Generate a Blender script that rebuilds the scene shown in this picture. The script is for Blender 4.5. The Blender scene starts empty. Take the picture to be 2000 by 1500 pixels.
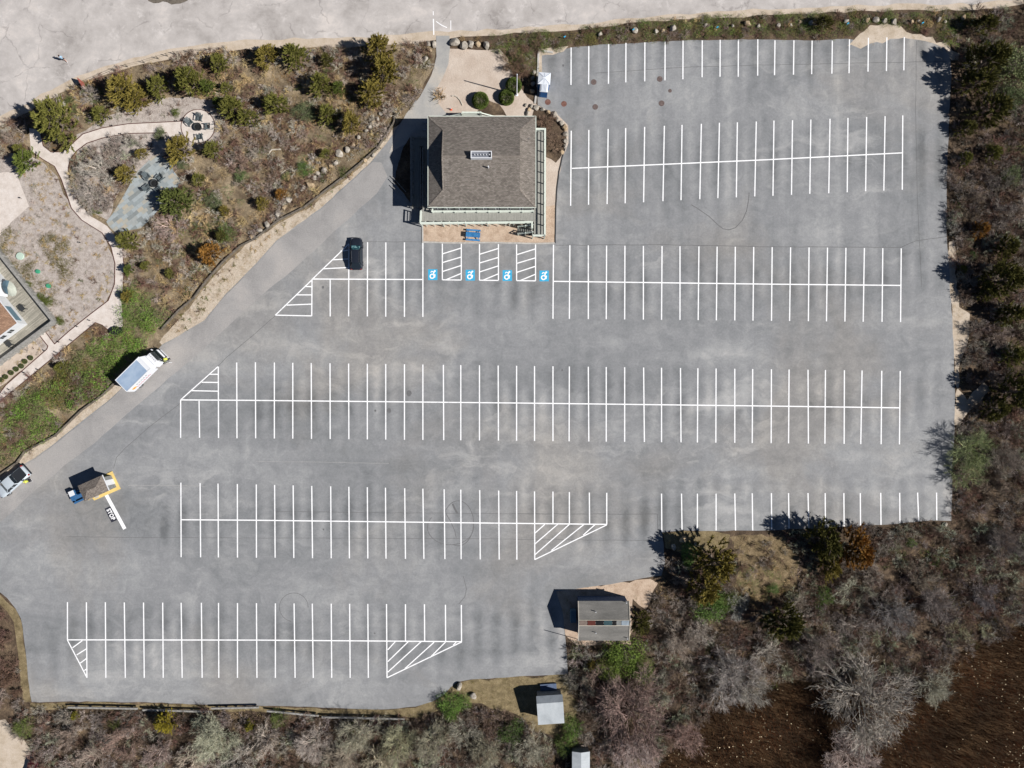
import bpy, bmesh, math, random
import numpy as np
from mathutils import Vector, Matrix

SC = bpy.context.scene
COL = SC.collection
R = math.radians
CAM_H = 106.0     # drone height in metres
PPM = 13.2        # photo pixels per metre on the ground

# ---------------------------------------------------------------- camera, world, sun, exposure
cam_d = bpy.data.cameras.new("Camera")
cam = bpy.data.objects.new("Camera", cam_d); COL.objects.link(cam)
cam.location = (0, 0, CAM_H); cam.rotation_euler = (0, 0, 0)
cam_d.sensor_width = 36.0; cam_d.sensor_fit = 'HORIZONTAL'
cam_d.lens = 18.0 / ((1000.0 / PPM) / CAM_H)
cam_d.clip_start = 0.5; cam_d.clip_end = 6000.0
SC.camera = cam

SUN_DIR = Vector((1.1, -0.30, 1.0)).normalized()
world = bpy.data.worlds.new("World"); SC.world = world; world.use_nodes = True
wnt = world.node_tree; wnt.nodes.clear()
sky = wnt.nodes.new("ShaderNodeTexSky"); sky.sky_type = 'NISHITA'; sky.sun_disc = False
sky.sun_elevation = math.asin(SUN_DIR.z); sky.sun_rotation = math.atan2(SUN_DIR.x, SUN_DIR.y)
sky.air_density = 0.5; sky.dust_density = 0.0; sky.ozone_density = 1.0
bg = wnt.nodes.new("ShaderNodeBackground"); bg.inputs[1].default_value = 0.05
wo = wnt.nodes.new("ShaderNodeOutputWorld")
wnt.links.new(sky.outputs[0], bg.inputs[0]); wnt.links.new(bg.outputs[0], wo.inputs[0])
sun_d = bpy.data.lights.new("Sun", 'SUN'); sun_d.energy = 5.0; sun_d.angle = R(0.5); sun_d.color = (1.0, 0.965, 0.92)
sun = bpy.data.objects.new("Sun", sun_d); COL.objects.link(sun)
sun.rotation_euler = (-SUN_DIR).to_track_quat('-Z', 'Y').to_euler(); sun.location = (60, -20, 80)
SC.view_settings.view_transform = 'Standard'; SC.view_settings.look = 'None'
SC.view_settings.exposure = 0.33; SC.view_settings.gamma = 1.0
SC.cycles.max_bounces = 4; SC.cycles.diffuse_bounces = 2; SC.cycles.transparent_max_bounces = 8

# ---------------------------------------------------------------- helpers
def P(px, py, h=0.0):
    """metres on the plan for a spot that shows at photo pixel px,py when it is h metres high"""
    f = (1.0 - h / CAM_H) / PPM
    return ((px - 1000.0) * f, (750.0 - py) * f)

def lin(c):
    c = c / 255.0
    return c / 12.92 if c <= 0.04045 else ((c + 0.055) / 1.055) ** 2.4
ALB = 1.0 / 1.32
def A(r, g, b, k=1.0):
    return (min(lin(r) * ALB * k, .9), min(lin(g) * ALB * k, .9), min(lin(b) * ALB * k, .9), 1.0)

class MB:
    def __init__(s): s.v = []; s.f = []
    def add(s, vs, fs):
        o = len(s.v); s.v += [tuple(v) for v in vs]; s.f += [tuple(i + o for i in f) for f in fs]
    def obox(s, c, half, ax=(1, 0, 0), up=(0, 0, 1)):
        ax = Vector(ax).normalized(); up = Vector(up); ay = up.cross(ax).normalized(); az = ax.cross(ay)
        c = Vector(c); vs = []
        for dz in (-1, 1):
            for dx, dy in ((-1, -1), (1, -1), (1, 1), (-1, 1)):
                vs.append(c + ax * half[0] * dx + ay * half[1] * dy + az * half[2] * dz)
        s.add(vs, [(3, 2, 1, 0), (4, 5, 6, 7), (0, 1, 5, 4), (1, 2, 6, 5), (2, 3, 7, 6), (3, 0, 4, 7)])
    def box(s, x0, x1, y0, y1, z0, z1, rot=0.0):
        s.obox(((x0 + x1) / 2, (y0 + y1) / 2, (z0 + z1) / 2), ((x1 - x0) / 2, (y1 - y0) / 2, (z1 - z0) / 2), (math.cos(rot), math.sin(rot), 0))
    def bar(s, a, b, w, h, up=(0, 0, 1)):
        a = Vector(a); b = Vector(b); d = b - a
        if d.length < 1e-6: return
        if abs(d.normalized().dot(Vector(up))) > .98: up = (1, 0, 0)
        s.obox((a + b) / 2, (d.length / 2, w / 2, h / 2), d, up)
    def prism(s, poly, z0, z1, bottom=True):
        n = len(poly)
        a = sum(poly[i][0] * poly[(i + 1) % n][1] - poly[(i + 1) % n][0] * poly[i][1] for i in range(n))
        if a < 0: poly = poly[::-1]
        vs = [(x, y, z0) for x, y in poly] + [(x, y, z1) for x, y in poly]
        fs = [tuple(range(n, 2 * n))] + [(i, (i + 1) % n, n + (i + 1) % n, n + i) for i in range(n)]
        if bottom: fs.append(tuple(range(n - 1, -1, -1)))
        s.add(vs, fs)
    def tube(s, a, b, r0, r1=None, n=8, cap=True):
        r1 = r0 if r1 is None else r1
        a = Vector(a); b = Vector(b); d = (b - a).normalized()
        u = d.orthogonal().normalized(); w = d.cross(u)
        vs = []
        for p, r in ((a, r0), (b, r1)):
            for i in range(n):
                t = 2 * math.pi * i / n
                vs.append(p + u * math.cos(t) * r + w * math.sin(t) * r)
        fs = [(i, (i + 1) % n, n + (i + 1) % n, n + i) for i in range(n)]
        if cap: fs += [tuple(range(n - 1, -1, -1)), tuple(range(n, 2 * n))]
        s.add(vs, fs)
    def lathe(s, prof, c=(0, 0, 0), n=16):
        vs = []; k = len(prof)
        for r, z in prof:
            for i in range(n):
                t = 2 * math.pi * i / n
                vs.append((c[0] + r * math.cos(t), c[1] + r * math.sin(t), c[2] + z))
        fs = []
        for j in range(k - 1):
            for i in range(n):
                i2 = (i + 1) % n
                fs.append((j * n + i, j * n + i2, (j + 1) * n + i2, (j + 1) * n + i))
        fs.append(tuple(range(n - 1, -1, -1))); fs.append(tuple((k - 1) * n + i for i in range(n)))
        s.add(vs, fs)
    def poly(s, pts3): s.add(pts3, [tuple(range(len(pts3)))])
    def loft(s, secs, cap=True):
        n = len(secs[0]); vs = [p for q in secs for p in q]; fs = []
        for j in range(len(secs) - 1):
            for i in range(n):
                i2 = (i + 1) % n
                fs.append((j * n + i, j * n + i2, (j + 1) * n + i2, (j + 1) * n + i))
        if cap: fs += [tuple(range(n - 1, -1, -1)), tuple((len(secs) - 1) * n + i for i in range(n))]
        s.add(vs, fs)

FR = {}
def setp(o, label=None, cat=None, group=None, kind=None):
    if label: o["label"] = label
    if cat: o["category"] = cat
    if group: o["group"] = group
    if kind: o["kind"] = kind
    return o
def thing(name, label, cat, loc=(0, 0, 0), rz=0.0, group=None):
    o = bpy.data.objects.new(name, None); COL.objects.link(o); o.empty_display_size = .3
    o.location = loc; o.rotation_euler = (0, 0, rz); FR[o.name] = (Vector(loc), rz)
    return setp(o, label, cat, group)
def link(name, me, m, parent=None, smooth=False, bevel=0.0, sub=0):
    o = bpy.data.objects.new(name, me); COL.objects.link(o)
    if m is not None: me.materials.append(m)
    if parent is not None:
        o.parent = parent; FR[o.name] = FR.get(parent.name, (Vector((0, 0, 0)), 0))
    if smooth:
        me.polygons.foreach_set("use_smooth", [True] * len(me.polygons))
    if bevel:
        b = o.modifiers.new("bevel", 'BEVEL'); b.width = bevel; b.segments = 2; b.limit_method = 'ANGLE'
    if sub:
        b = o.modifiers.new("sub", 'SUBSURF'); b.levels = sub; b.render_levels = sub
    return o
def part(name, mb, m, parent=None, world=False, **kw):
    vs = mb.v
    if world and parent is not None:
        loc, rz = FR.get(parent.name, (Vector((0, 0, 0)), 0.0)); c, s_ = math.cos(-rz), math.sin(-rz)
        vs = [((x - loc.x) * c - (y - loc.y) * s_, (x - loc.x) * s_ + (y - loc.y) * c, z - loc.z) for x, y, z in vs]
    me = bpy.data.meshes.new(name); me.from_pydata(vs, [], mb.f); me.update()
    return link(name, me, m, parent, **kw)

def rough(pts, step=1.5, amp=.25, seed=1, closed=True):
    """break the straight runs of an outline into small uneven steps"""
    rnd = random.Random(seed); out = []; n = len(pts)
    for i in range(n if closed else n - 1):
        a = pts[i]; b = pts[(i + 1) % n]; L = math.hypot(b[0] - a[0], b[1] - a[1]); k = max(1, min(int(L / step), 300))
        for j in range(k):
            t = j / k; w = amp if j else amp * .4
            out.append((a[0] + (b[0] - a[0]) * t + rnd.uniform(-w, w), a[1] + (b[1] - a[1]) * t + rnd.uniform(-w, w)))
    if not closed: out.append(pts[-1])
    return out
def sheet(name, pts, z, m, parent=None, kind="structure", **kw):
    mb = MB(); n = len(pts)
    a = sum(pts[i][0] * pts[(i + 1) % n][1] - pts[(i + 1) % n][0] * pts[i][1] for i in range(n))
    if a < 0: pts = pts[::-1]
    mb.poly([(x, y, z) for x, y in pts])
    o = part(name, mb, m, parent, **kw)
    if kind and parent is None: o["kind"] = kind
    return o
def PX(l, h=0.0): return [P(x, y, h) for x, y in l]

# ---------------------------------------------------------------- materials
class NT:
    def __init__(s, name):
        s.m = bpy.data.materials.new(name); s.m.use_nodes = True; s.t = s.m.node_tree
        s.b = s.t.nodes["Principled BSDF"]
        s.b.inputs["Roughness"].default_value = .9; s.b.inputs["Specular IOR Level"].default_value = .15
        s.co = s.t.nodes.new("ShaderNodeTexCoord").outputs["Object"]
    def N(s, ty, **kw):
        n = s.t.nodes.new(ty)
        for k, v in kw.items(): setattr(n, k, v)
        return n
    def L(s, a, b): s.t.links.new(a, b)
    def mapv(s, scale=(1, 1, 1), loc=(0, 0, 0), rz=0.0):
        m = s.N("ShaderNodeMapping"); m.inputs["Scale"].default_value = scale
        m.inputs["Location"].default_value = loc; m.inputs["Rotation"].default_value = (0, 0, rz)
        s.L(s.co, m.inputs[0]); return m.outputs[0]
    def noise(s, scale, detail=5, rough=.55, dist=0.0, v=None):
        n = s.N("ShaderNodeTexNoise"); n.inputs["Scale"].default_value = scale; n.inputs["Detail"].default_value = detail
        n.inputs["Roughness"].default_value = rough; n.inputs["Distortion"].default_value = dist
        s.L(v if v is not None else s.co, n.inputs["Vector"]); return n.outputs["Fac"]
    def vor(s, scale, feature='F1', v=None):
        n = s.N("ShaderNodeTexVoronoi"); n.inputs["Scale"].default_value = scale; n.feature = feature
        s.L(v if v is not None else s.co, n.inputs["Vector"]); return n
    def ramp(s, fac, stops, interp='LINEAR'):
        r = s.N("ShaderNodeValToRGB"); r.color_ramp.interpolation = interp; e = r.color_ramp.elements
        while len(e) < len(stops): e.new(.5)
        for i, (p, c) in enumerate(stops):
            e[i].position = p; e[i].color = c if hasattr(c, '__len__') else (c, c, c, 1)
        s.L(fac, r.inputs[0]); return r.outputs[0]
    def mix(s, fac, a, b, mode='MIX'):
        n = s.N("ShaderNodeMix", data_type='RGBA', blend_type=mode)
        for i, x in ((0, fac), (6, a), (7, b)):
            if hasattr(x, 'is_output') or isinstance(x, bpy.types.NodeSocket): s.L(x, n.inputs[i])
            else: n.inputs[i].default_value = x
        return n.outputs[2]
    def math(s, op, a, b=None, clamp=False):
        n = s.N("ShaderNodeMath", operation=op, use_clamp=clamp)
        for i, x in ((0, a), (1, b)):
            if x is None: continue
            if isinstance(x, bpy.types.NodeSocket): s.L(x, n.inputs[i])
            else: n.inputs[i].default_value = x
        return n.outputs[0]
    def bump(s, h, dist=.02, strength=.6):
        b = s.N("ShaderNodeBump"); b.inputs["Distance"].default_value = dist; b.inputs["Strength"].default_value = strength
        s.L(h, b.inputs["Height"]); s.L(b.outputs[0], s.b.inputs["Normal"])
    def col(s, c): s.L(c, s.b.inputs["Base Color"]); return s
    def done(s, rough=None, metal=None, spec=None):
        if rough is not None: s.b.inputs["Roughness"].default_value = rough
        if metal is not None: s.b.inputs["Metallic"].default_value = metal
        if spec is not None: s.b.inputs["Specular IOR Level"].default_value = spec
        return s.m

def plain(name, c, rough=.7, metal=0.0, spec=.3, var=.16, scale=3.0):
    n = NT(name); f = n.noise(scale, 5, .6)
    lo = tuple(x * (1 - var) for x in c[:3]) + (1,); hi = tuple(min(x * (1 + var), .95) for x in c[:3]) + (1,)
    n.col(n.ramp(f, [(.3, lo), (.7, hi)])); return n.done(rough, metal, spec)
def multi(name, stops, scale=.3, detail=9, ro=.7, dist=.0, fine=None, bump=None, stretch=None, rough_=.95):
    n = NT(name); v = n.mapv(stretch) if stretch else None
    c = n.ramp(n.noise(scale, detail, ro, dist, v), stops)
    if fine:
        g = n.ramp(n.noise(fine[0], 3, .7), [(.35, 1 - fine[1]), (.65, 1 + fine[1])])
        c = n.mix(1.0, c, g, 'MULTIPLY')
    n.col(c)
    if bump: n.bump(n.noise(bump[0], 4, .6), bump[1])
    return n.done(rough_)

M = {}
def asphalt():
    n = NT("asphalt")
    sep = n.N("ShaderNodeSeparateXYZ"); n.L(n.co, sep.inputs[0])
    # soft mottling, wheel-swept streaks along the aisles to the south, along the bays to the north
    big = n.noise(.05, 9, .62, .6)
    hor = n.noise(.16, 7, .6, .4, n.mapv((.22, 1, 1)))
    ver = n.noise(.16, 6, .6, .2, n.mapv((1.6, .10, 1)))
    ymask = n.math('MULTIPLY_ADD', sep.outputs[1], .09, clamp=True)
    ymask.node.inputs[2].default_value = -.9
    st = n.mix(ymask, hor, ver)
    patch = n.noise(.45, 9, .65, 1.2)
    # darker drip stains down the middle of each bay
    w = n.math('SINE', n.math('MULTIPLY', n.math('ADD', sep.outputs[0], .25), 2 * math.pi / 2.73))
    wm = n.math('MULTIPLY', w, n.ramp(n.noise(.12, 4, .5), [(.38, 0.01), (.60, .085)]))
    s1 = n.math('ADD', n.math('MULTIPLY', big, .34), n.math('MULTIPLY', st, .36))
    s2 = n.math('ADD', s1, n.math('MULTIPLY', patch, .30))
    ln = n.math('COSINE', n.math('MULTIPLY', n.math('SUBTRACT', sep.outputs[1], 6.4), 2 * math.pi / 17.4))   # travel lanes worn paler than the bays
    wm = n.math('MULTIPLY', wm, n.math('SUBTRACT', .6, n.math('MULTIPLY', ln, .55)))
    inb = n.math('MULTIPLY_ADD', sep.outputs[1], -.85); inb.node.inputs[2].default_value = 35.4     # only where there are bays
    inb = n.math('MULTIPLY', n.math('ADD', n.math('ADD', sep.outputs[0], inb), 1.0), .4, clamp=True)
    wm = n.math('MULTIPLY', wm, inb)
    s3 = n.math('ADD', n.math('SUBTRACT', s2, wm), n.math('MULTIPLY', ln, .024))
    c = n.ramp(s3, [(.34, A(118, 120, 122)), (.44, A(140, 142, 144)), (.51, A(152, 153, 155)), (.57, A(163, 164, 165)), (.66, A(186, 185, 184))])
    wv = n.N("ShaderNodeVectorMath", operation='ADD'); nz = n.N("ShaderNodeTexNoise"); nz.inputs["Scale"].default_value = .12; nz.inputs["Detail"].default_value = 5
    n.L(n.co, nz.inputs["Vector"]); sc_ = n.N("ShaderNodeVectorMath", operation='SCALE'); sc_.inputs[3].default_value = 7.0; n.L(nz.outputs["Color"], sc_.inputs[0])
    n.L(n.mapv((.35, 1, 1)), wv.inputs[0]); n.L(sc_.outputs[0], wv.inputs[1])
    wisp = n.math('MULTIPLY', n.ramp(n.noise(.30, 9, .62, .8, wv.outputs[0]), [(.52, 0.0), (.66, .45), (.76, .85)]), n.ramp(n.noise(.045, 4, .5), [(.44, 0.15), (.60, 1.0)]))
    c = n.mix(wisp, c, A(200, 199, 197))
    tan = n.ramp(n.noise(.035, 5, .6, .5), [(.48, 0.0), (.62, .8)])
    c = n.mix(tan, c, n.mix(1.0, c, (1.04, .985, .92, 1), 'MULTIPLY'))
    g = n.ramp(n.noise(3.2, 5, .85), [(.3, .86), (.7, 1.14)])
    c = n.mix(1.0, c, g, 'MULTIPLY')
    sp = n.ramp(n.vor(1.1).outputs[0], [(.0, 1.0), (.022, 1.0), (.03, 0.0)])
    c = n.mix(n.math('MULTIPLY', sp, n.ramp(n.noise(.08, 3), [(.5, 0.), (.65, .7)])), c, A(205, 203, 200))
    n.col(c); n.bump(n.noise(30, 3, .7), .01, .5)
    return n.done(.88, spec=.25)
M['asphalt'] = asphalt()
M['drive'] = multi("worn_drive_asphalt", [(.3, A(150, 148, 147)), (.5, A(172, 169, 167)), (.65, A(186, 181, 177))], .12, 9, .6, .5, (6, .09), stretch=(1, 1, 1))
def road_mat():
    n = NT("old_pale_road")
    c = n.ramp(n.noise(.16, 13, .70, .15), [(.34, A(168, 162, 158)), (.45, A(192, 186, 182)), (.54, A(204, 198, 194)), (.64, A(222, 214, 208))])
    wv = n.N("ShaderNodeVectorMath", operation='ADD'); nz = n.N("ShaderNodeTexNoise"); nz.inputs["Scale"].default_value = .5; nz.inputs["Detail"].default_value = 10
    n.L(n.co, nz.inputs["Vector"]); sc = n.N("ShaderNodeVectorMath", operation='SCALE'); sc.inputs[3].default_value = 2.6; n.L(nz.outputs["Color"], sc.inputs[0])
    n.L(n.co, wv.inputs[0]); n.L(sc.outputs[0], wv.inputs[1])
    d = n.vor(.16, 'DISTANCE_TO_EDGE', wv.outputs[0]).outputs[0]
    cr = n.math('MULTIPLY', n.ramp(d, [(0, 1.0), (.009, .6), (.02, 0.0)]), n.ramp(n.noise(.3, 5, .7), [(.46, 0.0), (.56, .5)]))
    c = n.mix(cr, c, A(128, 122, 120))
    pale = n.ramp(n.noise(.45, 10, .75, .3), [(.56, 0.0), (.66, .6)])
    c = n.mix(pale, c, A(232, 226, 222))
    dk = n.ramp(n.noise(1.3, 6, .7), [(.66, 0.0), (.74, .35)])
    c = n.mix(dk, c, A(140, 134, 131))
    c = n.mix(1.0, c, n.ramp(n.noise(9, 3, .7), [(.3, .94), (.7, 1.06)]), 'MULTIPLY')
    n.col(c); return n.done(.95)
M['road'] = road_mat()
M['sandverge'] = multi("sandy_verge", [(.3, A(176, 158, 138)), (.46, A(204, 188, 168)), (.6, A(216, 201, 184)), (.75, A(228, 215, 200))], .6, 12, .75, 0, (9, .12), (6, .03))
M['sand'] = multi("raked_sand", [(.3, A(196, 178, 162)), (.5, A(211, 195, 180)), (.7, A(223, 209, 195))], .35, 8, .65, 0, (11, .1), (4.5, .09))
M['sanddirty'] = multi("sandy_soil_with_litter", [(.3, A(158, 134, 114)), (.45, A(198, 174, 152)), (.62, A(216, 194, 172)), (.8, A(196, 170, 144))], .9, 10, .75, 0, (10, .16), (5, .05))
M['concrete'] = multi("weathered_path_concrete", [(.3, A(160, 160, 160)), (.5, A(184, 182, 178)), (.68, A(205, 196, 184))], .25, 8, .6, 0, (6, .06))
M['shell'] = multi("crushed_shell_path", [(.3, A(212, 200, 190)), (.5, A(228, 217, 208)), (.7, A(238, 229, 222))], .9, 6, .6, 0, (9, .09), (8, .03))
M['mulch'] = multi("pinkish_bark_mulch", [(.28, A(110, 98, 90)), (.40, A(156, 144, 136)), (.50, A(190, 179, 171)), (.62, A(212, 202, 194)), (.75, A(206, 188, 170))], 1.3, 14, .85, 0, (10, .22), (6, .06))
M['drygrass_ground'] = multi("thin_dry_grass", [(.28, A(92, 80, 60)), (.45, A(128, 114, 86)), (.58, A(154, 138, 106)), (.75, A(182, 166, 138))], .8, 12, .75, 0, (9, .25), (6, .06))
M['ground'] = multi("leaf_litter_ground", [(.25, A(48, 40, 33)), (.42, A(78, 66, 55)), (.55, A(108, 92, 76)), (.66, A(146, 126, 102)), (.78, A(184, 162, 134))], .45, 14, .78, .3, (7, .3), (4, .12))
M['garden_ground'] = multi("sandy_garden_ground", [(.25, A(74, 62, 50)), (.42, A(112, 98, 80)), (.55, A(150, 134, 110)), (.66, A(190, 170, 142)), (.78, A(218, 200, 174))], .35, 14, .75, .3, (7, .26), (4, .1))
M['marsh'] = multi("dark_marsh_mud", [(.3, A(44, 32, 22)), (.5, A(66, 50, 34)), (.66, A(92, 70, 48)), (.8, A(112, 88, 60))], .2, 10, .7, .3, (5, .3))
M['paint'] = multi("white_line_paint", [(.27, (.5, .5, .51, 1)), (.42, (.80, .80, .81, 1)), (.6, (.9, .9, .9, 1))], 1.3, 9, .8, 0, (14, .04), rough_=.6)
M['curb'] = multi("pale_concrete_kerb", [(.3, A(176, 172, 166)), (.6, A(206, 202, 196))], 2, 6, .6)
M['curbdark'] = plain("black_asphalt_kerb", A(60, 60, 62))
def slate():
    n = NT("mixed_slate_paving")
    rot = n.mapv((1, 1, 1), (0, 0, 0), R(-38))
    br = n.N("ShaderNodeTexBrick"); br.inputs["Scale"].default_value = 1.0; br.inputs["Mortar Size"].default_value = .012
    br.inputs["Brick Width"].default_value = .95; br.inputs["Row Height"].default_value = .55; br.inputs["Bias"].default_value = 0
    br.offset = .37; br.inputs["Color1"].default_value = (0, 0, 0, 1); br.inputs["Color2"].default_value = (1, 1, 1, 1); br.inputs["Mortar"].default_value = (.45, .45, .45, 1)
    n.L(rot, br.inputs["Vector"])
    c = n.ramp(br.outputs["Color"], [(0, A(146, 152, 152)), (.18, A(174, 178, 176)), (.34, A(158, 166, 168)), (.5, A(182, 180, 170)), (.62, A(176, 184, 186)), (.86, A(192, 183, 166))], 'CONSTANT')
    c = n.mix(1.0, c, n.ramp(n.noise(2.2, 6, .7), [(.3, .88), (.7, 1.1)]), 'MULTIPLY')
    n.col(c); return n.done(.8)
M['slate'] = slate()
def shingle(name, c1, c2, rowh=.16, bw=.34):
    n = NT(name)
    br = n.N("ShaderNodeTexBrick"); br.inputs["Scale"].default_value = 1.0; br.inputs["Mortar Size"].default_value = .012
    br.inputs["Brick Width"].default_value = bw; br.inputs["Row Height"].default_value = rowh; br.inputs["Color1"].default_value = c1
    br.inputs["Color2"].default_value = c2; br.inputs["Mortar"].default_value = tuple(x * .55 for x in c1[:3]) + (1,)
    n.L(n.co, br.inputs["Vector"])
    c = n.mix(1.0, br.outputs["Color"], n.ramp(n.noise(.32, 9, .72, .6), [(.3, .84), (.7, 1.2)]), 'MULTIPLY')
    c = n.mix(1.0, c, n.ramp(n.noise(6, 4, .8), [(.3, .78), (.7, 1.24)]), 'MULTIPLY')
    n.col(c); n.bump(br.outputs["Fac"], .012, .5); return n.done(.95)
M['shingle'] = shingle("grey_brown_shingles", A(118, 111, 104), A(150, 142, 134))
M['shingle2'] = shingle("pale_brown_shingles", A(122, 113, 106), A(160, 150, 141), .12, .25)
M['shingleb'] = shingle("reddish_brown_shingles", A(148, 118, 98), A(176, 142, 118))
M['rollroof'] = multi("weathered_felt_roof", [(.3, A(96, 95, 92)), (.5, A(124, 122, 118)), (.68, A(146, 143, 138))], .6, 10, .7, 0, (8, .12), stretch=(.3, 1, 1))
M['tin'] = multi("streaked_white_tin_roof", [(.28, A(110, 116, 120)), (.36, A(172, 178, 182)), (.5, A(192, 198, 202)), (.7, A(208, 212, 214))], .35, 9, .65, .5, (5, .05), stretch=(1, .5, 1), rough_=.6)
M['white'] = plain("white_painted_surface", A(236, 238, 240), .6, var=.05)
M['trimwhite'] = plain("pale_green_white_trim", A(232, 240, 228), .6, var=.07)
M['deckgrey'] = multi("grey_deck_boards", [(.3, A(148, 148, 142)), (.7, A(176, 175, 168))], 1.5, 6, .6, 0, (5, .08), stretch=(6, .4, 1))
def deck2():
    n = NT("weathered_deck_planks")
    v = n.mapv((1, 1, 1), (0, 0, 0), R(-38.5))
    w = n.noise(7.0, 3, .5, 0, n.mapv((1, 1, 1), (0, 0, 0), R(51.5)))
    br = n.N("ShaderNodeTexBrick"); br.inputs["Scale"].default_value = 1; br.inputs["Brick Width"].default_value = 3.0; br.inputs["Row Height"].default_value = .14; br.inputs["Mortar Size"].default_value = .012
    br.inputs["Color1"].default_value = A(158, 154, 142); br.inputs["Color2"].default_value = A(196, 190, 176); br.inputs["Mortar"].default_value = A(90, 86, 78)
    n.L(v, br.inputs["Vector"])
    c = n.mix(1.0, br.outputs["Color"], n.ramp(n.noise(.5, 8, .7), [(.3, .78), (.7, 1.15)]), 'MULTIPLY')
    n.col(c); return n.done(.9)
M['deckplank'] = deck2()
M['railwood'] = multi("weathered_grey_wood", [(.3, A(128, 126, 122)), (.5, A(160, 158, 153)), (.7, A(184, 181, 176))], 3, 8, .7, 0, (12, .15))
M['darkwood'] = multi("dark_weathered_timber", [(.3, A(84, 78, 70)), (.5, A(118, 110, 100)), (.7, A(148, 138, 126))], 2, 8, .7, 0, (12, .2))
M['wallgrey'] = multi("grey_shingle_wall", [(.3, A(120, 122, 122)), (.7, A(158, 158, 154))], 4, 6, .7, 0, (12, .15))
M['glass'] = plain("dark_window_glass", A(40, 48, 56), .12, 0, .6, .1)
M['glassreflect'] = multi("windscreen_painted_reflection", [(.35, A(24, 40, 50)), (.5, A(70, 120, 130)), (.6, A(150, 190, 190))], 2.4, 4, .6, .6, rough_=.15)  # reflection painted into the glass as pale teal blotches
M['carpaint'] = plain("black_blue_car_paint", A(44, 50, 62), .3, .2, .5, .08)
M['silver'] = plain("silver_grey_car_paint", A(214, 224, 232), .35, .15, .5, .04)
M['blackrub'] = plain("black_rubber", A(34, 35, 37), .8)
M['tonneau'] = plain("charcoal_bed_cover", A(44, 48, 54), .7, var=.06)
M['chrome'] = plain("bright_metal", A(190, 192, 196), .3, .8)
M['red'] = plain("red_lamp_lens", A(170, 40, 34), .4)
M['boxroof'] = multi("blue_grey_truck_roof", [(.3, A(150, 172, 198)), (.5, A(166, 186, 210)), (.7, A(180, 198, 218))], .8, 8, .6, .4, rough_=.5)
M['bluep'] = multi("bright_blue_paint_worn", [(.3, A(52, 116, 172)), (.6, A(72, 142, 198)), (.7, A(84, 150, 204)), (.76, A(205, 212, 215))], 1.8, 4, .6, 0)
M['bluedull'] = plain("deep_blue_paint", A(58, 110, 160), .7)
M['blueplastic'] = plain("bright_blue_plastic", A(16, 110, 185), .5, var=.06)
M['whiteplastic'] = plain("white_plastic", A(238, 243, 250), .5, var=.03)
M['adablue'] = plain("sky_blue_road_paint", A(66, 186, 232), .7, var=.08)
M['yellow'] = multi("yellow_kerb_paint", [(.3, A(236, 204, 126)), (.6, A(248, 218, 140))], 1, 6, .6)
M['cream'] = plain("cream_concrete", A(206, 198, 184), .9)
M['chair'] = plain("slate_grey_plastic_chair", A(98, 108, 112), .7)
M['firepit'] = plain("dark_iron", A(58, 60, 62), .8, var=.25)
M['orange'] = plain("orange_plastic", A(236, 92, 40), .6)
M['rust'] = multi("rusty_iron", [(.3, A(110, 78, 70)), (.6, A(136, 100, 90)), (.75, A(152, 120, 110))], 3, 6, .6)
M['iron'] = multi("weathered_manhole_iron", [(.3, A(100, 90, 88)), (.6, A(124, 108, 104)), (.75, A(146, 132, 128))], 4, 6, .6)
M['redsign'] = plain("faded_red_panel", A(178, 98, 84), .7)
M['boulder'] = multi("granite_boulder", [(.3, A(132, 124, 112)), (.5, A(180, 172, 160)), (.7, A(212, 204, 192))], 1.3, 8, .65, .3, (9, .12), (5, .05))
M['bouldertan'] = multi("tan_granite_boulder", [(.3, A(150, 128, 100)), (.5, A(190, 168, 138)), (.7, A(214, 196, 168))], 1.3, 8, .65, .3, (9, .12), (5, .05))
M['green'] = plain("green_plastic_lid", A(72, 168, 130), .6, var=.08)
M['palegreen'] = plain("pale_green_plastic_lid", A(200, 222, 206), .6, var=.05)
M['skin'] = plain("skin", A(205, 160, 135), .6, var=.03)
M['hair'] = plain("dark_hair", A(60, 44, 38), .8)
M['lightblue'] = plain("light_blue_cloth", A(170, 205, 230), .9)
M['darkcloth'] = plain("dark_cloth", A(44, 42, 50), .9)
M['hivis'] = plain("yellow_hi_vis_cloth", A(226, 236, 96), .8)
M['black'] = plain("black_paint", A(52, 54, 66), .8, var=.1)
M['seam'] = plain("dark_asphalt_seam", A(112, 112, 113), .9)
M['skid'] = plain("tyre_rubber_mark", A(118, 118, 119), .9)
M['paleseam'] = plain("sandy_seam", A(178, 176, 174), .9)
M['umb'] = plain("cream_and_blue_canvas", A(196, 200, 186), .8)
M['umbblue'] = plain("grey_blue_canvas", A(110, 138, 152), .8)
M['gravelgrey'] = multi("grey_gravel", [(.3, A(130, 126, 120)), (.6, A(176, 170, 162)), (.8, A(205, 200, 190))], 3, 8, .8)
M['white2'] = plain("clean_white", A(240, 242, 246), .5, var=.03)
for k, c in (('p_brown', (126, 112, 104)), ('p_rust', (98, 50, 42)), ('p_dark_inside', (24, 24, 26)), ('p_teal', (58, 84, 90)), ('p_grey', (140, 142, 140)), ('p_ice', (150, 162, 172))):
    M[k] = plain("ridge_light_" + k[2:], A(*c), .4, var=.25, scale=2)

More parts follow.
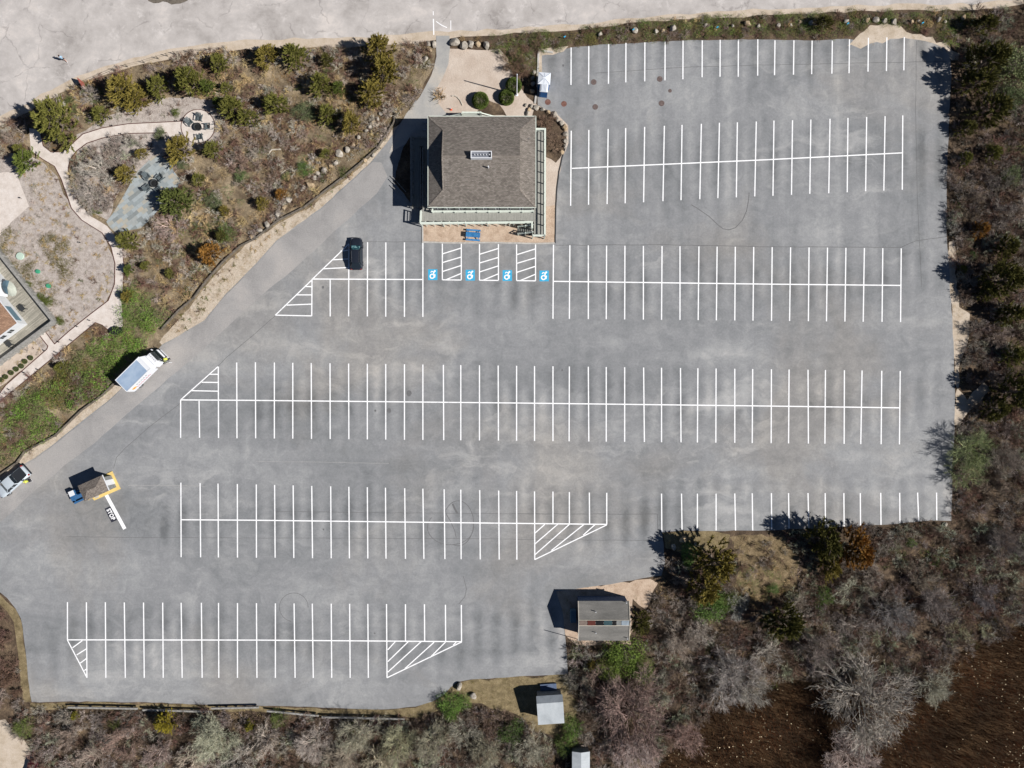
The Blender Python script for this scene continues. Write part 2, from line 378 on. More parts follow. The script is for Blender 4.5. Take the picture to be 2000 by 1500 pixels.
def foliage(name, objcol=False):
    """leaf and twig colour: the plant's own colour with some variety from piece to piece"""
    n = NT(name); g = n.N("ShaderNodeNewGeometry")
    if objcol:
        oi = n.N("ShaderNodeObjectInfo"); base = oi.outputs["Color"]
    else:
        at = n.N("ShaderNodeAttribute"); at.attribute_name = "Col"; base = at.outputs["Color"]
    c = n.mix(1.0, base, n.ramp(g.outputs["Random Per Island"], [(0, (.62, .66, .6, 1)), (.5, (1, 1, 1, 1)), (1, (1.42, 1.34, 1.3, 1))]), 'MULTIPLY')
    n.col(c); return n.done(.85, spec=.12)
M['leaf'] = foliage("foliage_by_plant", True)
M['scrub'] = foliage("scrub_by_patch")
M['bark'] = plain("grey_brown_bark", A(118, 106, 96), .95, var=.3, scale=5)
M['bank'] = multi('sandy_bank_with_dead_grass', [(.28, A(138, 120, 98)), (.40, A(180, 162, 140)), (.50, A(206, 191, 172)), (.7, A(222, 209, 193))], .8, 13, .8, 0, (8, .2), (6, .05))
# ================================================================ THE SETTING
def big(name, z, m, s=2600):
    return sheet(name, [(-s, -s), (s, -s), (s, s), (-s, s)], z, m)
big("ground", 0.0, M['ground'])

ROAD_EDGE = [(-900, 520), (-300, 330), (-60, 262), (0, 243), (60, 213), (100, 190), (150, 163), (200, 145), (260, 127), (330, 112), (400, 100), (480, 93), (600, 90), (700, 88), (780, 84), (848, 75), (875, 72), (900, 69), (950, 66),
             (1030, 61), (1100, 57), (1118, 56), (1200, 47), (1300, 38), (1400, 31), (1500, 27), (1600, 23), (1700, 19), (1800, 17), (1900, 17), (2000, 4), (2200, -10), (2900, -60)]
# sandy verge lies under and just beyond the edge of the road
verge = PX([(x, y + 3) for x, y in ROAD_EDGE]) + PX([(2900, -1700), (-900, -1700)])
sheet("sand_verge", rough(verge, 1.6, .22, 3), .004, M['sandverge'])
road = PX([(x, y - 15 if x < 850 else y - 9) for x, y in ROAD_EDGE]) + PX([(2900, -420), (-900, -420)])
sheet("road", rough(road, 1.6, .25, 4), .008, M['road'])

# garden earth of the north-west corner
GARDEN = [(-250, 330), (0, 247), (60, 217), (150, 168), (260, 131), (400, 104), (600, 94), (780, 88), (846, 80), (852, 100), (845, 135), (818, 195), (790, 228), (770, 250), (745, 292), (690, 345), (640, 385),
          (560, 440), (500, 490), (440, 550), (380, 620), (330, 665), (225, 760), (130, 838), (50, 900), (-20, 960), (-250, 1120)]
sheet("garden_ground", rough(PX(GARDEN), 2, .25, 5), .012, M['garden_ground'])
MULCH = [(-60, 330), (20, 300), (50, 300), (85, 318), (112, 345), (125, 380), (150, 412), (205, 460), (225, 510), (224, 560), (200, 605), (120, 665), (40, 720), (-60, 800)]
sheet("mulch_bed", rough(PX(MULCH), 1.5, .2, 6), .016, M['mulch'])
sheet("mulch_bed", rough(PX([(150, 262), (200, 232), (268, 205), (330, 190), (372, 188), (420, 195), (432, 220), (428, 275), (390, 292), (330, 300), (300, 312), (268, 336), (240, 362), (210, 430), (180, 415), (150, 385), (138, 340), (150, 300)]), 1.4, .25, 7), .016, M['mulch'])

# parking lot
LOT = [(1052, 104), (1056, 100), (1090, 104), (1100, 97), (1115, 93), (1150, 90), (1190, 86), (1260, 83), (1330, 79.5), (1400, 78), (1480, 77), (1586, 79), (1655, 76), (1700, 82), (1735, 73), (1765, 72), (1790, 75), (1825, 82), (1845, 96), (1856, 112),
       (1858, 150), (1855, 200), (1851, 300), (1849, 380), (1849, 460), (1852, 500), (1855, 560), (1860, 620), (1863, 700), (1865, 770), (1864, 840), (1860, 920), (1859, 985), (1858, 1017),
       (1800, 1018), (1740, 1024), (1680, 1028), (1620, 1030), (1560, 1033), (1480, 1036), (1400, 1037), (1340, 1036), (1293, 1040), (1296, 1065), (1299, 1098), (1292, 1124), (1250, 1130), (1190, 1142), (1140, 1148), (1086, 1155),
       (1098, 1190), (1104, 1240), (1108, 1300), (1110, 1317), (1060, 1319), (1000, 1322), (920, 1327), (893, 1332), (880, 1342), (868, 1356), (845, 1370), (812, 1380), (760, 1385), (680, 1384), (600, 1380), (500, 1378), (400, 1376), (300, 1372), (200, 1370), (62, 1371),
       (57, 1340), (52, 1290), (46, 1240), (41, 1208), (30, 1188), (14, 1168), (0, 1157), (-60, 1110), (-400, 1000),
       (-400, 1130), (-400, 1180), (-60, 985), (0, 945), (38, 912), (70, 893), (120, 855), (170, 815), (220, 775), (270, 725), (318, 672), (350, 655), (400, 625), (440, 575), (470, 545), (500, 515), (540, 470), (580, 440), (625, 408), (660, 375), (695, 345), (728, 313), (755, 280), (775, 250), (793, 225),
       (812, 195), (825, 240), (840, 300), (870, 400), (1000, 400), (1080, 300), (1080, 220), (1050, 205), (1048, 150)]
LOT = [p for p in LOT if p not in ((-400, 1130), (-400, 1000))]
lot = sheet("parking_lot", rough(PX(LOT), 1.1, .07, 11), .028, M['asphalt'])
setp(lot, "wide grey asphalt parking lot marked with rows of white bays")
DRIVE = [(-260, 1120), (-60, 1065), (0, 1021), (60, 965), (125, 910), (185, 865), (250, 807), (312, 755), (400, 680), (500, 587), (575, 525), (650, 455), (737, 377), (757, 345),
         (745, 318), (728, 316), (695, 348), (660, 378), (625, 411), (580, 443), (540, 473), (500, 518), (470, 548), (440, 578), (400, 628), (350, 658), (318, 675), (270, 728), (220, 778), (170, 818), (120, 858), (70, 896), (38, 915), (0, 948), (-60, 988), (-260, 1085)]
sheet("driveway", rough(PX(DRIVE), 1.6, .10, 12), .032, M['drive'])
# dry bank of sand and grass between the drive and the timber edging
sheet("sand_bank", rough(PX([(790, 232), (755, 285), (728, 318), (695, 350), (660, 380), (625, 413), (580, 446), (540, 476), (500, 520), (470, 550), (440, 580), (400, 630), (350, 660), (322, 680), (312, 668), (340, 635), (380, 590), (410, 550), (445, 512), (480, 478), (545, 436), (600, 408), (640, 375), (700, 330), (740, 292), (768, 250)]), 1, .2, 13), .016, M['bank'])
sheet("sand_bank", rough(PX([(300, 712), (262, 752), (212, 797), (160, 836), (110, 876), (55, 919), (10, 958), (-50, 1004), (-60, 965), (0, 925), (36, 900), (55, 878), (110, 846), (165, 798), (205, 770), (228, 748)]), 1, .15, 14), .020, M['bank'])
sheet("sand_bank", rough(PX([(1852, 470), (1862, 470), (1866, 520), (1872, 600), (1895, 612), (1892, 660), (1878, 700), (1872, 760), (1890, 780), (1920, 745), (1935, 760), (1895, 800), (1868, 830), (1858, 830), (1866, 770), (1860, 640), (1852, 540)]), 1, .3, 15), .012, M['sandverge'])
sheet("sand_bank", rough(PX([(1655, 90), (1690, 60), (1700, 48), (1760, 50), (1770, 62), (1800, 68), (1850, 88), (1875, 105), (1872, 118), (1857, 116), (1846, 98), (1820, 84), (1790, 76), (1765, 74), (1740, 76), (1722, 86), (1700, 84), (1682, 94), (1664, 88)]), .8, .35, 16), .031, M['sandverge'])
sheet("sand_bank", rough(PX([(1052, 96), (1110, 90), (1100, 101), (1080, 108), (1058, 108), (1057, 150), (1052, 170), (1048, 170), (1050, 108)]), .8, .12, 17), .031, M['sandverge'])

# path and sand court north of the main building
sheet("sand_court", rough(PX([(858, 90), (880, 95), (950, 98), (975, 96), (990, 112), (1000, 140), (1012, 165), (1030, 190), (1048, 205), (1090, 225), (1110, 245), (1110, 280), (1098, 310), (1090, 350), (1086, 410), (1084, 474), (960, 476), (826, 474), (826, 440), (826, 300), (800, 235), (812, 200), (838, 160), (852, 125)]), 1.2, .1, 18), .036, M['sand'])
sheet("path", rough(PX([(852, 70), (878, 70), (879, 95), (876, 125), (866, 150), (850, 178), (858, 205), (878, 228), (836, 232), (836, 280), (795, 280), (760, 300), (775, 255), (793, 222), (820, 190), (842, 148), (853, 110)]), 1.2, .08, 19), .040, M['concrete'])
sheet("sand_bed", rough(PX([(824, 436), (1086, 400), (1084, 473), (1000, 474.5), (900, 473), (828, 471)]), 1, .06, 20), .044, M['sanddirty'])
sheet("mulch_bed", rough(PX([(925, 224), (955, 196), (975, 203), (990, 226)]), .7, .15, 21), .044, M['ground'])
sheet("mulch_bed", rough(PX([(783, 300), (800, 268), (826, 268), (826, 402), (806, 402), (770, 355)]), .7, .1, 22), .044, M['ground'])
sheet("mulch_bed", rough(PX([(1046, 206), (1062, 214), (1090, 232), (1106, 260), (1106, 288), (1085, 318), (1060, 300), (1047, 290), (1040, 225)]), .7, .15, 23), .044, M['ground'])

# crushed shell garden paths and slate patio
PATH1 = [(57, 250), (80, 256), (82, 270), (85, 285), (100, 297), (122, 297), (140, 282), (162, 262), (200, 250), (250, 242), (300, 239.5), (357, 237), (357, 266), (330, 266), (327, 259), (250, 261), (200, 270), (170, 280), (150, 295), (137, 312), (134, 328),
         (136, 352), (143, 373), (152, 392), (177, 422), (210, 442), (228, 466), (240, 487), (243, 525), (241, 560), (238, 590), (240, 637), (220, 652), (210, 642), (200, 635), (187, 630), (175, 640), (42, 750), (0, 785), (-120, 880),
         (-120, 850), (0, 765), (12, 752), (92, 682), (94, 676), (75, 652), (60, 632), (78, 632), (87, 645), (107, 672), (135, 647), (175, 615), (212, 587), (224, 555), (225, 515), (217, 482), (200, 455), (160, 430), (140, 407), (130, 375), (127, 370), (120, 350), (107, 325), (82, 310), (61, 295)]
sheet("gravel_path", rough(PX(PATH1), 1.2, .05, 24), .030, M['shell'])
cx, cy = P(387, 247)
circ = [(cx + 2.46 * math.cos(i * math.pi / 24), cy + 2.46 * math.sin(i * math.pi / 24)) for i in range(48)]
sheet("gravel_circle", circ, .034, M['shell'])
sheet("shell_patio", PX([(-80, 400), (-40, 345), (12, 336), (32, 338), (57, 403), (21, 435), (-80, 560)]), .030, M['shell'])
sheet("slate_patio", PX([(298, 306), (310, 303), (327, 313), (340, 322), (337, 331), (350, 348), (353, 358), (330, 385), (318, 400), (292, 430), (275, 446), (252, 450), (226, 455), (212, 441), (208, 433), (222, 415), (240, 385), (268, 336)]), .034, M['slate'])
sheet("sand_patch", rough(PX([(-60, 740), (0, 700), (62, 660), (88, 690), (60, 712), (0, 755), (-60, 800)]), 1, .12, 25), .026, M['sand'])
# dark metal edging strips along the garden path
def strip(name, pts, w, z, m, parent=None, h=0.0, world=True):
    mb = MB()
    for i in range(len(pts) - 1):
        a = Vector((*pts[i], 0)); b = Vector((*pts[i + 1], 0)); d = (b - a)
        if d.length < 1e-4: continue
        n = Vector((-d.y, d.x, 0)).normalized() * w / 2; e = d.normalized() * (w * .3 if i else 0)
        zz = z + (i % 2) * .0006
        if h: mb.prism([((a - e) + n)[:2], ((a - e) - n)[:2], (b - n)[:2], (b + n)[:2]], z, z + h + (i % 2) * .002)
        else: mb.poly([(*(a - e - n)[:2], zz), (*(b - n)[:2], zz), (*(b + n)[:2], zz), (*(a - e + n)[:2], zz)])
    return part(name, mb, m, parent, world=world)
M['edging'] = plain("brown_metal_edging", A(96, 62, 54))
ED = [([(61, 295), (82, 310), (107, 325), (120, 350), (127, 370), (140, 407), (160, 430), (200, 455), (217, 482), (225, 515), (224, 555), (212, 587), (175, 615), (135, 647), (107, 672), (87, 645)], "thin brown edging along the west side of the curving shell path"),
      ([(80, 262), (85, 285), (100, 297), (122, 297), (140, 282), (162, 262), (200, 250), (250, 242), (355, 237)], "thin brown edging along the north side of the path to the gravel circle"),
      ([(326, 259), (250, 261), (200, 270), (170, 280), (150, 295), (137, 312), (134, 328), (136, 352)], "thin brown edging along the south side of the path to the gravel circle"),
      ([(240, 487), (243, 525), (241, 560), (238, 590)], "short thin brown edging beside the small golden cedar east of the path"),
      ([(220, 652), (200, 635), (187, 630), (175, 640), (42, 750), (-20, 800)], "long straight brown edging south of the lower shell path"),
      ([(0, 768), (12, 752), (92, 682), (94, 676), (75, 652)], "thin brown edging between lower shell path and sand patch")]
for pts, lab in ED:
    o = strip("path_edging", PX(pts), .10, .03, M['edging'], h=.05); setp(o, lab, "path edging", "brown edgings along the shell paths")
mb = MB(); n_ = 48
for i in range(n_):
    a0, a1 = 2 * math.pi * i / n_, 2 * math.pi * (i + 1) / n_
    mb.prism([(cx + r * math.cos(t), cy + r * math.sin(t)) for r, t in ((2.46, a0), (2.54, a0), (2.54, a1), (2.46, a1))], .03, .08)
setp(part("path_edging", mb, M['edging']), "round brown edging ring around the gravel circle", "path edging", "brown edgings along the shell paths")

# grass verges by the sheds, dirt track, marsh, dusty corner
sheet("grass_verge", rough(PX([(893, 1333), (920, 1328), (1000, 1323), (1110, 1318), (1112, 1345), (1130, 1380), (1120, 1440), (1050, 1430), (1010, 1395), (940, 1375), (880, 1372), (870, 1358), (880, 1343)]), 1.2, .3, 26), .012, M['drygrass_ground'])
sheet("grass_verge", rough(PX([(1294, 1041), (1340, 1037), (1400, 1038), (1425, 1045), (1420, 1070), (1380, 1075), (1340, 1085), (1300, 1070)]), 1.0, .2, 27), .012, M['drygrass_ground'])
sheet("grass_verge", rough(PX([(1425, 1050), (1530, 1046), (1565, 1090), (1550, 1150), (1475, 1190), (1428, 1160), (1445, 1100)]), 1.0, .4, 35), .012, multi("pale_matted_grass", [(.28, A(62, 52, 40)), (.42, A(104, 90, 68)), (.54, A(142, 124, 96)), (.68, A(184, 164, 132))], .9, 14, .85, .3, (7, .28), (6, .08)))
sheet("grass_verge", rough(PX([(60, 1372), (300, 1374), (500, 1380), (680, 1386), (812, 1383), (870, 1360), (880, 1380), (820, 1402), (680, 1398), (500, 1390), (300, 1386), (60, 1384)]), 1.2, .2, 28), .012, M['drygrass_ground'])
sheet("grass_verge", rough(PX([(-60, 1120), (0, 1160), (30, 1190), (41, 1212), (52, 1290), (60, 1371), (45, 1371), (38, 1290), (26, 1215), (0, 1180), (-60, 1150)]), 1.2, .2, 29), .012, M['drygrass_ground'])
sheet("dirt_track", rough(PX([(1086, 1155), (1190, 1141), (1270, 1131), (1285, 1140), (1272, 1165), (1262, 1190), (1248, 1182), (1236, 1170), (1232, 1260), (1125, 1260), (1104, 1240)]), 1, .2, 30), .016, M['sanddirty'])
sheet("dirt_track", rough(PX([(-200, 1415), (10, 1405), (25, 1425), (45, 1440), (55, 1460), (68, 1485), (66, 1560), (60, 1800), (-200, 1800)]), 1.2, .25, 31), .016, M['sandverge'])
sheet("marsh", rough(PX([(2600, 1130), (2000, 1215), (1930, 1245), (1880, 1270), (1850, 1300), (1800, 1330), (1700, 1345), (1600, 1330), (1540, 1325), (1460, 1352), (1400, 1372), (1350, 1420), (1320, 1460), (1270, 1500), (1200, 1600), (1100, 2100), (2600, 2100)]), 2, .5, 32), .012, M['marsh'])
sheet("dark_asphalt_patch", rough(PX([(284, -8), (290, 2), (300, 7), (318, 3), (335, 9), (352, 7), (366, 1), (374, -8)]), .6, .12, 33), .014, M['darkwood'])  # patch of dark asphalt on the road
# kerbs round the building bed
ks = [(826, 434), (825.5, 473), (860, 474), (905, 475), (950, 474), (1000, 475), (1050, 476), (1084, 475)]
o = strip("kerb", rough(PX(ks), .8, .03, 41, False), .22, .02, M['curb'], h=.10); setp(o, kind="structure")
o = strip("kerb", rough(PX([(1084.5, 475), (1085, 440), (1086, 400), (1088, 365), (1092, 335), (1098, 308), (1104, 290)]), .8, .02, 42, False), .14, .02, M['curbdark'], h=.10); setp(o, kind="structure")
o = strip("kerb", PX([(1052, 100), (1051, 130), (1048.5, 165)]), .28, .02, M['curb'], h=.14); setp(o, kind="structure")
o = strip("kerb", PX([(1047, 186), (1045, 203)]), .28, .02, M['curb'], h=.14); setp(o, kind="structure")
o = strip("kerb", PX([(1052, 99), (1080, 103)]), .28, .02, M['curb'], h=.14); setp(o, kind="structure")

# ================================================================ PAINTED MARKINGS (parts of the lot)
LW = .168
def seg(mb, a, b, z, w=LW):
    ax, ay = P(*a); bx, by = P(*b); dx, dy = bx - ax, by - ay; L = math.hypot(dx, dy); nx, ny = -dy / L * w / 2, dx / L * w / 2
    mb.poly([(ax - nx, ay - ny, z), (bx - nx, by - ny, z), (bx + nx, by + ny, z), (ax + nx, ay + ny, z)][::1])
Z1, Z2, Z3 = .034, .037, .040
def row(name, lines, spine=None, hatch=None, one=False):
    if one:
        for a in lines:
            mb = MB(); seg(mb, (a[0], a[1]), (a[2], a[3]), Z1); part("stall_line", mb, M['paint'], lot)
        return
    mb = MB()
    for a in lines: seg(mb, (a[0], a[1]), (a[2], a[3]), Z1)
    if spine:
        for i in range(len(spine) - 1): seg(mb, spine[i], spine[i + 1], Z2 + .0006 * (i % 2))
    part(name, mb, M['paint'], lot)
    if hatch:
        for h in hatch:
            mb = MB()
            for i, (a, b) in enumerate(h): seg(mb, a, b, Z3 + .0006 * i, .16)
            part("hatched_area", mb, M['paint'], lot)
xa = [1115.5, 1150, 1188.7, 1222.5, 1259.5, 1299, 1334, 1371.5, 1406.5, 1442, 1480, 1513.5, 1550.5, 1586, 1625.5, 1659, 1696, 1732, 1766]
ta = [93, 90, 86, 84, 83, 81, 79.5, 79, 78, 77.5, 77, 79, 79, 79.5, 79, 77, 74, 73, 72.5]
ba = [166, 165, 164, 161, 159, 157, 155, 151, 150, 150, 148, 147, 146, 145, 144, 143, 140, 139, 137.5]
row("stall_line", [(x, t, x - .3 - (i > 10) * .6, b) for i, (x, t, b) in enumerate(zip(xa, ta, ba))], one=True)
xb = [1115.7, 1150, 1187.8, 1222, 1259, 1297.5, 1332, 1369.7, 1405, 1440, 1477, 1511.5, 1547.7, 1583.5, 1621, 1656, 1692.5, 1728.5, 1763]
tb = [255.5, 254, 252, 250, 248, 246, 244, 242, 240, 239, 237.5, 235.7, 235, 233.7, 232, 230.5, 228.7, 227, 225.5]
xb2 = [1114.5, 1149.5, 1185.7, 1221, 1257, 1294.7, 1330, 1366.7, 1402, 1438, 1474, 1509.5, 1545.7, 1581.5, 1618.5, 1654.5, 1690.5, 1726, 1762]
bb = [402, 400, 398.7, 397, 395, 393, 391, 389, 387, 385.5, 383.7, 382.5, 380.7, 378.7, 377.5, 375.5, 373.7, 372.5, 370.7]
row("bay_grid", list(zip(xb, tb, xb2, bb)), [(1117, 329), (1500, 312), (1762, 298.7)])
xc = [1081, 1113, 1149, 1184.7, 1220.5, 1256.5, 1293, 1328, 1365, 1400.5, 1436, 1472, 1508, 1544, 1580, 1616, 1652, 1688, 1724, 1760]
xc2 = [1080, 1112, 1149, 1184, 1220, 1256.5, 1292, 1328, 1363.5, 1399, 1435, 1470.5, 1506.7, 1542, 1578.7, 1614, 1650, 1685.7, 1722.5, 1758.7]
row("bay_grid", [(x, 478 if i == 0 else 479 + (x - 1113) * .0095, x2, 622.5 + (x - 1080) * .0096) for i, (x, x2) in enumerate(zip(xc, xc2))], [(1081, 549.5), (1500, 555), (1760, 557.5)])
row("bay_grid", [(681.5, 476, 681, 618), (718, 473, 717.5, 618), (753.7, 473.5, 753.5, 618.5), (790, 473.5, 790, 619), (826, 474, 826, 619), (645, 546, 645, 618), (609.5, 546, 609, 617)], [(610, 545), (826, 546)],
    [[((682, 476), (610, 545.5)), ((665, 490.5), (681, 488.7)), ((650, 507.5), (681, 505.7)), ((631, 525), (681, 522.5))],
     [((610, 546), (538, 615.5)), ((538, 615.5), (609, 617)), ((596, 559.5), (609, 560)), ((579, 576), (609, 576)), ((560, 596), (609, 594))]])
xd = [499, 536, 572, 608, 644.7, 681, 717.5, 753.5, 790, 826, 866, 900, 936.5, 973, 1009, 1044, 1080, 1112, 1149, 1184, 1220, 1257, 1292, 1329, 1363, 1398.5, 1435, 1470, 1506.5, 1541, 1578, 1612, 1649, 1683.5, 1722, 1758]
xd2 = [499.5, 536, 572, 608.5, 645, 681.5, 717.5, 753.5, 790, 826, 866.7, 900, 936.5, 973.5, 1009, 1044, 1080, 1111.5, 1150, 1184, 1220, 1258.5, 1292, 1330, 1362, 1398, 1435, 1469, 1506, 1540, 1578.7, 1611, 1648.5, 1681, 1720.7, 1756.5]
row("bay_grid", [(353, 781, 353, 855), (389, 783, 390, 855), (426.5, 716, 427, 855.5), (462.5, 708, 463, 856)] + [(a, 707.5 + (a - 499) * .0136, b, 856 + (a - 499) * .0095) for a, b in zip(xd, xd2)],
    [(353, 781), (500, 782), (1000, 787), (1500, 793), (1758, 796.5)],
    [[((426, 716), (353, 781)), ((410, 731), (426, 731)), ((394, 746.5), (426, 747)), ((374, 763), (426, 764))]])
xe = [353.5, 391, 426, 463.7, 500.7, 536.5, 572.7, 609, 646, 681.5, 717.5, 753, 790.5, 826, 867.5, 900, 937, 974, 1009, 1044]
xe2 = [354, 392, 426.7, 464, 501, 537.5, 574, 610.5, 647, 682.5, 718.5, 754, 792, 828, 869, 900.7, 938, 975, 1009.5, 1044.5]
row("bay_grid", [(a, 942.5 + (a - 353) * .025, b, 1088 + (a - 353) * .0075) for a, b in zip(xe, xe2)] + [(1080, 960, 1080, 1022), (1112, 961, 1112, 1022), (1151, 962, 1151.5, 1023), (1185, 962.5, 1185, 1024.5)],
    [(354, 1015), (500, 1016), (1000, 1022), (1185, 1024)],
    [[((1044, 1093), (1185, 1025)), ((1045, 1041), (1064, 1024)), ((1045, 1062), (1089, 1024)), ((1045, 1083), (1112, 1024)), ((1077, 1075), (1140, 1024.5)), ((1139, 1045), (1162, 1024.5))]])
row("stall_line", [(1292, 964, 1292.5, 1039), (1331, 964, 1332, 1035), (1362, 964, 1362, 1035), (1398.5, 964, 1398.5, 1036), (1435, 963.7, 1436.5, 1036), (1469, 963.5, 1470, 1036), (1506.5, 963, 1507, 1034.5), (1540, 963, 1541, 1032), (1578, 963, 1579.5, 1031),
    (1611.5, 963, 1612, 1030), (1648, 963, 1648.5, 1029), (1680, 963, 1680.5, 1027), (1720, 962.5, 1720.5, 1025), (1757, 962.5, 1757.5, 1021), (1792, 962, 1794, 1018), (1829, 962, 1829.5, 1016)], one=True)
xg = [169, 206, 243, 280.5, 318, 354, 393.5, 427, 464, 501, 538, 574.5, 610, 647, 683, 718.5, 755]
xg2 = [170, 207, 245, 282, 319, 356, 395, 427.5, 464, 502, 538, 576.5, 612, 648, 684, 719.5, 756]
row("bay_grid", [(a, 1176 + (a - 169) * .006, b, 1323.7) for a, b in zip(xg, xg2)] + [(132, 1176, 132, 1250), (792, 1180, 792, 1252), (829, 1180, 829.5, 1252), (870, 1181, 870.5, 1252), (901, 1181.5, 901.5, 1253)],
    [(132, 1249.5), (500, 1250), (902, 1253)],
    [[((132, 1250), (170, 1323)), ((142, 1265), (161, 1251)), ((150, 1279), (169, 1267)), ((157, 1295), (169, 1286)), ((165, 1309.5), (170, 1306))],
     [((756, 1323.5), (902, 1253.5)), ((757.5, 1269), (772, 1253)), ((757.5, 1292), (797.5, 1253)), ((757.5, 1312.5), (822.5, 1253)), ((791, 1305.5), (848, 1254)), ((840, 1284), (870, 1254)), ((885, 1260), (891, 1254))]])
for k, (dx, dy) in enumerate(((0, 0), (72.5, .8), (145, 1.6))):
    mb = MB()
    for i, (a, b) in enumerate([((864, 476), (864, 546.5)), ((901, 476), (901, 546.5)), ((864, 546.5), (901, 547)), ((864, 496), (901, 484.5)), ((864, 513), (901, 502)), ((864, 530.5), (901, 518.5)), ((872, 546), (901, 534))]):
        seg(mb, (a[0] + dx, a[1] + dy), (b[0] + dx, b[1] + dy), Z1 + .0008 * i, .16)
    part("hatched_bay", mb, M['paint'], lot)
# accessible parking symbols
def arc(cx, cy, r, a0, a1, n=14): return [(cx + r * math.cos(R(a0 + (a1 - a0) * i / n)), cy + r * math.sin(R(a0 + (a1 - a0) * i / n))) for i in range(n + 1)]
def stroke(mb, pts, w, z):
    for i in range(len(pts) - 1):
        a = Vector(pts[i]); b = Vector(pts[i + 1]); d = (b - a).normalized(); n = Vector((-d.y, d.x)) * w / 2; e = d * w * .25
        q = [a - e - n, b + e - n, b + e + n, a - e + n]; mb.poly([(p.x, p.y, z + .0005 * i) for p in q])
for px, py in ((845.3, 536.5), (918.5, 537.5), (990.8, 538.2), (1062.8, 539)):
    x, y = P(px, py); w, h = .69, .80
    sq = sheet("symbol_square", [(x - w, y - h), (x + w, y - h), (x + w, y + h), (x - w, y + h)], Z1, M['adablue'], lot)
    mb = MB(); z = Z1 + .004
    mb.poly([(p[0], p[1], z) for p in arc(x + .30, y + .53, .14, 0, 337.5, 15)])
    stroke(mb, arc(x - .10, y - .24, .29, 75, 375, 20), .17, z + .001)
    stroke(mb, [(x + .20, y + .40), (x + .04, y - .02), (x + .33, y - .04), (x + .26, y - .40)], .17, z + .012)
    stroke(mb, [(x + .22, y + .36), (x - .16, y + .50), (x - .30, y + .34)], .13, z + .016)
    part("accessibility_figure", mb, M['paint'], sq)
# stop bar and lettering
mb = MB(); seg(mb, (207.5, 966), (244, 1033), Z1, .52); part("stop_bar", mb, M['paint'], lot)
bk = sheet("stop_panel", PX([(204.5, 993.5), (215.5, 988.5), (229, 1015.5), (218, 1020.5)]), Z1, M['black'], lot)
def text_mesh(name, body, size, m, parent, loc, rot, off=.0, xs=1.0, extr=0.0):
    cu = bpy.data.curves.new(name, 'FONT'); cu.body = body; cu.size = size; cu.offset = off; cu.align_x = 'CENTER'; cu.align_y = 'CENTER'; cu.extrude = extr; cu.space_character = 1.12
    t = bpy.data.objects.new(name + "_tmp", cu); COL.objects.link(t)
    dg = bpy.context.evaluated_depsgraph_get(); me = bpy.data.meshes.new_from_object(t.evaluated_get(dg)); bpy.data.objects.remove(t)
    me.name = name; o = link(name, me, m, parent); me.materials.clear(); me.materials.append(m)
    o.location = loc; o.rotation_euler = rot; o.scale = (xs, 1, 1); return o
tx, ty = P(216.6, 1004.6)
text_mesh("stop_letters", "STOP", .86, M['paint'], bk, (tx, ty, Z1 + .006), (0, 0, R(-63)), .035, .80)
# seams, tyre marks, patches in the asphalt
def marks(name, pts, w, m, z, seed, amp=.04, step=1.2):
    strip(name, rough(PX(pts), step, amp, seed, False), w, z, m, lot)
marks("pavement_seam", [(538, 617), (500, 650), (440, 700), (390, 755), (350, 790), (290, 835), (245, 875), (228, 893), (222, 915)], .06, M['seam'], .031, 51)
marks("pavement_seam", [(130, 1048), (350, 1050), (600, 1051), (900, 1052), (1290, 1056)], .05, M['seam'], .0312, 52)
marks("pavement_seam", [(1000, 1003.5), (1284, 1004), (1285, 1040)], .07, M['seam'], .0314, 53)
marks("pavement_seam", [(540, 999), (700, 1001), (1000, 1003.5)], .05, M['seam'], .0316, 54)
marks("pavement_seam", [(718, 472.5), (826, 472.5)], .05, M['seam'], .0318, 55)
marks("pavement_seam", [(1086, 479), (1300, 478), (1500, 482), (1760, 483), (1790, 470), (1849, 462)], .07, M['seam'], .032, 56)
marks("pavement_seam", [(1162, 143), (1250, 137), (1350, 131), (1500, 127), (1850, 120)], .06, M['seam'], .0322, 57)
marks("pavement_seam", [(1790, 80), (1788, 200), (1790, 300), (1792, 400), (1800, 560)], .05, M['seam'], .0324, 58)
marks("pavement_seam", [(500, 901), (650, 903), (760, 905)], .05, M['paleseam'], .0326, 59)
marks("pavement_seam", [(250, 948), (340, 948), (400, 950)], .06, M['paleseam'], .0328, 60)
marks("tyre_mark", [(1350, 400), (1362, 407), (1385, 423), (1403, 440), (1412, 447), (1424, 449), (1436, 445), (1450, 430), (1458, 412), (1462, 390), (1463, 376)], .11, M['skid'], .031, 61, .02)
ex = lambda cx, cy, rx, ry, a0, a1, n=26: [(cx + rx * math.cos(R(a0 + (a1 - a0) * i / n)), cy + ry * math.sin(R(a0 + (a1 - a0) * i / n))) for i in range(n + 1)]
marks("tyre_mark", ex(895, 1022, 30, 44, -190, 110), .10, M['skid'], .031, 62, .02)
marks("tyre_mark", ex(880, 1030, 45, 34, -10, 215), .09, M['skid'], .0312, 63, .02)
marks("tyre_mark", [(884, 984), (888, 993), (893, 1002)], .28, M['skid'], .0314, 64, .02)
marks("tyre_mark", [(871, 1003), (880, 1018), (888, 1036), (891, 1050)], .10, M['skid'], .0316, 65, .02)
marks("tyre_mark", ex(574, 1186, 28, 28, 100, 360), .07, M['skid'], .0318, 66, .02)
marks("tyre_mark", [(905, 1125), (911, 1150), (908, 1165), (896, 1180)], .07, M['skid'], .032, 67, .02)
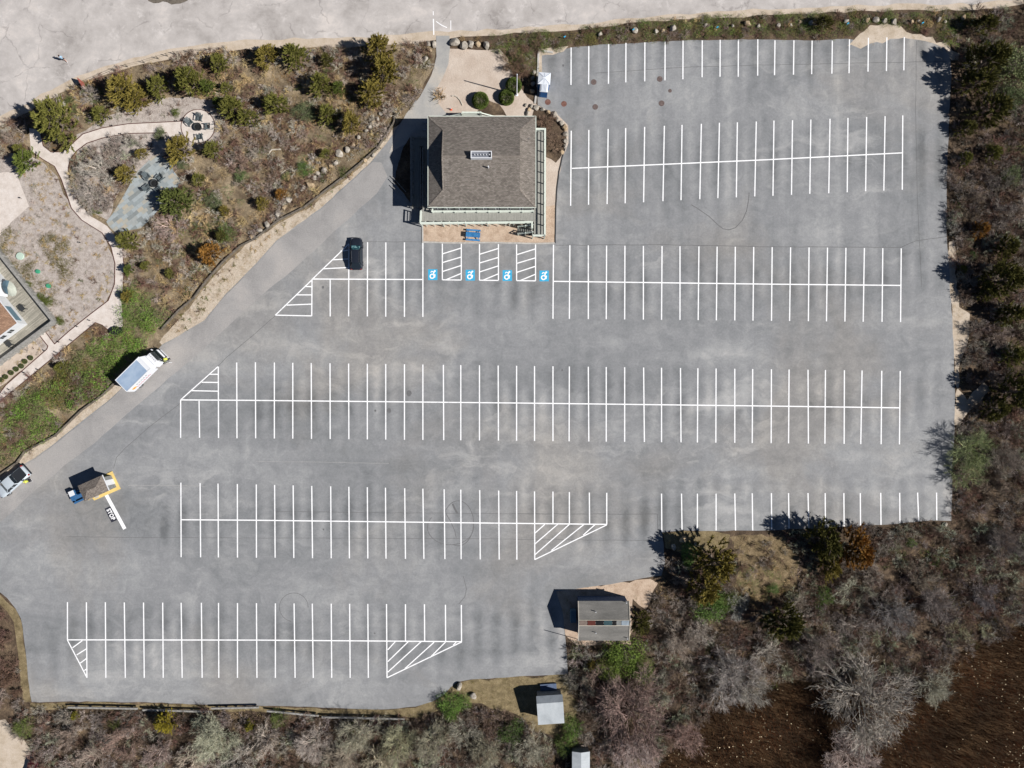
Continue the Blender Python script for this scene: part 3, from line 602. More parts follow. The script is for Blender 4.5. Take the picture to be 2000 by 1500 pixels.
for i, (x, y, r) in enumerate(((799, 768, 5), (760, 802, 4), (733, 802, 2), (631, 561, 2.4), (1098, 723, 1.8), (1100, 128, 2), (632, 1034, 1.6), (732, 1237, 1.6))):
    sheet("oil_stain", rough([(P(x, y)[0] + r / 13 * math.cos(t), P(x, y)[1] + r / 13 * 1.2 * math.sin(t)) for t in np.linspace(0, 6.28, 9)[:-1]], .3, .07, 70 + i), .0335, M['skid'], lot)
# faint worn lines painted on the road
rd = bpy.data.objects["road"]
for pts, w in (([(846.5, 37), (847.3, 68)], .16), ([(852, 42), (862, 49), (873, 54)], .12), ([(880.5, 40), (880.5, 58)], .10), ([(846, 22), (846.5, 30)], .10)):
    mb = MB(); 
    for i in range(len(pts) - 1): seg(mb, pts[i], pts[i + 1], .012 + .0006 * i, w)
    part("worn_marking", mb, M['paint'], rd)
# ================================================================ VEGETATION
rng = np.random.default_rng(7)
def ribbons(a, b, w0, w1, rng):
    """thin blades from a to b (n,3), broad side turned at random"""
    d = b - a; r = rng.normal(size=a.shape); s = np.cross(d, r); s /= (np.linalg.norm(s, axis=1, keepdims=True) + 1e-9)
    s0 = s * np.asarray(w0).reshape(-1, 1) * .5; s1 = s * np.asarray(w1).reshape(-1, 1) * .5
    return np.stack([a - s0, a + s0, b + s1, b - s1], axis=1)
def unit(v): return v / (np.linalg.norm(v, axis=-1, keepdims=True) + 1e-9)
def leaves(c, size, asp, rng, upb=.0):
    n = len(c); u = unit(rng.normal(size=(n, 3)) + np.array([0, 0, 0])); nn = unit(rng.normal(size=(n, 3)) + np.array([0, 0, upb])); v = unit(np.cross(nn, u)); u = np.cross(v, nn)
    s = (np.asarray(size) * np.ones(n)).reshape(-1, 1)
    return np.stack([c - u * s * .5, c + v * s * .5 * asp, c + u * s * .5, c - v * s * .5 * asp], axis=1)
def mesh_q(name, q, cols=None):
    n = len(q); me = bpy.data.meshes.new(name)
    me.vertices.add(n * 4); me.vertices.foreach_set("co", q.astype(np.float32).ravel())
    me.loops.add(n * 4); me.loops.foreach_set("vertex_index", np.arange(n * 4, dtype=np.int32))
    me.polygons.add(n); me.polygons.foreach_set("loop_start", np.arange(0, n * 4, 4, dtype=np.int32))
    try: me.polygons.foreach_set("loop_total", np.full(n, 4, dtype=np.int32))
    except Exception: pass
    if cols is not None:
        at = me.attributes.new("Col", 'FLOAT_COLOR', 'FACE'); at.data.foreach_set("color", cols.astype(np.float32).ravel())
    me.update(calc_edges=True); return me

# --- templates, one metre in radius unless said otherwise
def t_scrub(seed, stems=10, subs=17, h=.85, w=.027, sub=.36):
    r = np.random.default_rng(seed); Q = []
    ph = r.uniform(0, 2 * np.pi, stems); th = np.arccos(r.uniform(.15, 1, stems)); L = r.uniform(.75, 1.08, stems)
    end = np.stack([np.cos(ph) * np.sin(th) * L, np.sin(ph) * np.sin(th) * L, (np.cos(th) * .8 + .25) * h * L], 1)
    base = np.stack([r.normal(0, .08, stems), r.normal(0, .08, stems), np.zeros(stems)], 1)
    mid = (base + end) / 2 + np.array([0, 0, .12]) + r.normal(0, .07, (stems, 3))
    Q.append(ribbons(base, mid, w * 1.5, w * 1.2, r)); Q.append(ribbons(mid, end, w * 1.2, w * .5, r))
    t = r.uniform(.25, 1, (stems, subs, 1)); st = np.where(t < .5, base[:, None] * (1 - 2 * t) + mid[:, None] * 2 * t, mid[:, None] * (2 - 2 * t) + end[:, None] * (2 * t - 1))
    d = unit(unit(end - base)[:, None] * .9 + r.normal(0, .6, (stems, subs, 3)) + np.array([0, 0, .15])); e = st + d * r.uniform(.5, 1.2, (stems, subs, 1)) * sub
    st = st.reshape(-1, 3); e = e.reshape(-1, 3); k = st + (e - st) * .5 + r.normal(0, .03, st.shape)
    Q.append(ribbons(st, k, w, w * .8, r)); Q.append(ribbons(k, e, w * .8, w * .35, r))
    e2 = k + unit((e - st) + r.normal(0, .25, st.shape)) * sub * .55; Q.append(ribbons(k, e2, w * .7, w * .3, r))
    q = np.concatenate(Q); q[..., 2] = np.maximum(q[..., 2], .01); return q
def t_leafy(seed, n=190, size=.13, h=.85, asp=.55):
    r = np.random.default_rng(seed); ph = r.uniform(0, 2 * np.pi, n); ct = r.uniform(.0, 1, n); st = np.sqrt(1 - ct ** 2); lob = 1 + .22 * np.sin(ph * 3 + seed) * st + r.normal(0, .09, n)
    R_ = lob * r.uniform(.72, 1.05, n); c = np.stack([np.cos(ph) * st * R_, np.sin(ph) * st * R_, ct * h * R_ + .05], 1)
    return leaves(c, r.uniform(.7, 1.3, n) * size, asp, r, .5)
def t_tuft(seed, n=22, h=.5, w=.03):
    r = np.random.default_rng(seed); a = np.stack([r.normal(0, .25, n), r.normal(0, .25, n), np.zeros(n)], 1)
    d = unit(np.stack([r.normal(0, .7, n), r.normal(0, .7, n), np.ones(n)], 1)); b = a + d * r.uniform(.5, 1, (n, 1)) * h
    return ribbons(a, b, w, w * .4, r)
def t_cedar(seed, clumps=95, blades=20, h=1.9, w=.05, blen=.24, round_=.0, tight=1.0):
    """open feathery crown: upswept sprays of short scaly branchlets set in uneven tiers"""
    r = np.random.default_rng(seed); Q = []
    k = 9; lobph = r.uniform(0, 2 * np.pi, k); lobam = r.uniform(-.34, .26, k)
    for i in range(clumps):
        z = r.uniform(.04, 1) ** .8; ph = r.uniform(0, 2 * np.pi)
        env = ((1 - z) ** .62) * (1 - round_) + round_ * math.sqrt(max(0, 1 - (z * 1.02 - .02) ** 2))
        am = sum(a * math.exp(-((((ph - p + math.pi) % (2 * math.pi)) - math.pi) / .38) ** 2) for p, a in zip(lobph, lobam))
        rad = max(.05, (env * (1 + am)) * r.uniform(.55, 1.0))
        c = np.array([math.cos(ph) * rad, math.sin(ph) * rad, .12 + z * h * .9])
        out = np.array([math.cos(ph), math.sin(ph), .55 + .5 * z]) + r.normal(0, .28, 3); out /= np.linalg.norm(out)
        n = blades; t = r.uniform(0, 1, (n, 1)); a = c + out * (t - .5) * .46 * tight
        d = unit(out + r.normal(0, .30, (n, 3))); b = a + d * r.uniform(.5, 1.15, (n, 1)) * blen
        Q.append(ribbons(a, b, w * .9, w * .35, r)); m = (a + b) / 2
        b2 = m + unit(d + r.normal(0, .45, (n, 3))) * blen * .6; Q.append(ribbons(m, b2, w * .8, w * .3, r))
    q = np.concatenate(Q); q[..., 2] = np.maximum(q[..., 2], .03); return q
def t_ball(seed, n=2800):
    r = np.random.default_rng(seed); v = unit(r.normal(size=(n, 3))); v[:, 2] = np.abs(v[:, 2]) * 1.0
    rad = r.uniform(.86, 1.03, (n, 1)); c = v * rad * np.array([1, 1, 1.0]) + np.array([0, 0, .25])
    low = r.uniform(0, .3, (n // 4, 1)); ph = r.uniform(0, 2 * np.pi, n // 4); c2 = np.stack([np.cos(ph) * .96, np.sin(ph) * .96, low[:, 0]], 1)
    c = np.concatenate([c, c2]); vv = np.concatenate([v, unit(c2)])
    a = c - vv * .03; b = c + unit(vv + r.normal(0, .35, vv.shape)) * .10
    return ribbons(a, b, .10, .06, r)
def t_bare(seed, limbs=7, h=.75, c1=6, c2=6, tw=8, w=.024):
    """leafless tree: limb wood (returned apart) and a haze of fine twigs"""
    r = np.random.default_rng(seed); W = []; T = []
    def grow(p, d, L, lv, wd):
        m = p + d * L * .5 + r.normal(0, L * .05, 3); e = m + unit(d + r.normal(0, .16, 3)) * L * .5
        tgt = W if lv < 2 else T
        tgt.append((p, m, wd, wd * .8)); tgt.append((m, e, wd * .8, wd * .55))
        if lv == 3: return
        n = (c1, c2, tw)[lv]
        for i in range(n):
            t = r.uniform(.3, 1.0); q = p + (m - p) * 2 * t if t < .5 else m + (e - m) * (2 * t - 1)
            nd = unit(unit(e - p) * .95 + r.normal(0, .52, 3) + np.array([0, 0, .12])); grow(q, nd, L * (.62, .62, .75)[lv] * r.uniform(.7, 1.15), lv + 1, max(wd * .5, w * .30))
    for i in range(limbs):
        ph = 2 * math.pi * (i + r.uniform(-.3, .3)) / limbs; el = r.uniform(.12, 1.1)
        d = np.array([math.cos(ph) * math.cos(el), math.sin(ph) * math.cos(el), math.sin(el) + .15]); d /= np.linalg.norm(d)
        grow(np.array([0, 0, .04]), d, r.uniform(.42, .58), 0, w * 1.3)
    f = lambda S, rr: ribbons(np.array([s[0] for s in S]), np.array([s[1] for s in S]), np.array([s[2] for s in S]), np.array([s[3] for s in S]), rr)
    wq = np.concatenate([f(W, r), f(W, r)]); tq = f(T, r)
    for q in (wq, tq): q[..., 2] = np.maximum(q[..., 2] * (h / .75), .02)
    return wq, tq

T_SCRUB = [t_scrub(100 + i) for i in range(8)]
T_LEAF = [t_leafy(200 + i) for i in range(6)]
T_TUFT = [t_tuft(300 + i) for i in range(5)]

def in_poly(pts, x, y):
    c = np.zeros(len(x), bool); n = len(pts)
    for i in range(n):
        x1, y1 = pts[i]; x2, y2 = pts[(i + 1) % n]
        if y1 == y2: continue
        k = ((y1 > y) != (y2 > y)) & (x < (x2 - x1) * (y - y1) / (y2 - y1) + x1); c ^= k
    return c
def lc(c, k=1.0): return np.array([lin(v) * ALB * k for v in c])
def scatter(name, label, poly_px, templates, dens, rad, cols, hs=1.0, holes=(), seed=1, cat=None, clump=.0, kind="stuff", colk=1.25, jit=.12, holem=.35):
    """fill an area with growth nobody could count: one object"""
    r = np.random.default_rng(seed); poly = PX(poly_px); xs = [p[0] for p in poly]; ys = [p[1] for p in poly]
    area = abs(sum(poly[i][0] * poly[(i + 1) % len(poly)][1] - poly[(i + 1) % len(poly)][0] * poly[i][1] for i in range(len(poly)))) / 2
    n = int(area * dens * (max(xs) - min(xs)) * (max(ys) - min(ys)) / max(area, 1) )
    x = r.uniform(min(xs), max(xs), n); y = r.uniform(min(ys), max(ys), n); k = in_poly(poly, x, y)
    for hpoly in holes:
        hp = PX(hpoly)
        for dx, dy in ((0, 0), (holem, 0), (-holem, 0), (0, holem), (0, -holem)): k &= ~in_poly(hp, x + dx, y + dy)
    if clump:
        f = np.sin(x * .9 + seed) * np.sin(y * .8 + seed * 2) + np.sin(x * .31 + y * .23 + seed) + r.normal(0, .4, n); k &= f > clump
    x, y = x[k], y[k]; n = len(x); Q = []; C = []
    w = np.array([c[1] for c in cols], float); w /= w.sum(); pal = [lc(c[0], colk) for c in cols]
    # neighbouring plants tend to be of one kind
    nf = (np.sin(x * .35 + seed) + np.sin(y * .41 + 2 * seed) + np.sin((x + y) * .17)) / 3 * .5 + .5
    u = np.clip(nf * .6 + r.uniform(0, 1, n) * .7 - .15, 0, .9999); idx = np.searchsorted(np.cumsum(w), u).clip(0, len(cols) - 1)
    for i in range(n):
        t = templates[r.integers(len(templates))]; s = r.uniform(*rad); a = r.uniform(0, 6.283); ca, sa = math.cos(a) * s, math.sin(a) * s
        z = s * hs * r.uniform(.75, 1.25)
        q = np.empty_like(t); q[..., 0] = t[..., 0] * ca - t[..., 1] * sa + x[i]; q[..., 1] = t[..., 0] * sa + t[..., 1] * ca + y[i]; q[..., 2] = t[..., 2] * z + .03
        Q.append(q); c = np.ones((len(t), 4)); c[:, :3] = pal[idx[i]] * (1 + r.normal(0, jit)) * r.uniform(.95, 1.05, 3); C.append(c)
    if not Q: return
    o = link(name, mesh_q(name, np.concatenate(Q), np.clip(np.concatenate(C), .004, .9)), M['scrub'])
    return setp(o, label, None, None, kind)

GRAY = (150, 138, 130); BROWN = (120, 98, 84); REDB = (124, 98, 88); LICH = (158, 160, 140); DKG = (92, 100, 60); GRN = (112, 128, 72); BRG = (122, 146, 72); TANG = (186, 164, 124); PALE = (176, 168, 158); OLV = (116, 110, 62); ORNG = (150, 110, 58)
PATHS = [PATH1, [(350, 215), (420, 215), (424, 280), (350, 280)], [(-80, 400), (-40, 345), (12, 330), (36, 332), (60, 403), (24, 440), (-80, 560)], [(292, 306), (310, 300), (345, 318), (345, 330), (352, 345), (355, 360), (320, 405), (294, 433), (278, 450), (226, 460), (205, 435), (240, 380)]]
COURT = [(845, 60), (1000, 60), (1000, 140), (1030, 200), (1108, 230), (1108, 490), (750, 490), (758, 300), (790, 228), (845, 140)]
HOUSE = [(-80, 440), (0, 490), (108, 628), (0, 710), (-80, 770)]
NW_OUT = [(-80, 300), (0, 250), (62, 218), (152, 168), (262, 130), (400, 103), (600, 94), (780, 88), (838, 84), (842, 130), (815, 190), (785, 228), (766, 245), (738, 288), (695, 322), (636, 368), (592, 400), (540, 428), (498, 460), (468, 477), (436, 505), (400, 545), (375, 580), (345, 605), (318, 640), (300, 665), (225, 740), (195, 772), (155, 800), (105, 850), (45, 882), (0, 920), (-80, 980)]
MUL1 = [(-60, 330), (20, 300), (50, 300), (85, 318), (112, 345), (125, 380), (150, 412), (205, 460), (225, 510), (224, 560), (200, 605), (120, 665), (40, 720), (-60, 800)]
MUL2 = [(150, 258), (200, 236), (268, 215), (330, 196), (372, 192), (420, 200), (428, 270), (390, 285), (330, 290), (300, 300), (270, 306), (180, 285), (140, 310), (140, 275)]
SAND1 = [(-60, 740), (0, 690), (62, 650), (92, 690), (60, 712), (0, 755), (-60, 800)]
GSH = [(235, 570), (262, 560), (300, 590), (320, 620), (318, 640), (225, 735), (195, 768), (150, 800), (105, 845), (45, 880), (0, 915), (-80, 970), (-80, 905), (0, 810), (60, 765), (120, 725), (180, 672), (215, 665), (240, 640)]
NH = PATHS + [HOUSE, MUL1, MUL2, SAND1]
scatter("scrub", "low grey and brown leafless scrub filling the sandy garden", NW_OUT, T_SCRUB, 1.35, (.55, 1.1), [(GRAY, 3), (BROWN, 3), (REDB, 1), (PALE, 2), (TANG, 2.4), (DKG, 1)], .9, NH + [GSH], 11, clump=-.9, colk=1.4)
scatter("dry_grass", "tan dry grass tufts between the garden scrub", NW_OUT, T_TUFT, 1.6, (.5, 1.1), [(TANG, 4), (ORNG, 1), (OLV, 1)], .9, NH, 12)
scatter("green_shrubbery", "dense fresh green shrubbery between lower shell path and drive", [(235, 570), (262, 560), (300, 590), (320, 620), (318, 640), (225, 735), (195, 768), (150, 800), (105, 845), (45, 880), (0, 915), (-80, 970), (-80, 905), (0, 810), (60, 765), (120, 725), (180, 672), (215, 665), (240, 640)],
        T_LEAF, 1.7, (.6, 1.2), [(GRN, 3), ((118, 150, 66), 3), (DKG, 2), (OLV, 1)], 1.0, [SAND1], 13, colk=1.2)
scatter("scrub", "grey twiggy scrub mixed through the shrubbery beside the drive", [(0, 810), (60, 770), (150, 720), (225, 740), (105, 850), (0, 915), (-80, 970), (-80, 880)], T_SCRUB, .8, (.6, 1.1), [(GRAY, 2), (BROWN, 2), (REDB, 1)], 1.2, [], 14, clump=-.1, colk=1.3)
scatter("green_shrubbery", "low green plants along the stony slope above the drive", [(640, 350), (700, 300), (740, 250), (765, 215), (800, 150), (838, 100), (842, 130), (815, 190), (785, 228), (760, 262), (738, 292), (695, 325), (650, 362)], T_LEAF, .7, (.3, .65), [(GRN, 2), (DKG, 2), (OLV, 2), (LICH, 1)], .7, [], 15)
scatter("green_shrubbery", "scattered grey green shrubs across the middle of the garden", [(380, 330), (640, 250), (620, 350), (560, 380), (470, 430), (420, 520), (330, 620), (260, 640), (250, 560), (300, 470), (360, 420)], T_LEAF, .10, (.5, 1.1), [(GRN, 1), ((112, 128, 84), 3), (LICH, 1)], .9, NH, 16)
scatter("garden_tufts", "sparse grey and tan plants in the bark mulch", MUL1, T_TUFT + T_SCRUB[:3], 2.4, (.25, .6), [(PALE, 2), (TANG, 2), (BROWN, 1), (DKG, 1)], .6, PATHS + [HOUSE], 17)
scatter("garden_tufts", "sparse grey twiggy plants beside the gravel circle path", MUL2, T_TUFT + T_SCRUB[:3], 1.8, (.25, .6), [(PALE, 2), (BROWN, 2)], .6, PATHS, 18)
scatter("scrub", "dense grey twiggy shrub mass inside the bend of the shell path", [(150, 300), (172, 285), (200, 275), (262, 268), (285, 290), (262, 335), (232, 385), (208, 430), (180, 415), (152, 384), (142, 350), (140, 320)], T_SCRUB, 1.1, (.8, 1.3), [((164, 156, 148), 3), (GRAY, 2), (LICH, 1)], .9, PATHS, 19)
TOP = [(958, 72), (1030, 63), (1104, 59), (1108, 62), (1110, 86), (1090, 98), (1050, 100), (1048, 140), (1044, 160), (1034, 166), (998, 138), (985, 105), (950, 92)]
TOP2 = [(1118, 58), (1200, 50), (1300, 41), (1400, 34), (1500, 30), (1600, 26), (1690, 22), (1800, 20), (1900, 21), (1905, 60), (1860, 95), (1800, 64), (1770, 58), (1755, 50), (1700, 45), (1680, 60), (1655, 74), (1586, 76), (1480, 74), (1400, 75), (1330, 77), (1260, 80), (1190, 83), (1150, 86), (1118, 90)]
for i, tp in enumerate((TOP, TOP2)):
    scatter("hedge_bank", ("short green and brown hedge bank in the corner by the sand court", "long green and brown hedge bank between road and first bays")[i], tp, T_LEAF, 2.6, (.35, .75), [(GRN, 4), (DKG, 3), (OLV, 2), (BRG, 1)], .8, [], 21 + i, colk=1.4)
    scatter("scrub", ("brown twigs over the hedge bank in the corner by the sand court", "brown and grey twigs over the long hedge bank")[i], tp, T_SCRUB, .9, (.4, .8), [(BROWN, 3), (GRAY, 2), (REDB, 1.5), (TANG, 1)], .8, [], 23 + i)
EAST = [(1905, 24), (2000, 12), (2120, 0), (2120, 1240), (2000, 1225), (1930, 1250), (1880, 1275), (1850, 1300), (1800, 1335), (1700, 1350), (1600, 1335), (1540, 1330), (1460, 1355), (1400, 1376), (1350, 1424), (1300, 1470), (1260, 1500), (1240, 1560), (-60, 1560), (-60, 1430), (0, 1408), (40, 1385), (62, 1384), (300, 1390), (500, 1394), (680, 1402), (820, 1404), (880, 1385), (930, 1376), (1010, 1400), (1050, 1436), (1125, 1440), (1132, 1380), (1114, 1345), (1112, 1300), (1108, 1262), (1240, 1262), (1265, 1200), (1285, 1150),
        (1300, 1120), (1304, 1085), (1340, 1090), (1420, 1072), (1428, 1048), (1480, 1042), (1620, 1034), (1740, 1028), (1858, 1024), (1864, 985), (1866, 920), (1870, 840), (1900, 800), (1936, 765), (1920, 742), (1890, 780), (1872, 765), (1880, 700), (1896, 660), (1898, 612), (1875, 600), (1868, 520), (1856, 465), (1852, 380), (1854, 300), (1858, 200), (1864, 130), (1876, 110)]
SH = [[(1425, 1050), (1530, 1046), (1565, 1090), (1550, 1150), (1475, 1190), (1428, 1160), (1445, 1100)], [(1120, 1145), (1235, 1145), (1235, 1258), (1120, 1258)], [(1035, 1345), (1108, 1340), (1112, 1422), (1040, 1425)], [(1116, 1455), (1156, 1455), (1156, 1540), (1116, 1540)], [(-200, 1415), (10, 1405), (25, 1425), (45, 1440), (55, 1460), (68, 1485), (66, 1560), (-200, 1560)]]
scatter("scrub", "tall tangled grey brown scrub south and east of the parking lot", EAST, T_SCRUB, 1.15, (.7, 1.5), [((136, 126, 120), 4), ((118, 102, 90), 4), ((122, 96, 86), 1.3), ((158, 150, 142), 2), (LICH, 1.6), ((104, 92, 84), 2)], 1.0, SH, 31, clump=-1.4, colk=1.3)
scatter("dry_grass", "tan leaf litter and dead grass under the scrub", EAST, T_TUFT, 1.5, (.5, 1.2), [(TANG, 3), (BROWN, 1)], .8, SH, 32, colk=1.25, clump=.2)
scatter("green_shrubbery", "patches of green briar through the scrub", EAST, T_LEAF, .11, (.5, 1.1), [(GRN, 2), (DKG, 2), (OLV, 2)], 1.0, SH, 33, colk=1.0, clump=.3)
WEST = [(-60, 1150), (0, 1182), (24, 1216), (36, 1290), (44, 1371), (44, 1384), (0, 1406), (-60, 1420)]
scatter("scrub", "grey brown scrub in the west corner beside the lot", WEST, T_SCRUB, .9, (.6, 1.3), [(GRAY, 3), (BROWN, 3), (REDB, 2)], 1.0, [], 34)
# grass on the verges
for i, (pl, lab) in enumerate((([(893, 1333), (920, 1328), (1000, 1323), (1110, 1318), (1112, 1345), (1130, 1380), (1125, 1430), (1108, 1440), (1112, 1345), (1035, 1345), (1010, 1395), (940, 1375), (880, 1370)], "dry yellow green grass beside the white roofed shed"),
        ([(1294, 1041), (1340, 1037), (1425, 1045), (1420, 1070), (1340, 1085), (1300, 1070)], "mown green brown grass at the corner of the lot"),
        ([(60, 1372), (300, 1374), (500, 1380), (680, 1386), (812, 1383), (870, 1360), (880, 1375), (820, 1402), (500, 1390), (60, 1384)], "narrow dry grass strip between asphalt and timber guard rails"),
        ([(828, 440), (1040, 445), (1084, 440), (1083, 470), (960, 471), (830, 469)], "sparse litter and weeds in the sand bed"))):
    scatter("grass", lab, pl, T_TUFT, 5.0 if i < 3 else .8, (.2, .42), [(TANG, 3), (OLV, 2), ((150, 140, 84), 3)], .5, [], 41 + i, kind="stuff")
scatter("grass", "dry grass and sprouting weeds along the sand bank above the drive", [(770, 250), (755, 285), (695, 345), (625, 405), (545, 465), (480, 535), (400, 622), (350, 655), (318, 640), (380, 580), (440, 508), (500, 465), (600, 405), (700, 330), (745, 290)], T_TUFT, 1.8, (.2, .45), [(TANG, 4), (OLV, 1), (GRN, 1)], .5, [], 46)
# marsh reeds
def marsh():
    r = np.random.default_rng(77); poly = PX([(2120, 1200), (2000, 1222), (1930, 1250), (1880, 1276), (1850, 1305), (1800, 1338), (1700, 1352), (1600, 1338), (1540, 1332), (1460, 1360), (1400, 1380), (1350, 1428), (1300, 1478), (1240, 1560), (2120, 1560)])
    n = 64000; x = r.uniform(14, 85, n); y = r.uniform(-62, -33, n); k = in_poly(poly, x, y); x, y = x[k], y[k]; n = len(x)
    a = np.stack([x, y, np.zeros(n)], 1); h = r.uniform(.5, 1.15, n); b = a + np.stack([r.normal(0, .16, n), r.normal(0, .16, n), h], 1)
    q = ribbons(a, b, .05, .02, r); base = lc((122, 92, 68), 1.35); g = np.clip(1 + r.normal(0, .25, (n, 1)) + .3 * np.sin(x * .3)[:, None] * np.sin(y * .4)[:, None], .3, 2)
    c = np.ones((n, 4)); c[:, :3] = base * g
    dn = .5 + .5 * np.sin(x * .22 + 1.3 * np.sin(y * .3)) * np.sin(y * .27 + x * .09); g *= (.72 + .5 * dn)[:, None]; c[:, :3] = base * g; m = r.random(n) < .008 + .05 * dn ** 2; p = b[m]; q2 = leaves(p, r.uniform(.14, .26, len(p)), .7, r, 1.5); c2 = np.ones((len(p), 4)); c2[:, :3] = lc((196, 180, 150), 1.2) * r.uniform(.5, 1.2, (len(p), 1))
    setp(link("marsh_reeds", mesh_q("marsh_reeds", np.concatenate([q, q2]), np.clip(np.concatenate([c, c2]), .004, .9)), M['scrub']), "dark brown marsh reeds with pale seed heads in the south east", None, None, "stuff")
marsh()

# ---------------------------------------------------------------- countable trees and bushes
def qm(name, q): return mesh_q(name, q)
def trunk_mesh(seed, h):
    r = random.Random(seed); mb = MB(); p = Vector((0, 0, 0)); rad = .10
    for i in range(4):
        q = p + Vector((r.uniform(-.04, .04), r.uniform(-.04, .04), h / 4)); mb.tube(p, q, rad, rad * .72, 6); rad *= .72
        for k in range(3):
            a = r.uniform(0, 6.28); mb.tube(q, q + Vector((math.cos(a) * .5, math.sin(a) * .5, .22)), rad * .5, .012, 4)
        p = q
    me = bpy.data.meshes.new("trunk"); me.from_pydata([tuple(v) for v in mb.v], [], mb.f); me.update(); me.materials.append(M['bark']); return me
def wm(q, mat, name):
    me = qm(name, q); me.materials.append(M[mat]); return me
KIND = {
 'cedar': [(wm(t_cedar(500 + i, 120, 30, 1.8, .042, .16), 'leaf', "crown"), trunk_mesh(i, 1.5)) for i in range(6)],
 'pine':  [(wm(t_cedar(520 + i, 240, 20, 1.3, .040, .13, .6, .6), 'leaf', "crown"), trunk_mesh(10 + i, .95)) for i in range(2)],
 'leafy': [(wm(np.concatenate([t_leafy(540 + i, 2600, .062, .95, .6), t_scrub(560 + i, 16, 26, .95, .018, .3)]), 'leaf', "crown"), trunk_mesh(20 + i, .5)) for i in range(3)],
 'ball':  [(wm(t_ball(580 + i), 'leaf', "crown"), trunk_mesh(30 + i, .4)) for i in range(2)],
}
BIG = [(wm(b_, 'leaf', 'crown'), wm(a_, 'leaf', 'limbs')) for a_, b_ in (t_bare(650 + i, 14, .75, 6, 6, 9, .014) for i in range(3))]
BARE = []
for i in range(5):
    wq, tq = t_bare(600 + i, 8); BARE.append((wm(tq, 'leaf', "crown"), wm(wq, 'leaf', "limbs")))
def s2l(c, k=1.25): return (*[min(lin(v) * ALB * k, .8) for v in c], 1)
def plant(kind, px, py, rpx, col, label, cat="tree", name=None, group=None, hs=1.0, k=[0], ck=1.3):
    k[0] += 1; rr = random.Random(k[0] * 31); rad = rpx / PPM * (1.28 if kind == 'bare' else 1)
    hgt = {'cedar': 1.7, 'pine': 1.2, 'leafy': .9, 'ball': 1.1, 'bare': .75}[kind] * rad * hs
    rad *= 1 - hgt * .5 / CAM_H
    x, y = P(px, py, hgt * .5)
    nm = name or {'cedar': 'cedar_tree', 'pine': 'pine_tree', 'leafy': 'leafy_shrub', 'ball': 'clipped_shrub', 'bare': 'bare_tree'}[kind]
    t = thing(nm, label, cat, (x, y, .02), rr.uniform(0, 6.28), group); sq = rr.uniform(.84, 1.16) if kind != 'ball' else 1.0; t.scale = (rad * sq, rad / sq, rad * hs)
    if kind == 'bare':
        cm, lm = (BIG if rpx >= 40 else BARE)[k[0] % (3 if rpx >= 40 else 5)]
    else:
        cm, lm = KIND[kind][k[0] % len(KIND[kind])]
    c = bpy.data.objects.new("crown", cm); COL.objects.link(c); c.parent = t; c.color = s2l(col, ck)
    w = bpy.data.objects.new("trunk", lm); COL.objects.link(w); w.parent = t; w.color = s2l([min(255, v * 1.22) for v in col], ck)
    return t
CG, CO, CB, CD, CR, GG = (118, 118, 60), (134, 122, 62), (104, 116, 56), (94, 92, 48), (150, 110, 56), (112, 122, 88)
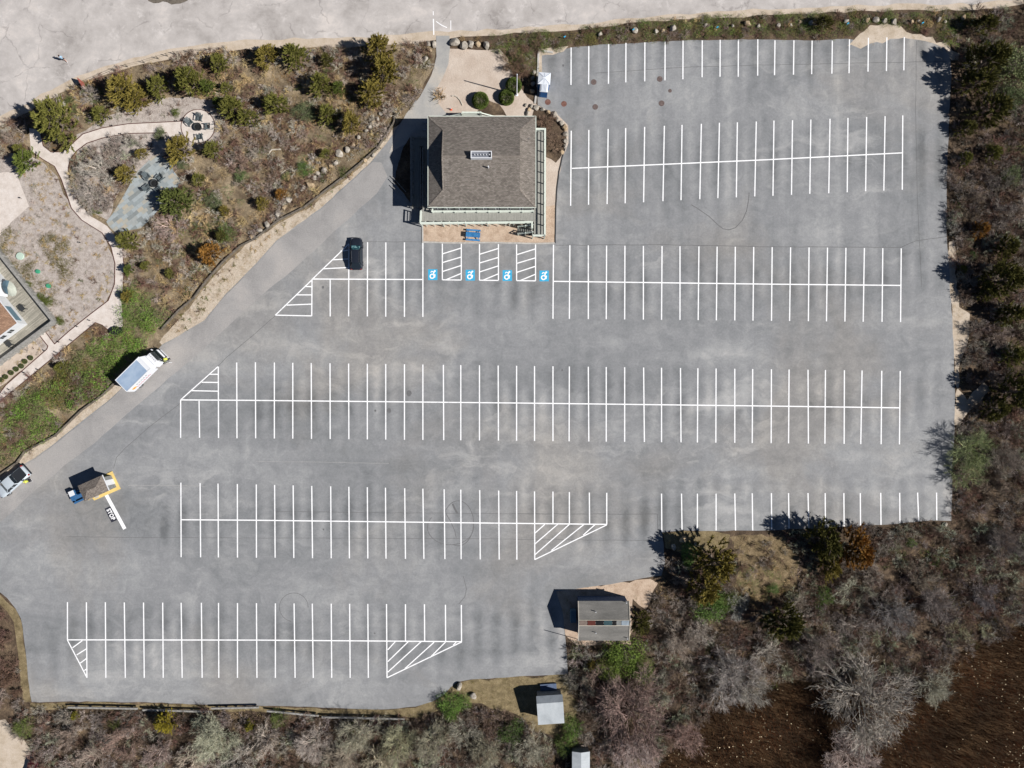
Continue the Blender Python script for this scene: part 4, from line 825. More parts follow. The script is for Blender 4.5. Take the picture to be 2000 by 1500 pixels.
CED = [
 (108, 237, 46, CG, "large olive cedar between the road bend and the shell path fork"), (52, 314, 27, CB, "fresh green cedar west of the shell path fork"),
 (38, 292, 13, CG, "small olive cedar above the fresh green one at the west edge"), (197, 223, 19, CG, "small round cedar just north of the curved shell path"),
 (243, 178, 34, CO, "golden cedar left of the row behind the circle path"), (268, 192, 26, CO, "second golden cedar of the row, nearest the circle path"), (308, 170, 25, CG, "olive cedar between golden row and the broad dark one"),
 (372, 158, 34, CG, "broad olive cedar north of the gravel circle"), (404, 170, 18, CB, "greener cedar touching the broad olive one on its east"), (427, 125, 21, CG, "dark olive cedar south of the post fence, standing alone"),
 (442, 172, 13, CG, "little olive cedar east of the broad one"), (522, 110, 26, CO, "golden cedar at the road edge, western of two"), (574, 108, 28, CG, "olive cedar at the road edge, eastern of two"),
 (638, 118, 16, CD, "small dark cedar near the road west of the tall golden clump"), (426, 200, 13, CB, "small bright cedar right beside the gravel circle"), (452, 212, 28, CG, "broad olive cedar shading the east of the gravel circle"),
 (482, 230, 22, CG, "cedar next east of the one shading the gravel circle"), (538, 205, 26, CG, "cedar in the middle of the garden north of the grey green bush"), (626, 165, 26, CG, "olive cedar west of the tall golden clump"),
 (660, 172, 16, CB, "small green cedar tucked beside the tall golden clump"), (742, 96, 33, CO, "topmost cedar of the tall golden clump near the road"), (750, 138, 33, CO, "middle cedar of the tall golden clump"),
 (725, 183, 29, CO, "lowest cedar of the tall golden clump"), (640, 222, 22, CG, "dark cedar above the boulder wall, western of two"), (684, 240, 24, CO, "golden cedar directly above the boulder wall"),
 (352, 290, 31, CO, "big golden cedar south west of the gravel circle"), (414, 293, 20, CG, "olive cedar south east of the gravel circle"), (243, 340, 20, CO, "golden cedar in the grey scrub west of the slate patio"),
 (276, 300, 13, CO, "small golden cedar north of the slate patio"), (248, 472, 23, CG, "round olive cedar where slate patio meets the shell path"), (410, 497, 27, CR, "orange brown cedar near the drive"),
 (252, 526, 13, CB, "tiny cedar east of the shell path, nearest the patio"), (283, 520, 11, CG, "tiny olive cedar behind the one east of the shell path"), (248, 578, 13, CO, "small golden cedar east of the shell path by the shrubbery"), (387, 350, 14, CG, "small cedar east of the slate patio"),
 (547, 380, 13, CR, "brown little cedar near the boulder wall"), (512, 397, 15, CO, "golden little cedar near the boulder wall"), (434, 462, 16, CD, "dark little cedar above the orange brown one"),
 (636, 300, 12, CG, "small cedar on the slope below the two boulder wall cedars"), (438, 412, 12, CO, "golden little cedar beside the blue green bush"), (332, 535, 11, CG, "small olive cedar deep in the scrub near the drive"), (118, 718, 13, CG, "single cedar between lower shell path and shrubbery"),
 (1610, 45, 18, CD, "small dark cedar on the long hedge bank"), (1925, 48, 26, CD, "dark cedar at the top of the east wood beside the road"), (1930, 118, 40, CD, "broad dark cedar in the north of the east wood"), (1912, 160, 34, CD, "dark cedar shading the lot's north east corner"), (1940, 215, 34, CD, "lowest dark cedar of the big shaded clump"),
 (1890, 250, 20, CD, "small dark cedar at the lot edge below the shaded clump"), (1885, 310, 16, CG, "small olive cedar on the lot's east edge"), (1940, 300, 20, CG, "olive cedar in shade of the eastern clump"),
 (1915, 450, 19, CR, "small orange cedar alone in grey scrub of the east wood"), (1965, 482, 26, CD, "dark cedar south east of the small orange one"), (1880, 525, 10, CG, "tiny cedar at the lot's east edge"), (1958, 548, 40, CD, "large dark green cedar in the east wood"), (1925, 570, 22, CD, "cedar casting a spiky shadow on the lot's east edge"),
 (1975, 612, 30, CD, "dark green cedar below the large one in the east wood"), (1980, 695, 24, CG, "olive cedar beside the sandy gap in the east wood"), (1985, 765, 40, CD, "big dark cedar at the east border of the view"), (1945, 800, 28, CD, "dark cedar below the sandy gap of the east wood"),
 (1610, 1060, 40, CD, "dark cedar at the lot's south edge casting a wide shadow"), (1670, 1075, 42, CR, "orange golden cedar at the lot's south edge"), (1620, 1105, 28, CO, "golden cedar below the dark one at the south edge"),
 (1400, 1100, 46, CO, "large golden cedar near the grassy corner of the lot"), (1375, 1150, 36, CO, "golden cedar below the large one near the grassy corner"), (1252, 1216, 24, CD, "dark cedar against the east wall of the long grey shed"), (1530, 1215, 42, CD, "broad dark cedar in the middle of the southern scrub"),
 (322, 1410, 23, (150, 138, 52), "yellow green cedar behind the timber guard rails"), (1155, 1297, 13, CO, "tiny golden cedar south west of the long grey shed"), (488, 1418, 12, (140, 134, 56), "little yellow cedar beside the lichen grey tree"), (147, 1398, 9, (140, 134, 56), "little yellow cedar near the west boulders")]
for px, py, r_, c, lab in CED: plant('cedar', px, py, r_, c, lab, hs=(1.15 if r_ > 30 else 1.0), group="cedars around the parking lot", ck=1.16)
plant('pine', 341, 395, 33, (96, 104, 56), "dense dark green pine at the east edge of the slate patio", ck=1.35)
LEAF = [(595, 218, 22, GG, "grey green round bush in the middle of the garden"), (343, 220, 9, CB, "small green bush alone in the mulch near the gravel circle"), (418, 393, 18, GG, "blue green bush with pale leaves east of the slate patio"), (440, 455, 20, (104, 124, 69), "green bush above the orange brown cedar"),
 (355, 320, 12, GG, "little grey bush below the big golden cedar"), (312, 261, 12, GG, "small grey bush at the south side of the circle path"), (117, 627, 9, CB, "small green plant outside the deck corner"), (93, 589, 10, CB, "right hand green plant of the pair along the deck"), (80, 580, 9, CB, "left hand green plant of the pair along the deck"), (55, 556, 8, CB, "highest green plant along the deck"),
 (1347, 1083, 21, (109, 144, 75), "bright green bush at the grassy corner of the lot"), (1388, 1185, 34, (109, 137, 72), "bright green tree below the golden cedars"), (1420, 1175, 24, (122, 137, 79), "yellow green tree east of the bright green one"), (1220, 1280, 40, (118, 139, 66), "leafing green tree south of the long grey shed"), (1190, 1305, 28, (122, 137, 69), "smaller leafing green tree southwest of the long grey shed"), (1255, 1310, 26, (108, 126, 65), "eastern leafing green tree south of the long shed"),
 (880, 1380, 27, (112, 142, 69), "bright green bush at the end of the last guard rail"), (905, 1372, 16, (112, 137, 72), "smaller green bush by the two grass boulders"), (1000, 1430, 26, (89, 110, 62), "dark green bush west of the white roofed shed"), (1115, 1425, 24, (109, 134, 69), "green bush between white roofed shed and grey pallet"), (1105, 1455, 22, (112, 130, 72), "green bush above the small southern shed"),
 (545, 1405, 18, (122, 134, 78), "pale green bush behind the middle guard rails"), (45, 1420, 20, (112, 124, 69), "low green bush at the dusty track corner"), (225, 1412, 14, (125, 131, 78), "faint green bush behind the first guard rail"), (1985, 130, 46, (121, 130, 90), "tall pale green tree in the north of the east wood"), (1975, 190, 30, (101, 113, 79), "grey green tree below the tall pale one"), (1975, 345, 22, (115, 126, 90), "pale grey green bush at the east border"),
 (1610, 1165, 20, (108, 130, 72), "green bush below the golden cedar in the southern scrub"), (1510, 1150, 12, (108, 134, 76), "small green bush in the southern scrub"), (1600, 1195, 12, (101, 130, 72), "small bright bush under the green one in the southern scrub"),
 (1780, 1060, 10, (108, 130, 72), "tiny green bush near the lot's south edge"), (1825, 1095, 12, (108, 130, 72), "small green bush in the scrub below the south east corner"), (1900, 500, 10, (93, 123, 72), "small green bush at the edge of the east wood"), (1925, 85, 10, (89, 116, 62), "small bright bush in the shaded northern clump"),
 (300, 175, 10, CB, "small green bush between golden and olive cedars"), (470, 342, 14, (109, 129, 82), "green bush on the open garden slope"), (595, 330, 16, (106, 131, 72), "green bush above the boulder wall"), (560, 345, 10, (115, 126, 79), "small grey green bush near the boulder wall")]
for px, py, r_, c, lab in LEAF: plant('leafy', px, py, r_, c, lab, "bush", group="green bushes around the lot", ck=1.12)
BAR = [(670, 1485, 40, (160, 150, 136), "grey tree at the bottom border below the rounded pair, western one"), (740, 1495, 38, (168, 160, 140), "lichen pale tree at the bottom border below the rounded pair, middle one"), (950, 1470, 40, (150, 146, 128), "olive grey tree at the bottom border west of the small southern shed"), (1040, 1465, 40, (156, 152, 138), "grey tree at the bottom border between white roofed and small shed"), (465, 1490, 36, (162, 156, 148), "grey tree at the bottom border below the lichen grey one"), (180, 1485, 36, (150, 136, 126), "grey brown tree at the bottom border near the dusty track"), (375, 1490, 34, (172, 160, 146), "pale brown tree at the bottom border"),
 (1330, 1250, 44, (150, 140, 130), "grey tree east of the leafing green trees"), (1370, 1230, 30, (162, 154, 146), "silvery bush south of the bright green tree"), (1600, 1270, 48, (138, 128, 122), "brown grey tree in the middle of the southern scrub"), (1680, 1230, 36, (146, 138, 132), "grey tree south east of the lichen green one"), (1830, 1180, 40, (136, 128, 124), "dim grey tree in the eastern scrub, northern one"), (1700, 1120, 26, (150, 140, 130), "pale bush east of the orange golden cedar"), (1960, 900, 40, (132, 124, 116), "grey tree east of the leaning trees"), (1340, 1440, 40, (150, 128, 120), "reddish grey tree at the western rim of the marsh"), (1170, 1330, 36, (140, 122, 112), "brown grey tree above the huge reddish one"), (1960, 350, 26, (124, 118, 110), "grey bush in the upper east wood"), (1905, 640, 22, (132, 122, 114), "brown bush right of the sandy strip"),
 (415, 1440, 52, (166, 166, 146), "lichen grey leafless tree behind the second guard rail"), (515, 1450, 34, (170, 160, 150), "grey leafless tree beside the lichen grey one"), (610, 1455, 40, (176, 166, 158), "pale branched leafless tree behind the middle guard rails"), (700, 1440, 46, (164, 160, 142), "rounded grey tree behind the last guard rail, western of two"), (775, 1455, 46, (160, 158, 132), "rounded grey tree behind the last guard rail, eastern of two"),
 (845, 1450, 44, (150, 146, 128), "olive grey leafless tree south of the bright green bush"), (905, 1430, 36, (150, 146, 134), "leafless tree west of the dark green bush"), (240, 1450, 38, (140, 120, 110), "brownish leafless tree near the dusty track"), (310, 1470, 34, (156, 140, 134), "grey brown leafless tree below the yellow green cedar"), (130, 1440, 30, (140, 126, 116), "low leafless tree east of the dusty track"),
 (1235, 1400, 96, (128, 110, 104), "huge reddish leafless tree with white limbs east of the white roofed shed"), (1240, 1475, 46, (178, 164, 160), "white limbed leafless tree at the bottom below the huge reddish one"), (1425, 1320, 66, (148, 142, 138), "wide grey leafless tree above the marsh, western of two"), (1465, 1345, 44, (154, 150, 142), "grey leafless tree above the marsh, close to the wide one"),
 (1700, 1375, 106, (150, 144, 136), "giant pale grey leafless tree standing in the marsh edge"), (1828, 1345, 42, (162, 160, 146), "rounded pale tree on the marsh's northern tip"), (1660, 1480, 62, (168, 154, 148), "pale pinkish leafless tree at the bottom of the marsh"), (1665, 1155, 34, (150, 150, 134), "lichen green leafless tree below the orange golden cedar"), (1750, 1200, 46, (134, 130, 128), "dim grey leafless tree in the eastern scrub"),
 (1900, 880, 52, (134, 142, 104), "leaning green grey tree overhanging the lot's east edge"), (1880, 930, 34, (132, 138, 102), "lower leaning tree overhanging the lot's east edge"), (1925, 1165, 34, (124, 118, 118), "dark grey leafless tree at the far east scrub"), (1870, 1235, 24, (160, 156, 130), "pale yellow leafless bush in the far east scrub"), (1925, 1235, 16, (176, 176, 150), "small pale green bush near the marsh"), (1440, 1180, 30, (160, 158, 152), "silver leafless tree east of the bright green tree"),
 (1500, 1275, 34, (160, 154, 146), "silver leafless tree in the southern scrub"), (1135, 1340, 32, (128, 124, 112), "dark twiggy tree above the white roofed shed's right side"), (1000, 120, 26, (110, 92, 76), "brown twiggy bush at the edge of the sand court"), (1022, 140, 22, (118, 96, 82), "brown twiggy bush left of the portable toilets"), (1065, 240, 26, (118, 98, 84), "upper brown twiggy bush inside the curved boulder row"), (1085, 275, 22, (122, 104, 90), "lower brown twiggy bush inside the curved boulder row"),
 (1960, 420, 34, (130, 122, 116), "grey leafless tree in the upper east wood"), (1900, 400, 28, (126, 114, 100), "brown leafless bush at the lot's east edge"), (1900, 545, 20, (130, 124, 120), "small grey bush above the spiky shadow"), (1950, 660, 26, (136, 124, 116), "grey brown bush by the sandy gap"), (1560, 1180, 26, (140, 132, 122), "grey bush between dark cedar and green bush"), (1940, 960, 36, (124, 112, 100), "brown leafless bush below the leaning trees"), (1960, 1060, 40, (120, 112, 108), "dark brown leafless bush in the far east"), (1800, 1130, 34, (128, 118, 106), "brown grey bush below the south east bays"),
 (190, 330, 34, (164, 158, 150), "pale grey leafless bush inside the shell path bend"), (175, 375, 26, (160, 152, 146), "lower pale grey bush inside the shell path bend"), (175, 185, 24, (150, 142, 136), "grey leafless bush behind the red panel"), (330, 440, 30, (158, 140, 134), "grey twisted bush south of the dark pine"), (470, 320, 22, (140, 120, 108), "brown leafless bush on the open garden slope"), (20, 270, 18, (140, 128, 118), "brown leafless bush at the west border by the road")]
for px, py, r_, c, lab in BAR: plant('bare', px, py, r_, c, lab, "tree" if r_ > 26 else "bush", name=None if r_ > 26 else "bare_bush", group="leafless trees around the lot", hs=((1.25 if py > 1420 and px < 960 else 1.0) if r_ < 60 else .85), ck=1.55)
for px, py, r_, lab in ((938, 195, 15.5, "round clipped dark bush nearest the main building's entrance"), (989, 189, 14.5, "round clipped dark bush left of the flagpole"), (1003, 166, 15, "round clipped dark bush touching the flagpole")):
    plant('ball', px, py, r_, (96, 112, 56), lab, "bush", group="clipped bushes on the sand court", ck=1.2)
for i, (px, py) in enumerate(((59, 699), (48, 706), (41, 715), (31, 721), (21, 728), (10, 736), (2, 742))):
    plant('ball', px, py, 4.6, (92, 102, 62), ("first", "second", "third", "fourth", "fifth", "sixth", "seventh")[i] + " small round bush from the east in the row along the sand patch", "bush", group="row of small bushes on the sand patch", ck=1.1)
# grass clump in the court, tufts
def tuft_thing(px, py, s, label):
    q = t_tuft(int(px), 90, .8, .05) * np.array([s, s, s * .8]); x, y = P(px, py, .3)
    t = thing("grass_clump", label, "grass clump", (x, y, .04)); c = link("blades", mesh_q("blades", q), M['leaf'], t); c.color = s2l((170, 146, 112), 1.2)
tuft_thing(857, 186, 1.5, "dry ornamental grass clump on the path near the main building")
tuft_thing(903, 76, .8, "small dry grass clump above the entrance boulders, western of two"); tuft_thing(932, 75, .8, "small dry grass clump above the entrance boulders, eastern of two")
for i, pl in enumerate(([(0, 470), (22, 440), (60, 505), (110, 560), (118, 600), (60, 585), (0, 505)], [(78, 470), (95, 452), (130, 470), (150, 520), (140, 560), (110, 540), (92, 505)])):
    scatter("grass", ("dry greenish grass along the north east deck rail", "tufts of dry grass on the mound inside the mulch bed")[i], pl, T_TUFT + T_LEAF[:1], 6, (.4, .9), [((140, 126, 84), 2), (OLV, 3), ((128, 122, 80), 2)], .7, [HOUSE, [(30, 490), (50, 490), (50, 511), (30, 511)], [(68, 524), (81, 524), (81, 537), (68, 537)], [(89, 552), (102, 552), (102, 565), (89, 565)]], 47 + i, clump=-.9, colk=1.0)
scatter("grass", "dry brown grass and weeds covering the upper half of the sand bank by the timber edging", [(768, 250), (740, 296), (700, 334), (640, 382), (600, 418), (560, 442), (510, 482), (470, 520), (430, 570), (390, 622), (350, 652), (318, 645), (345, 607), (378, 582), (404, 548), (438, 508), (470, 482), (545, 432), (595, 406), (640, 371), (700, 325), (740, 290)], T_TUFT + T_SCRUB[:1], 6, (.25, .5), [(TANG, 4), (OLV, 2), (BROWN, 2), (GRN, 1)], .5, [], 49)
scatter("grass", "thin dry grass between lower timber edging and the drive", [(240, 752), (200, 782), (150, 818), (100, 858), (40, 908), (0, 938), (0, 926), (36, 901), (55, 879), (110, 847), (165, 799), (228, 746)], T_TUFT, 6, (.2, .45), [(TANG, 4), (OLV, 2), (BROWN, 2)], .5, [], 50)
scatter("grass", "scattered dead grass over the sand by the north east corner", [(1660, 88), (1690, 55), (1765, 50), (1850, 85), (1876, 108), (1856, 112), (1800, 74), (1730, 84), (1690, 92)], T_TUFT, 3, (.2, .5), [(TANG, 4), (BROWN, 2)], .5, [], 51, clump=.2)
scatter("grass", "dead grass and small weeds along the sandy strip at the lot's east edge", [(1852, 465), (1868, 520), (1875, 600), (1896, 612), (1896, 660), (1880, 700), (1872, 765), (1890, 780), (1862, 830), (1860, 640)], T_TUFT, 3, (.2, .5), [(TANG, 4), (OLV, 2), (BROWN, 2)], .5, [], 52, clump=.0)
scatter("grass", "straggling weeds around the long grey shed and its dirt yard", [(1090, 1158), (1190, 1144), (1240, 1140), (1262, 1190), (1240, 1200), (1232, 1262), (1125, 1262), (1106, 1240)], T_TUFT, 4, (.2, .5), [(TANG, 3), (OLV, 3), (BROWN, 2)], .5, [[(1123, 1150), (1232, 1150), (1232, 1258), (1123, 1258)]], 53, clump=-.3)

scatter("grass", "pale matted grass in the clearing between golden and dark cedars", [(1425, 1050), (1530, 1046), (1565, 1090), (1550, 1150), (1475, 1190), (1428, 1160), (1445, 1100)], T_TUFT, 4, (.3, .6), [(TANG, 4), ((150, 140, 96), 2), (GRN, 1)], .6, [], 54)
scatter("green_shrubbery", "soft green weeds in the pale grass clearing", [(1440, 1100), (1530, 1100), (1550, 1150), (1475, 1185), (1435, 1150)], T_LEAF, .35, (.4, .8), [(GRN, 2), (DKG, 1)], .6, [], 56)
scatter("scrub", "thin twigs standing in the pale grass clearing", [(1425, 1050), (1530, 1046), (1565, 1090), (1550, 1150), (1475, 1190), (1428, 1160), (1445, 1100)], T_SCRUB + T_LEAF[:1], 1.1, (.4, .9), [(GRAY, 2), (BROWN, 2), (TANG, 2), (OLV, 1)], .9, [], 55, clump=-.8, colk=1.3)
# ================================================================ MAIN BUILDING
def railing(name, path, z0, z1=None, post=1.6, parent=None, m=None, h=1.05, lower=(.52, .12), w=.14, posts_down=True, base=0.0, world=True, capw=.15):
    """open rail: a flat cap, lower rails and posts; path in plan metres, z0 deck level at start, z1 at the end"""
    m = m or M['trimwhite']; z1 = z0 if z1 is None else z1; mb = MB(); pms = []; tot = sum(math.hypot(path[i + 1][0] - path[i][0], path[i + 1][1] - path[i][1]) for i in range(len(path) - 1)); run = 0
    for i in range(len(path) - 1):
        a, b = path[i], path[i + 1]; L = math.hypot(b[0] - a[0], b[1] - a[1]); za = z0 + (z1 - z0) * run / tot; zb = z0 + (z1 - z0) * (run + L) / tot; e = .0015 * i
        ext = Vector((b[0] - a[0], b[1] - a[1], 0)).normalized() * .07
        mb.bar(Vector((*a, za + h + e)) - ext, Vector((*b, zb + h + e)) + ext, capw, .05)
        for l in lower: mb.bar((*a, za + l + e), (*b, zb + l + e), .05, .10)
        n = max(1, round(L / post))
        for k in range(n + (i == len(path) - 2)):
            t = k / n; x, y = a[0] + (b[0] - a[0]) * t, a[1] + (b[1] - a[1]) * t; z = za + (zb - za) * t
            pm = MB(); pm.box(x - w / 2, x + w / 2, y - w / 2, y + w / 2, base if posts_down else z, z + h + .06); pms.append(pm)
        run += L
    r = part(name, mb, m, parent, world=world)
    for pm in pms: part("post", pm, m, r, world=world)
    return r

HE = 5.3
bx0, by1 = P(836.5, 227.5, HE); bx1, by0 = P(1046.0, 404.5, HE)
B = thing("main_building", "square grey shingled building with hipped roof and pale railings", "building", ((bx0 + bx1) / 2, (by0 + by1) / 2, 0))
sl = .375; sk = 2.2; yr = (by0 + by1) / 2; ZR = HE + (by1 - by0) / 2 * sl; ZS = HE + sk * sl; X0, X1 = bx0 + sk, bx1 - sk
mb = MB()
mb.poly([(bx1, by1, HE), (bx0, by1, HE), (X0, by1 - sk, ZS), (X0, yr, ZR), (X1, yr, ZR), (X1, by1 - sk, ZS)])
mb.poly([(bx0, by0, HE), (bx1, by0, HE), (X1, by0 + sk, ZS), (X1, yr, ZR), (X0, yr, ZR), (X0, by0 + sk, ZS)])
mb.poly([(bx0, by1, HE), (bx0, by0, HE), (X0, by0 + sk, ZS), (X0, by1 - sk, ZS)])
mb.poly([(bx1, by0, HE), (bx1, by1, HE), (X1, by1 - sk, ZS), (X1, by0 + sk, ZS)])
mb.poly([(bx0, by0, HE - .03), (bx0, by1, HE - .03), (bx1, by1, HE - .03), (bx1, by0, HE - .03)])
roof = part("roof", mb, M['shingle'], B, world=True)
mb = MB(); 
for x in (X0 + .004, X1 - .004): mb.poly([(x, by0 + sk, ZS), (x, by1 - sk, ZS), (x, yr, ZR)])
part("gable_wall", mb, M['wallgrey'], roof, world=True)
mb = MB(); g = .09
mb.box(bx0 - g, bx1 + g, by1 + .001, by1 + g, HE - .14, HE + .01); mb.box(bx0 - g, bx1 + g, by0 - g, by0 - .001, HE - .14, HE + .01)
mb.box(bx0 - g, bx0 - .001, by0, by1, HE - .14, HE + .01); mb.box(bx1 + .001, bx1 + g, by0, by1, HE - .14, HE + .01)
part("gutter", mb, M['trimwhite'], roof, world=True)
mb = MB()
for a, b in (((bx0, by1, HE), (X0, by1 - sk, ZS)), ((bx0, by0, HE), (X0, by0 + sk, ZS)), ((bx1, by1, HE), (X1, by1 - sk, ZS)), ((bx1, by0, HE), (X1, by0 + sk, ZS)), ((X0, yr, ZR), (X1, yr, ZR)), ((X0, by1 - sk, ZS), (X0, yr, ZR)), ((X0, by0 + sk, ZS), (X0, yr, ZR))):
    mb.bar(Vector(a) + Vector((0, 0, .015)), Vector(b) + Vector((0, 0, .015)), .20, .03)
part("ridge_cap", mb, shingle("ridge_cap_shingle", A(132, 123, 114), A(158, 149, 140), .3, .3), roof, world=True)
wx0, wx1, wy0, wy1 = bx0 + .5, bx1 - .5, by0 + .42, by1 - .45
mb = MB(); mb.box(wx0, wx1, wy0, wy1, 0, HE - .05); wall = part("wall", mb, M['wallgrey'], B, world=True)
for i in range(8):   # large windows along the south deck
    x = wx0 + .5 + i * 1.75
    mb = MB(); mb.box(x, x + 1.45, wy0 - .04, wy0 - .002, 2.2, 4.2); f = part("window", mb, M['white'], wall, world=True)
    mb = MB(); mb.box(x + .09, x + 1.36, wy0 - .05, wy0 - .041, 2.29, 4.11); part("pane", mb, M['glass'], f, world=True)
for i in range(3):
    y = wy0 + 2 + i * 3.4
    mb = MB(); mb.box(wx1 + .002, wx1 + .04, y, y + 1.5, 2.3, 4.1); f = part("window", mb, M['white'], wall, world=True)
    mb = MB(); mb.box(wx1 + .041, wx1 + .05, y + .09, y + 1.41, 2.39, 4.01); part("pane", mb, M['glass'], f, world=True)
mb = MB(); mb.box(wx0 + 4.6, wx0 + 5.7, wy1 + .002, wy1 + .05, 1.5, 3.6); part("door", mb, M['white'], wall, world=True)
# ridge vent box
vx0, vy1 = P(919.5, 295.5, 8.1); vx1, vy0 = P(960.5, 309.5, 8.1)
mb = MB(); t_ = .10
for q in ((vx0, vx1, vy0, vy0 + t_), (vx0, vx1, vy1 - t_, vy1), (vx0, vx0 + t_, vy0 + t_ + .001, vy1 - t_ - .001), (vx1 - t_, vx1, vy0 + t_ + .001, vy1 - t_ - .001)): mb.box(*q, ZR - .55, 8.3)
cb = part("roof_vent_box", mb, M['white2'], roof, world=True)
mb = MB(); mb.box(vx0 + t_ + .002, vx1 - t_ - .002, vy0 + t_ + .002, vy1 - t_ - .002, ZR - .3, 8.0); part("vent_bed", mb, plain("mid_grey_metal", A(128, 132, 142), .6), cb, world=True)
for k in range(6):
    x = vx0 + .55 + k * .40; mb = MB(); mb.tube((x, (vy0 + vy1) / 2, 8.0), (x, (vy0 + vy1) / 2, 8.32), .075, .075, 8); part("vent_stub", mb, M['white2'], cb, world=True)
x, y = P(954, 327, 7.4); mb = MB(); mb.tube((x, y, 7.2), (x, y, 7.95), .09, .09, 10); part("vent_pipe", mb, M['white2'], roof, world=True)
x, y = P(1031.5, 274, 6.4); mb = MB(); mb.tube((x, y, 5.7), (x, y, 7.3), .03, .03, 6); mb.bar((x - .25, y, 7.15), (x + .25, y, 7.15), .03, .03); mb.bar((x, y - .2, 6.95), (x, y + .2, 6.95), .03, .03); part("antenna", mb, M['chrome'], roof, world=True)

# decks (1.5 m up) with solid skirts
ZD = 1.5
D = thing("deck", "grey raised deck with pale railings wrapping the main building", "deck", (*P(1000, 425), 0))
def dbox(mb, l, t, r_, b, z0, z1, h=None):
    x0, y1 = P(l, t, ZD if h is None else h); x1, y0 = P(r_, b, ZD if h is None else h); mb.box(x0, x1, y0, y1, z0, z1)
mb = MB(); dbox(mb, 1043, 251.5, 1064.5, 458, ZD - .15, ZD); part("deck_floor", mb, M['deckgrey'], D, world=True)
mb = MB(); dbox(mb, 823, 409, 1042.6, 433.5, ZD - .15, ZD); part("deck_floor", mb, M['deckgrey'], D, world=True)
mb = MB(); dbox(mb, 1045, 252.5, 1063.5, 457, 0, ZD - .152); dbox(mb, 824, 410, 1044.6, 432.6, 0, ZD - .152); part("deck_skirt", mb, M['wallgrey'], D, world=True)
HR = ZD + 1.05
rp = lambda pts: [P(x, y, HR) for x, y in pts]
railing("railing", rp([(1047, 251.8), (1064.6, 251.8), (1064.2, 459)]), ZD, parent=D, base=ZD, capw=.26)
railing("railing", rp([(1064.2, 459.4), (1041, 459)]), ZD, parent=D, base=0)
railing("railing", rp([(822, 412), (821, 435.5), (1039, 433.5), (1039.5, 445)]), ZD, parent=D, post=3.3, base=0, lower=(.6, .25, .08), capw=.24)
railing("railing", rp([(846, 405), (843.5, 412.5), (1042, 412)]), ZD, parent=D, post=1.65, base=ZD, lower=(.55, .12), capw=.2)
for i in range(14):  # outer brackets under the south rail
    x, y = P(832 + i * 15.6, 436.5, 1.5); mb = MB(); mb.bar((x, y + .1, 2.4), (x, y - .12, .2), .10, .08); part("brace", mb, M['trimwhite'], D, world=True)
# stair at the south east corner going down to the west
mb = MB()
for k in range(8):
    x1 = P(1040, 0, 1)[0] - k * .27; y1 = P(0, 443.5, 1)[1]; y0 = P(0, 456, 1)[1]; z = ZD - .02 - (k + 1) * .17
    mb.box(x1 - .27, x1, y0, y1, max(z - .04, .05), z)
st = part("stair", mb, M['deckgrey'], D, world=True)
xs = P(1040, 0, 1)[0]; ys0 = P(0, 457, 1)[1]; ys1 = P(0, 443, 1)[1]
for y in (ys0, ys1): railing("stair_rail", [(xs, y), (xs - 2.1, y)], ZD, .15, parent=D, post=1.1, base=0, lower=(.5,))
mb = MB(); mb.box(xs - 1.9, xs - .1, ys0 + .1, ys1 - .1, .05, .25); part("under_stair_shade", mb, M['black'], D, world=True)  # black slab that paints in the shade below the stair
# west ramp in the shade
mb = MB()
a = P(803, 266, 1.2); b = P(819, 403, .7); mb.add([(a[0], b[1], .25), (b[0], b[1], .25), (b[0], a[1], .95), (a[0], a[1], .95), (a[0], b[1], 0), (b[0], b[1], 0), (b[0], a[1], 0), (a[0], a[1], 0)], [(0, 1, 2, 3), (4, 5, 1, 0), (5, 6, 2, 1), (6, 7, 3, 2), (7, 4, 0, 3)])
a2 = P(826, 266, 1.2); b2 = P(838, 410, ZD); mb.box(b[0] + .01, b2[0], a[1] - 1.3, a[1], 0, .951); mb.add([(a2[0], b2[1], 1.49), (b2[0], b2[1], 1.49), (b2[0], a[1] - 1.31, .95), (a2[0], a[1] - 1.31, .95), (a2[0], b2[1], 0), (b2[0], b2[1], 0), (b2[0], a[1] - 1.31, 0), (a2[0], a[1] - 1.31, 0)], [(0, 1, 2, 3), (4, 5, 1, 0), (5, 6, 2, 1), (6, 7, 3, 2), (7, 4, 0, 3)])
Rm = thing("access_ramp", "long shaded wheelchair ramp along the west wall of the main building", "ramp", (*P(815, 340), 0)); part("ramp_floor", mb, M['deckgrey'], Rm, world=True)
railing("railing", [P(840, 266, 2.0), P(802, 265.5, 2.0), P(803, 403, 1.3)], .95, .3, parent=Rm, m=M['railwood'], base=0, capw=.18)
railing("railing", [P(820.5, 288, 2.0), P(821, 402, 1.5)], .95, .3, parent=Rm, m=M['railwood'], base=0)
railing("railing", [P(825.5, 288, 2.0), P(825, 402, 2.4)], .95, 1.45, parent=Rm, m=M['railwood'], base=0)
railing("lower_railing", [P(805.5, 268, 1.8), P(805, 400, 1.1)], .95, .3, parent=Rm, m=M['railwood'], base=0, h=.8, lower=())
for k in range(2):
    x, y = P(832, 238 + k * 14.5, .5); mb = MB(); mb.box(x - .5, x + .35, y - .06, y + .06, .3, .42); mb.box(x - .45, x - .38, y - .05, y + .05, .04, .3); mb.box(x + .2, x + .27, y - .05, y + .05, .04, .3)
    o = part("bike_bar", mb, M['chrome']); setp(o, ("northern", "southern")[k] + " low metal bar in the shade at the building's north west corner", "bike rack", "metal bars by the building corner")
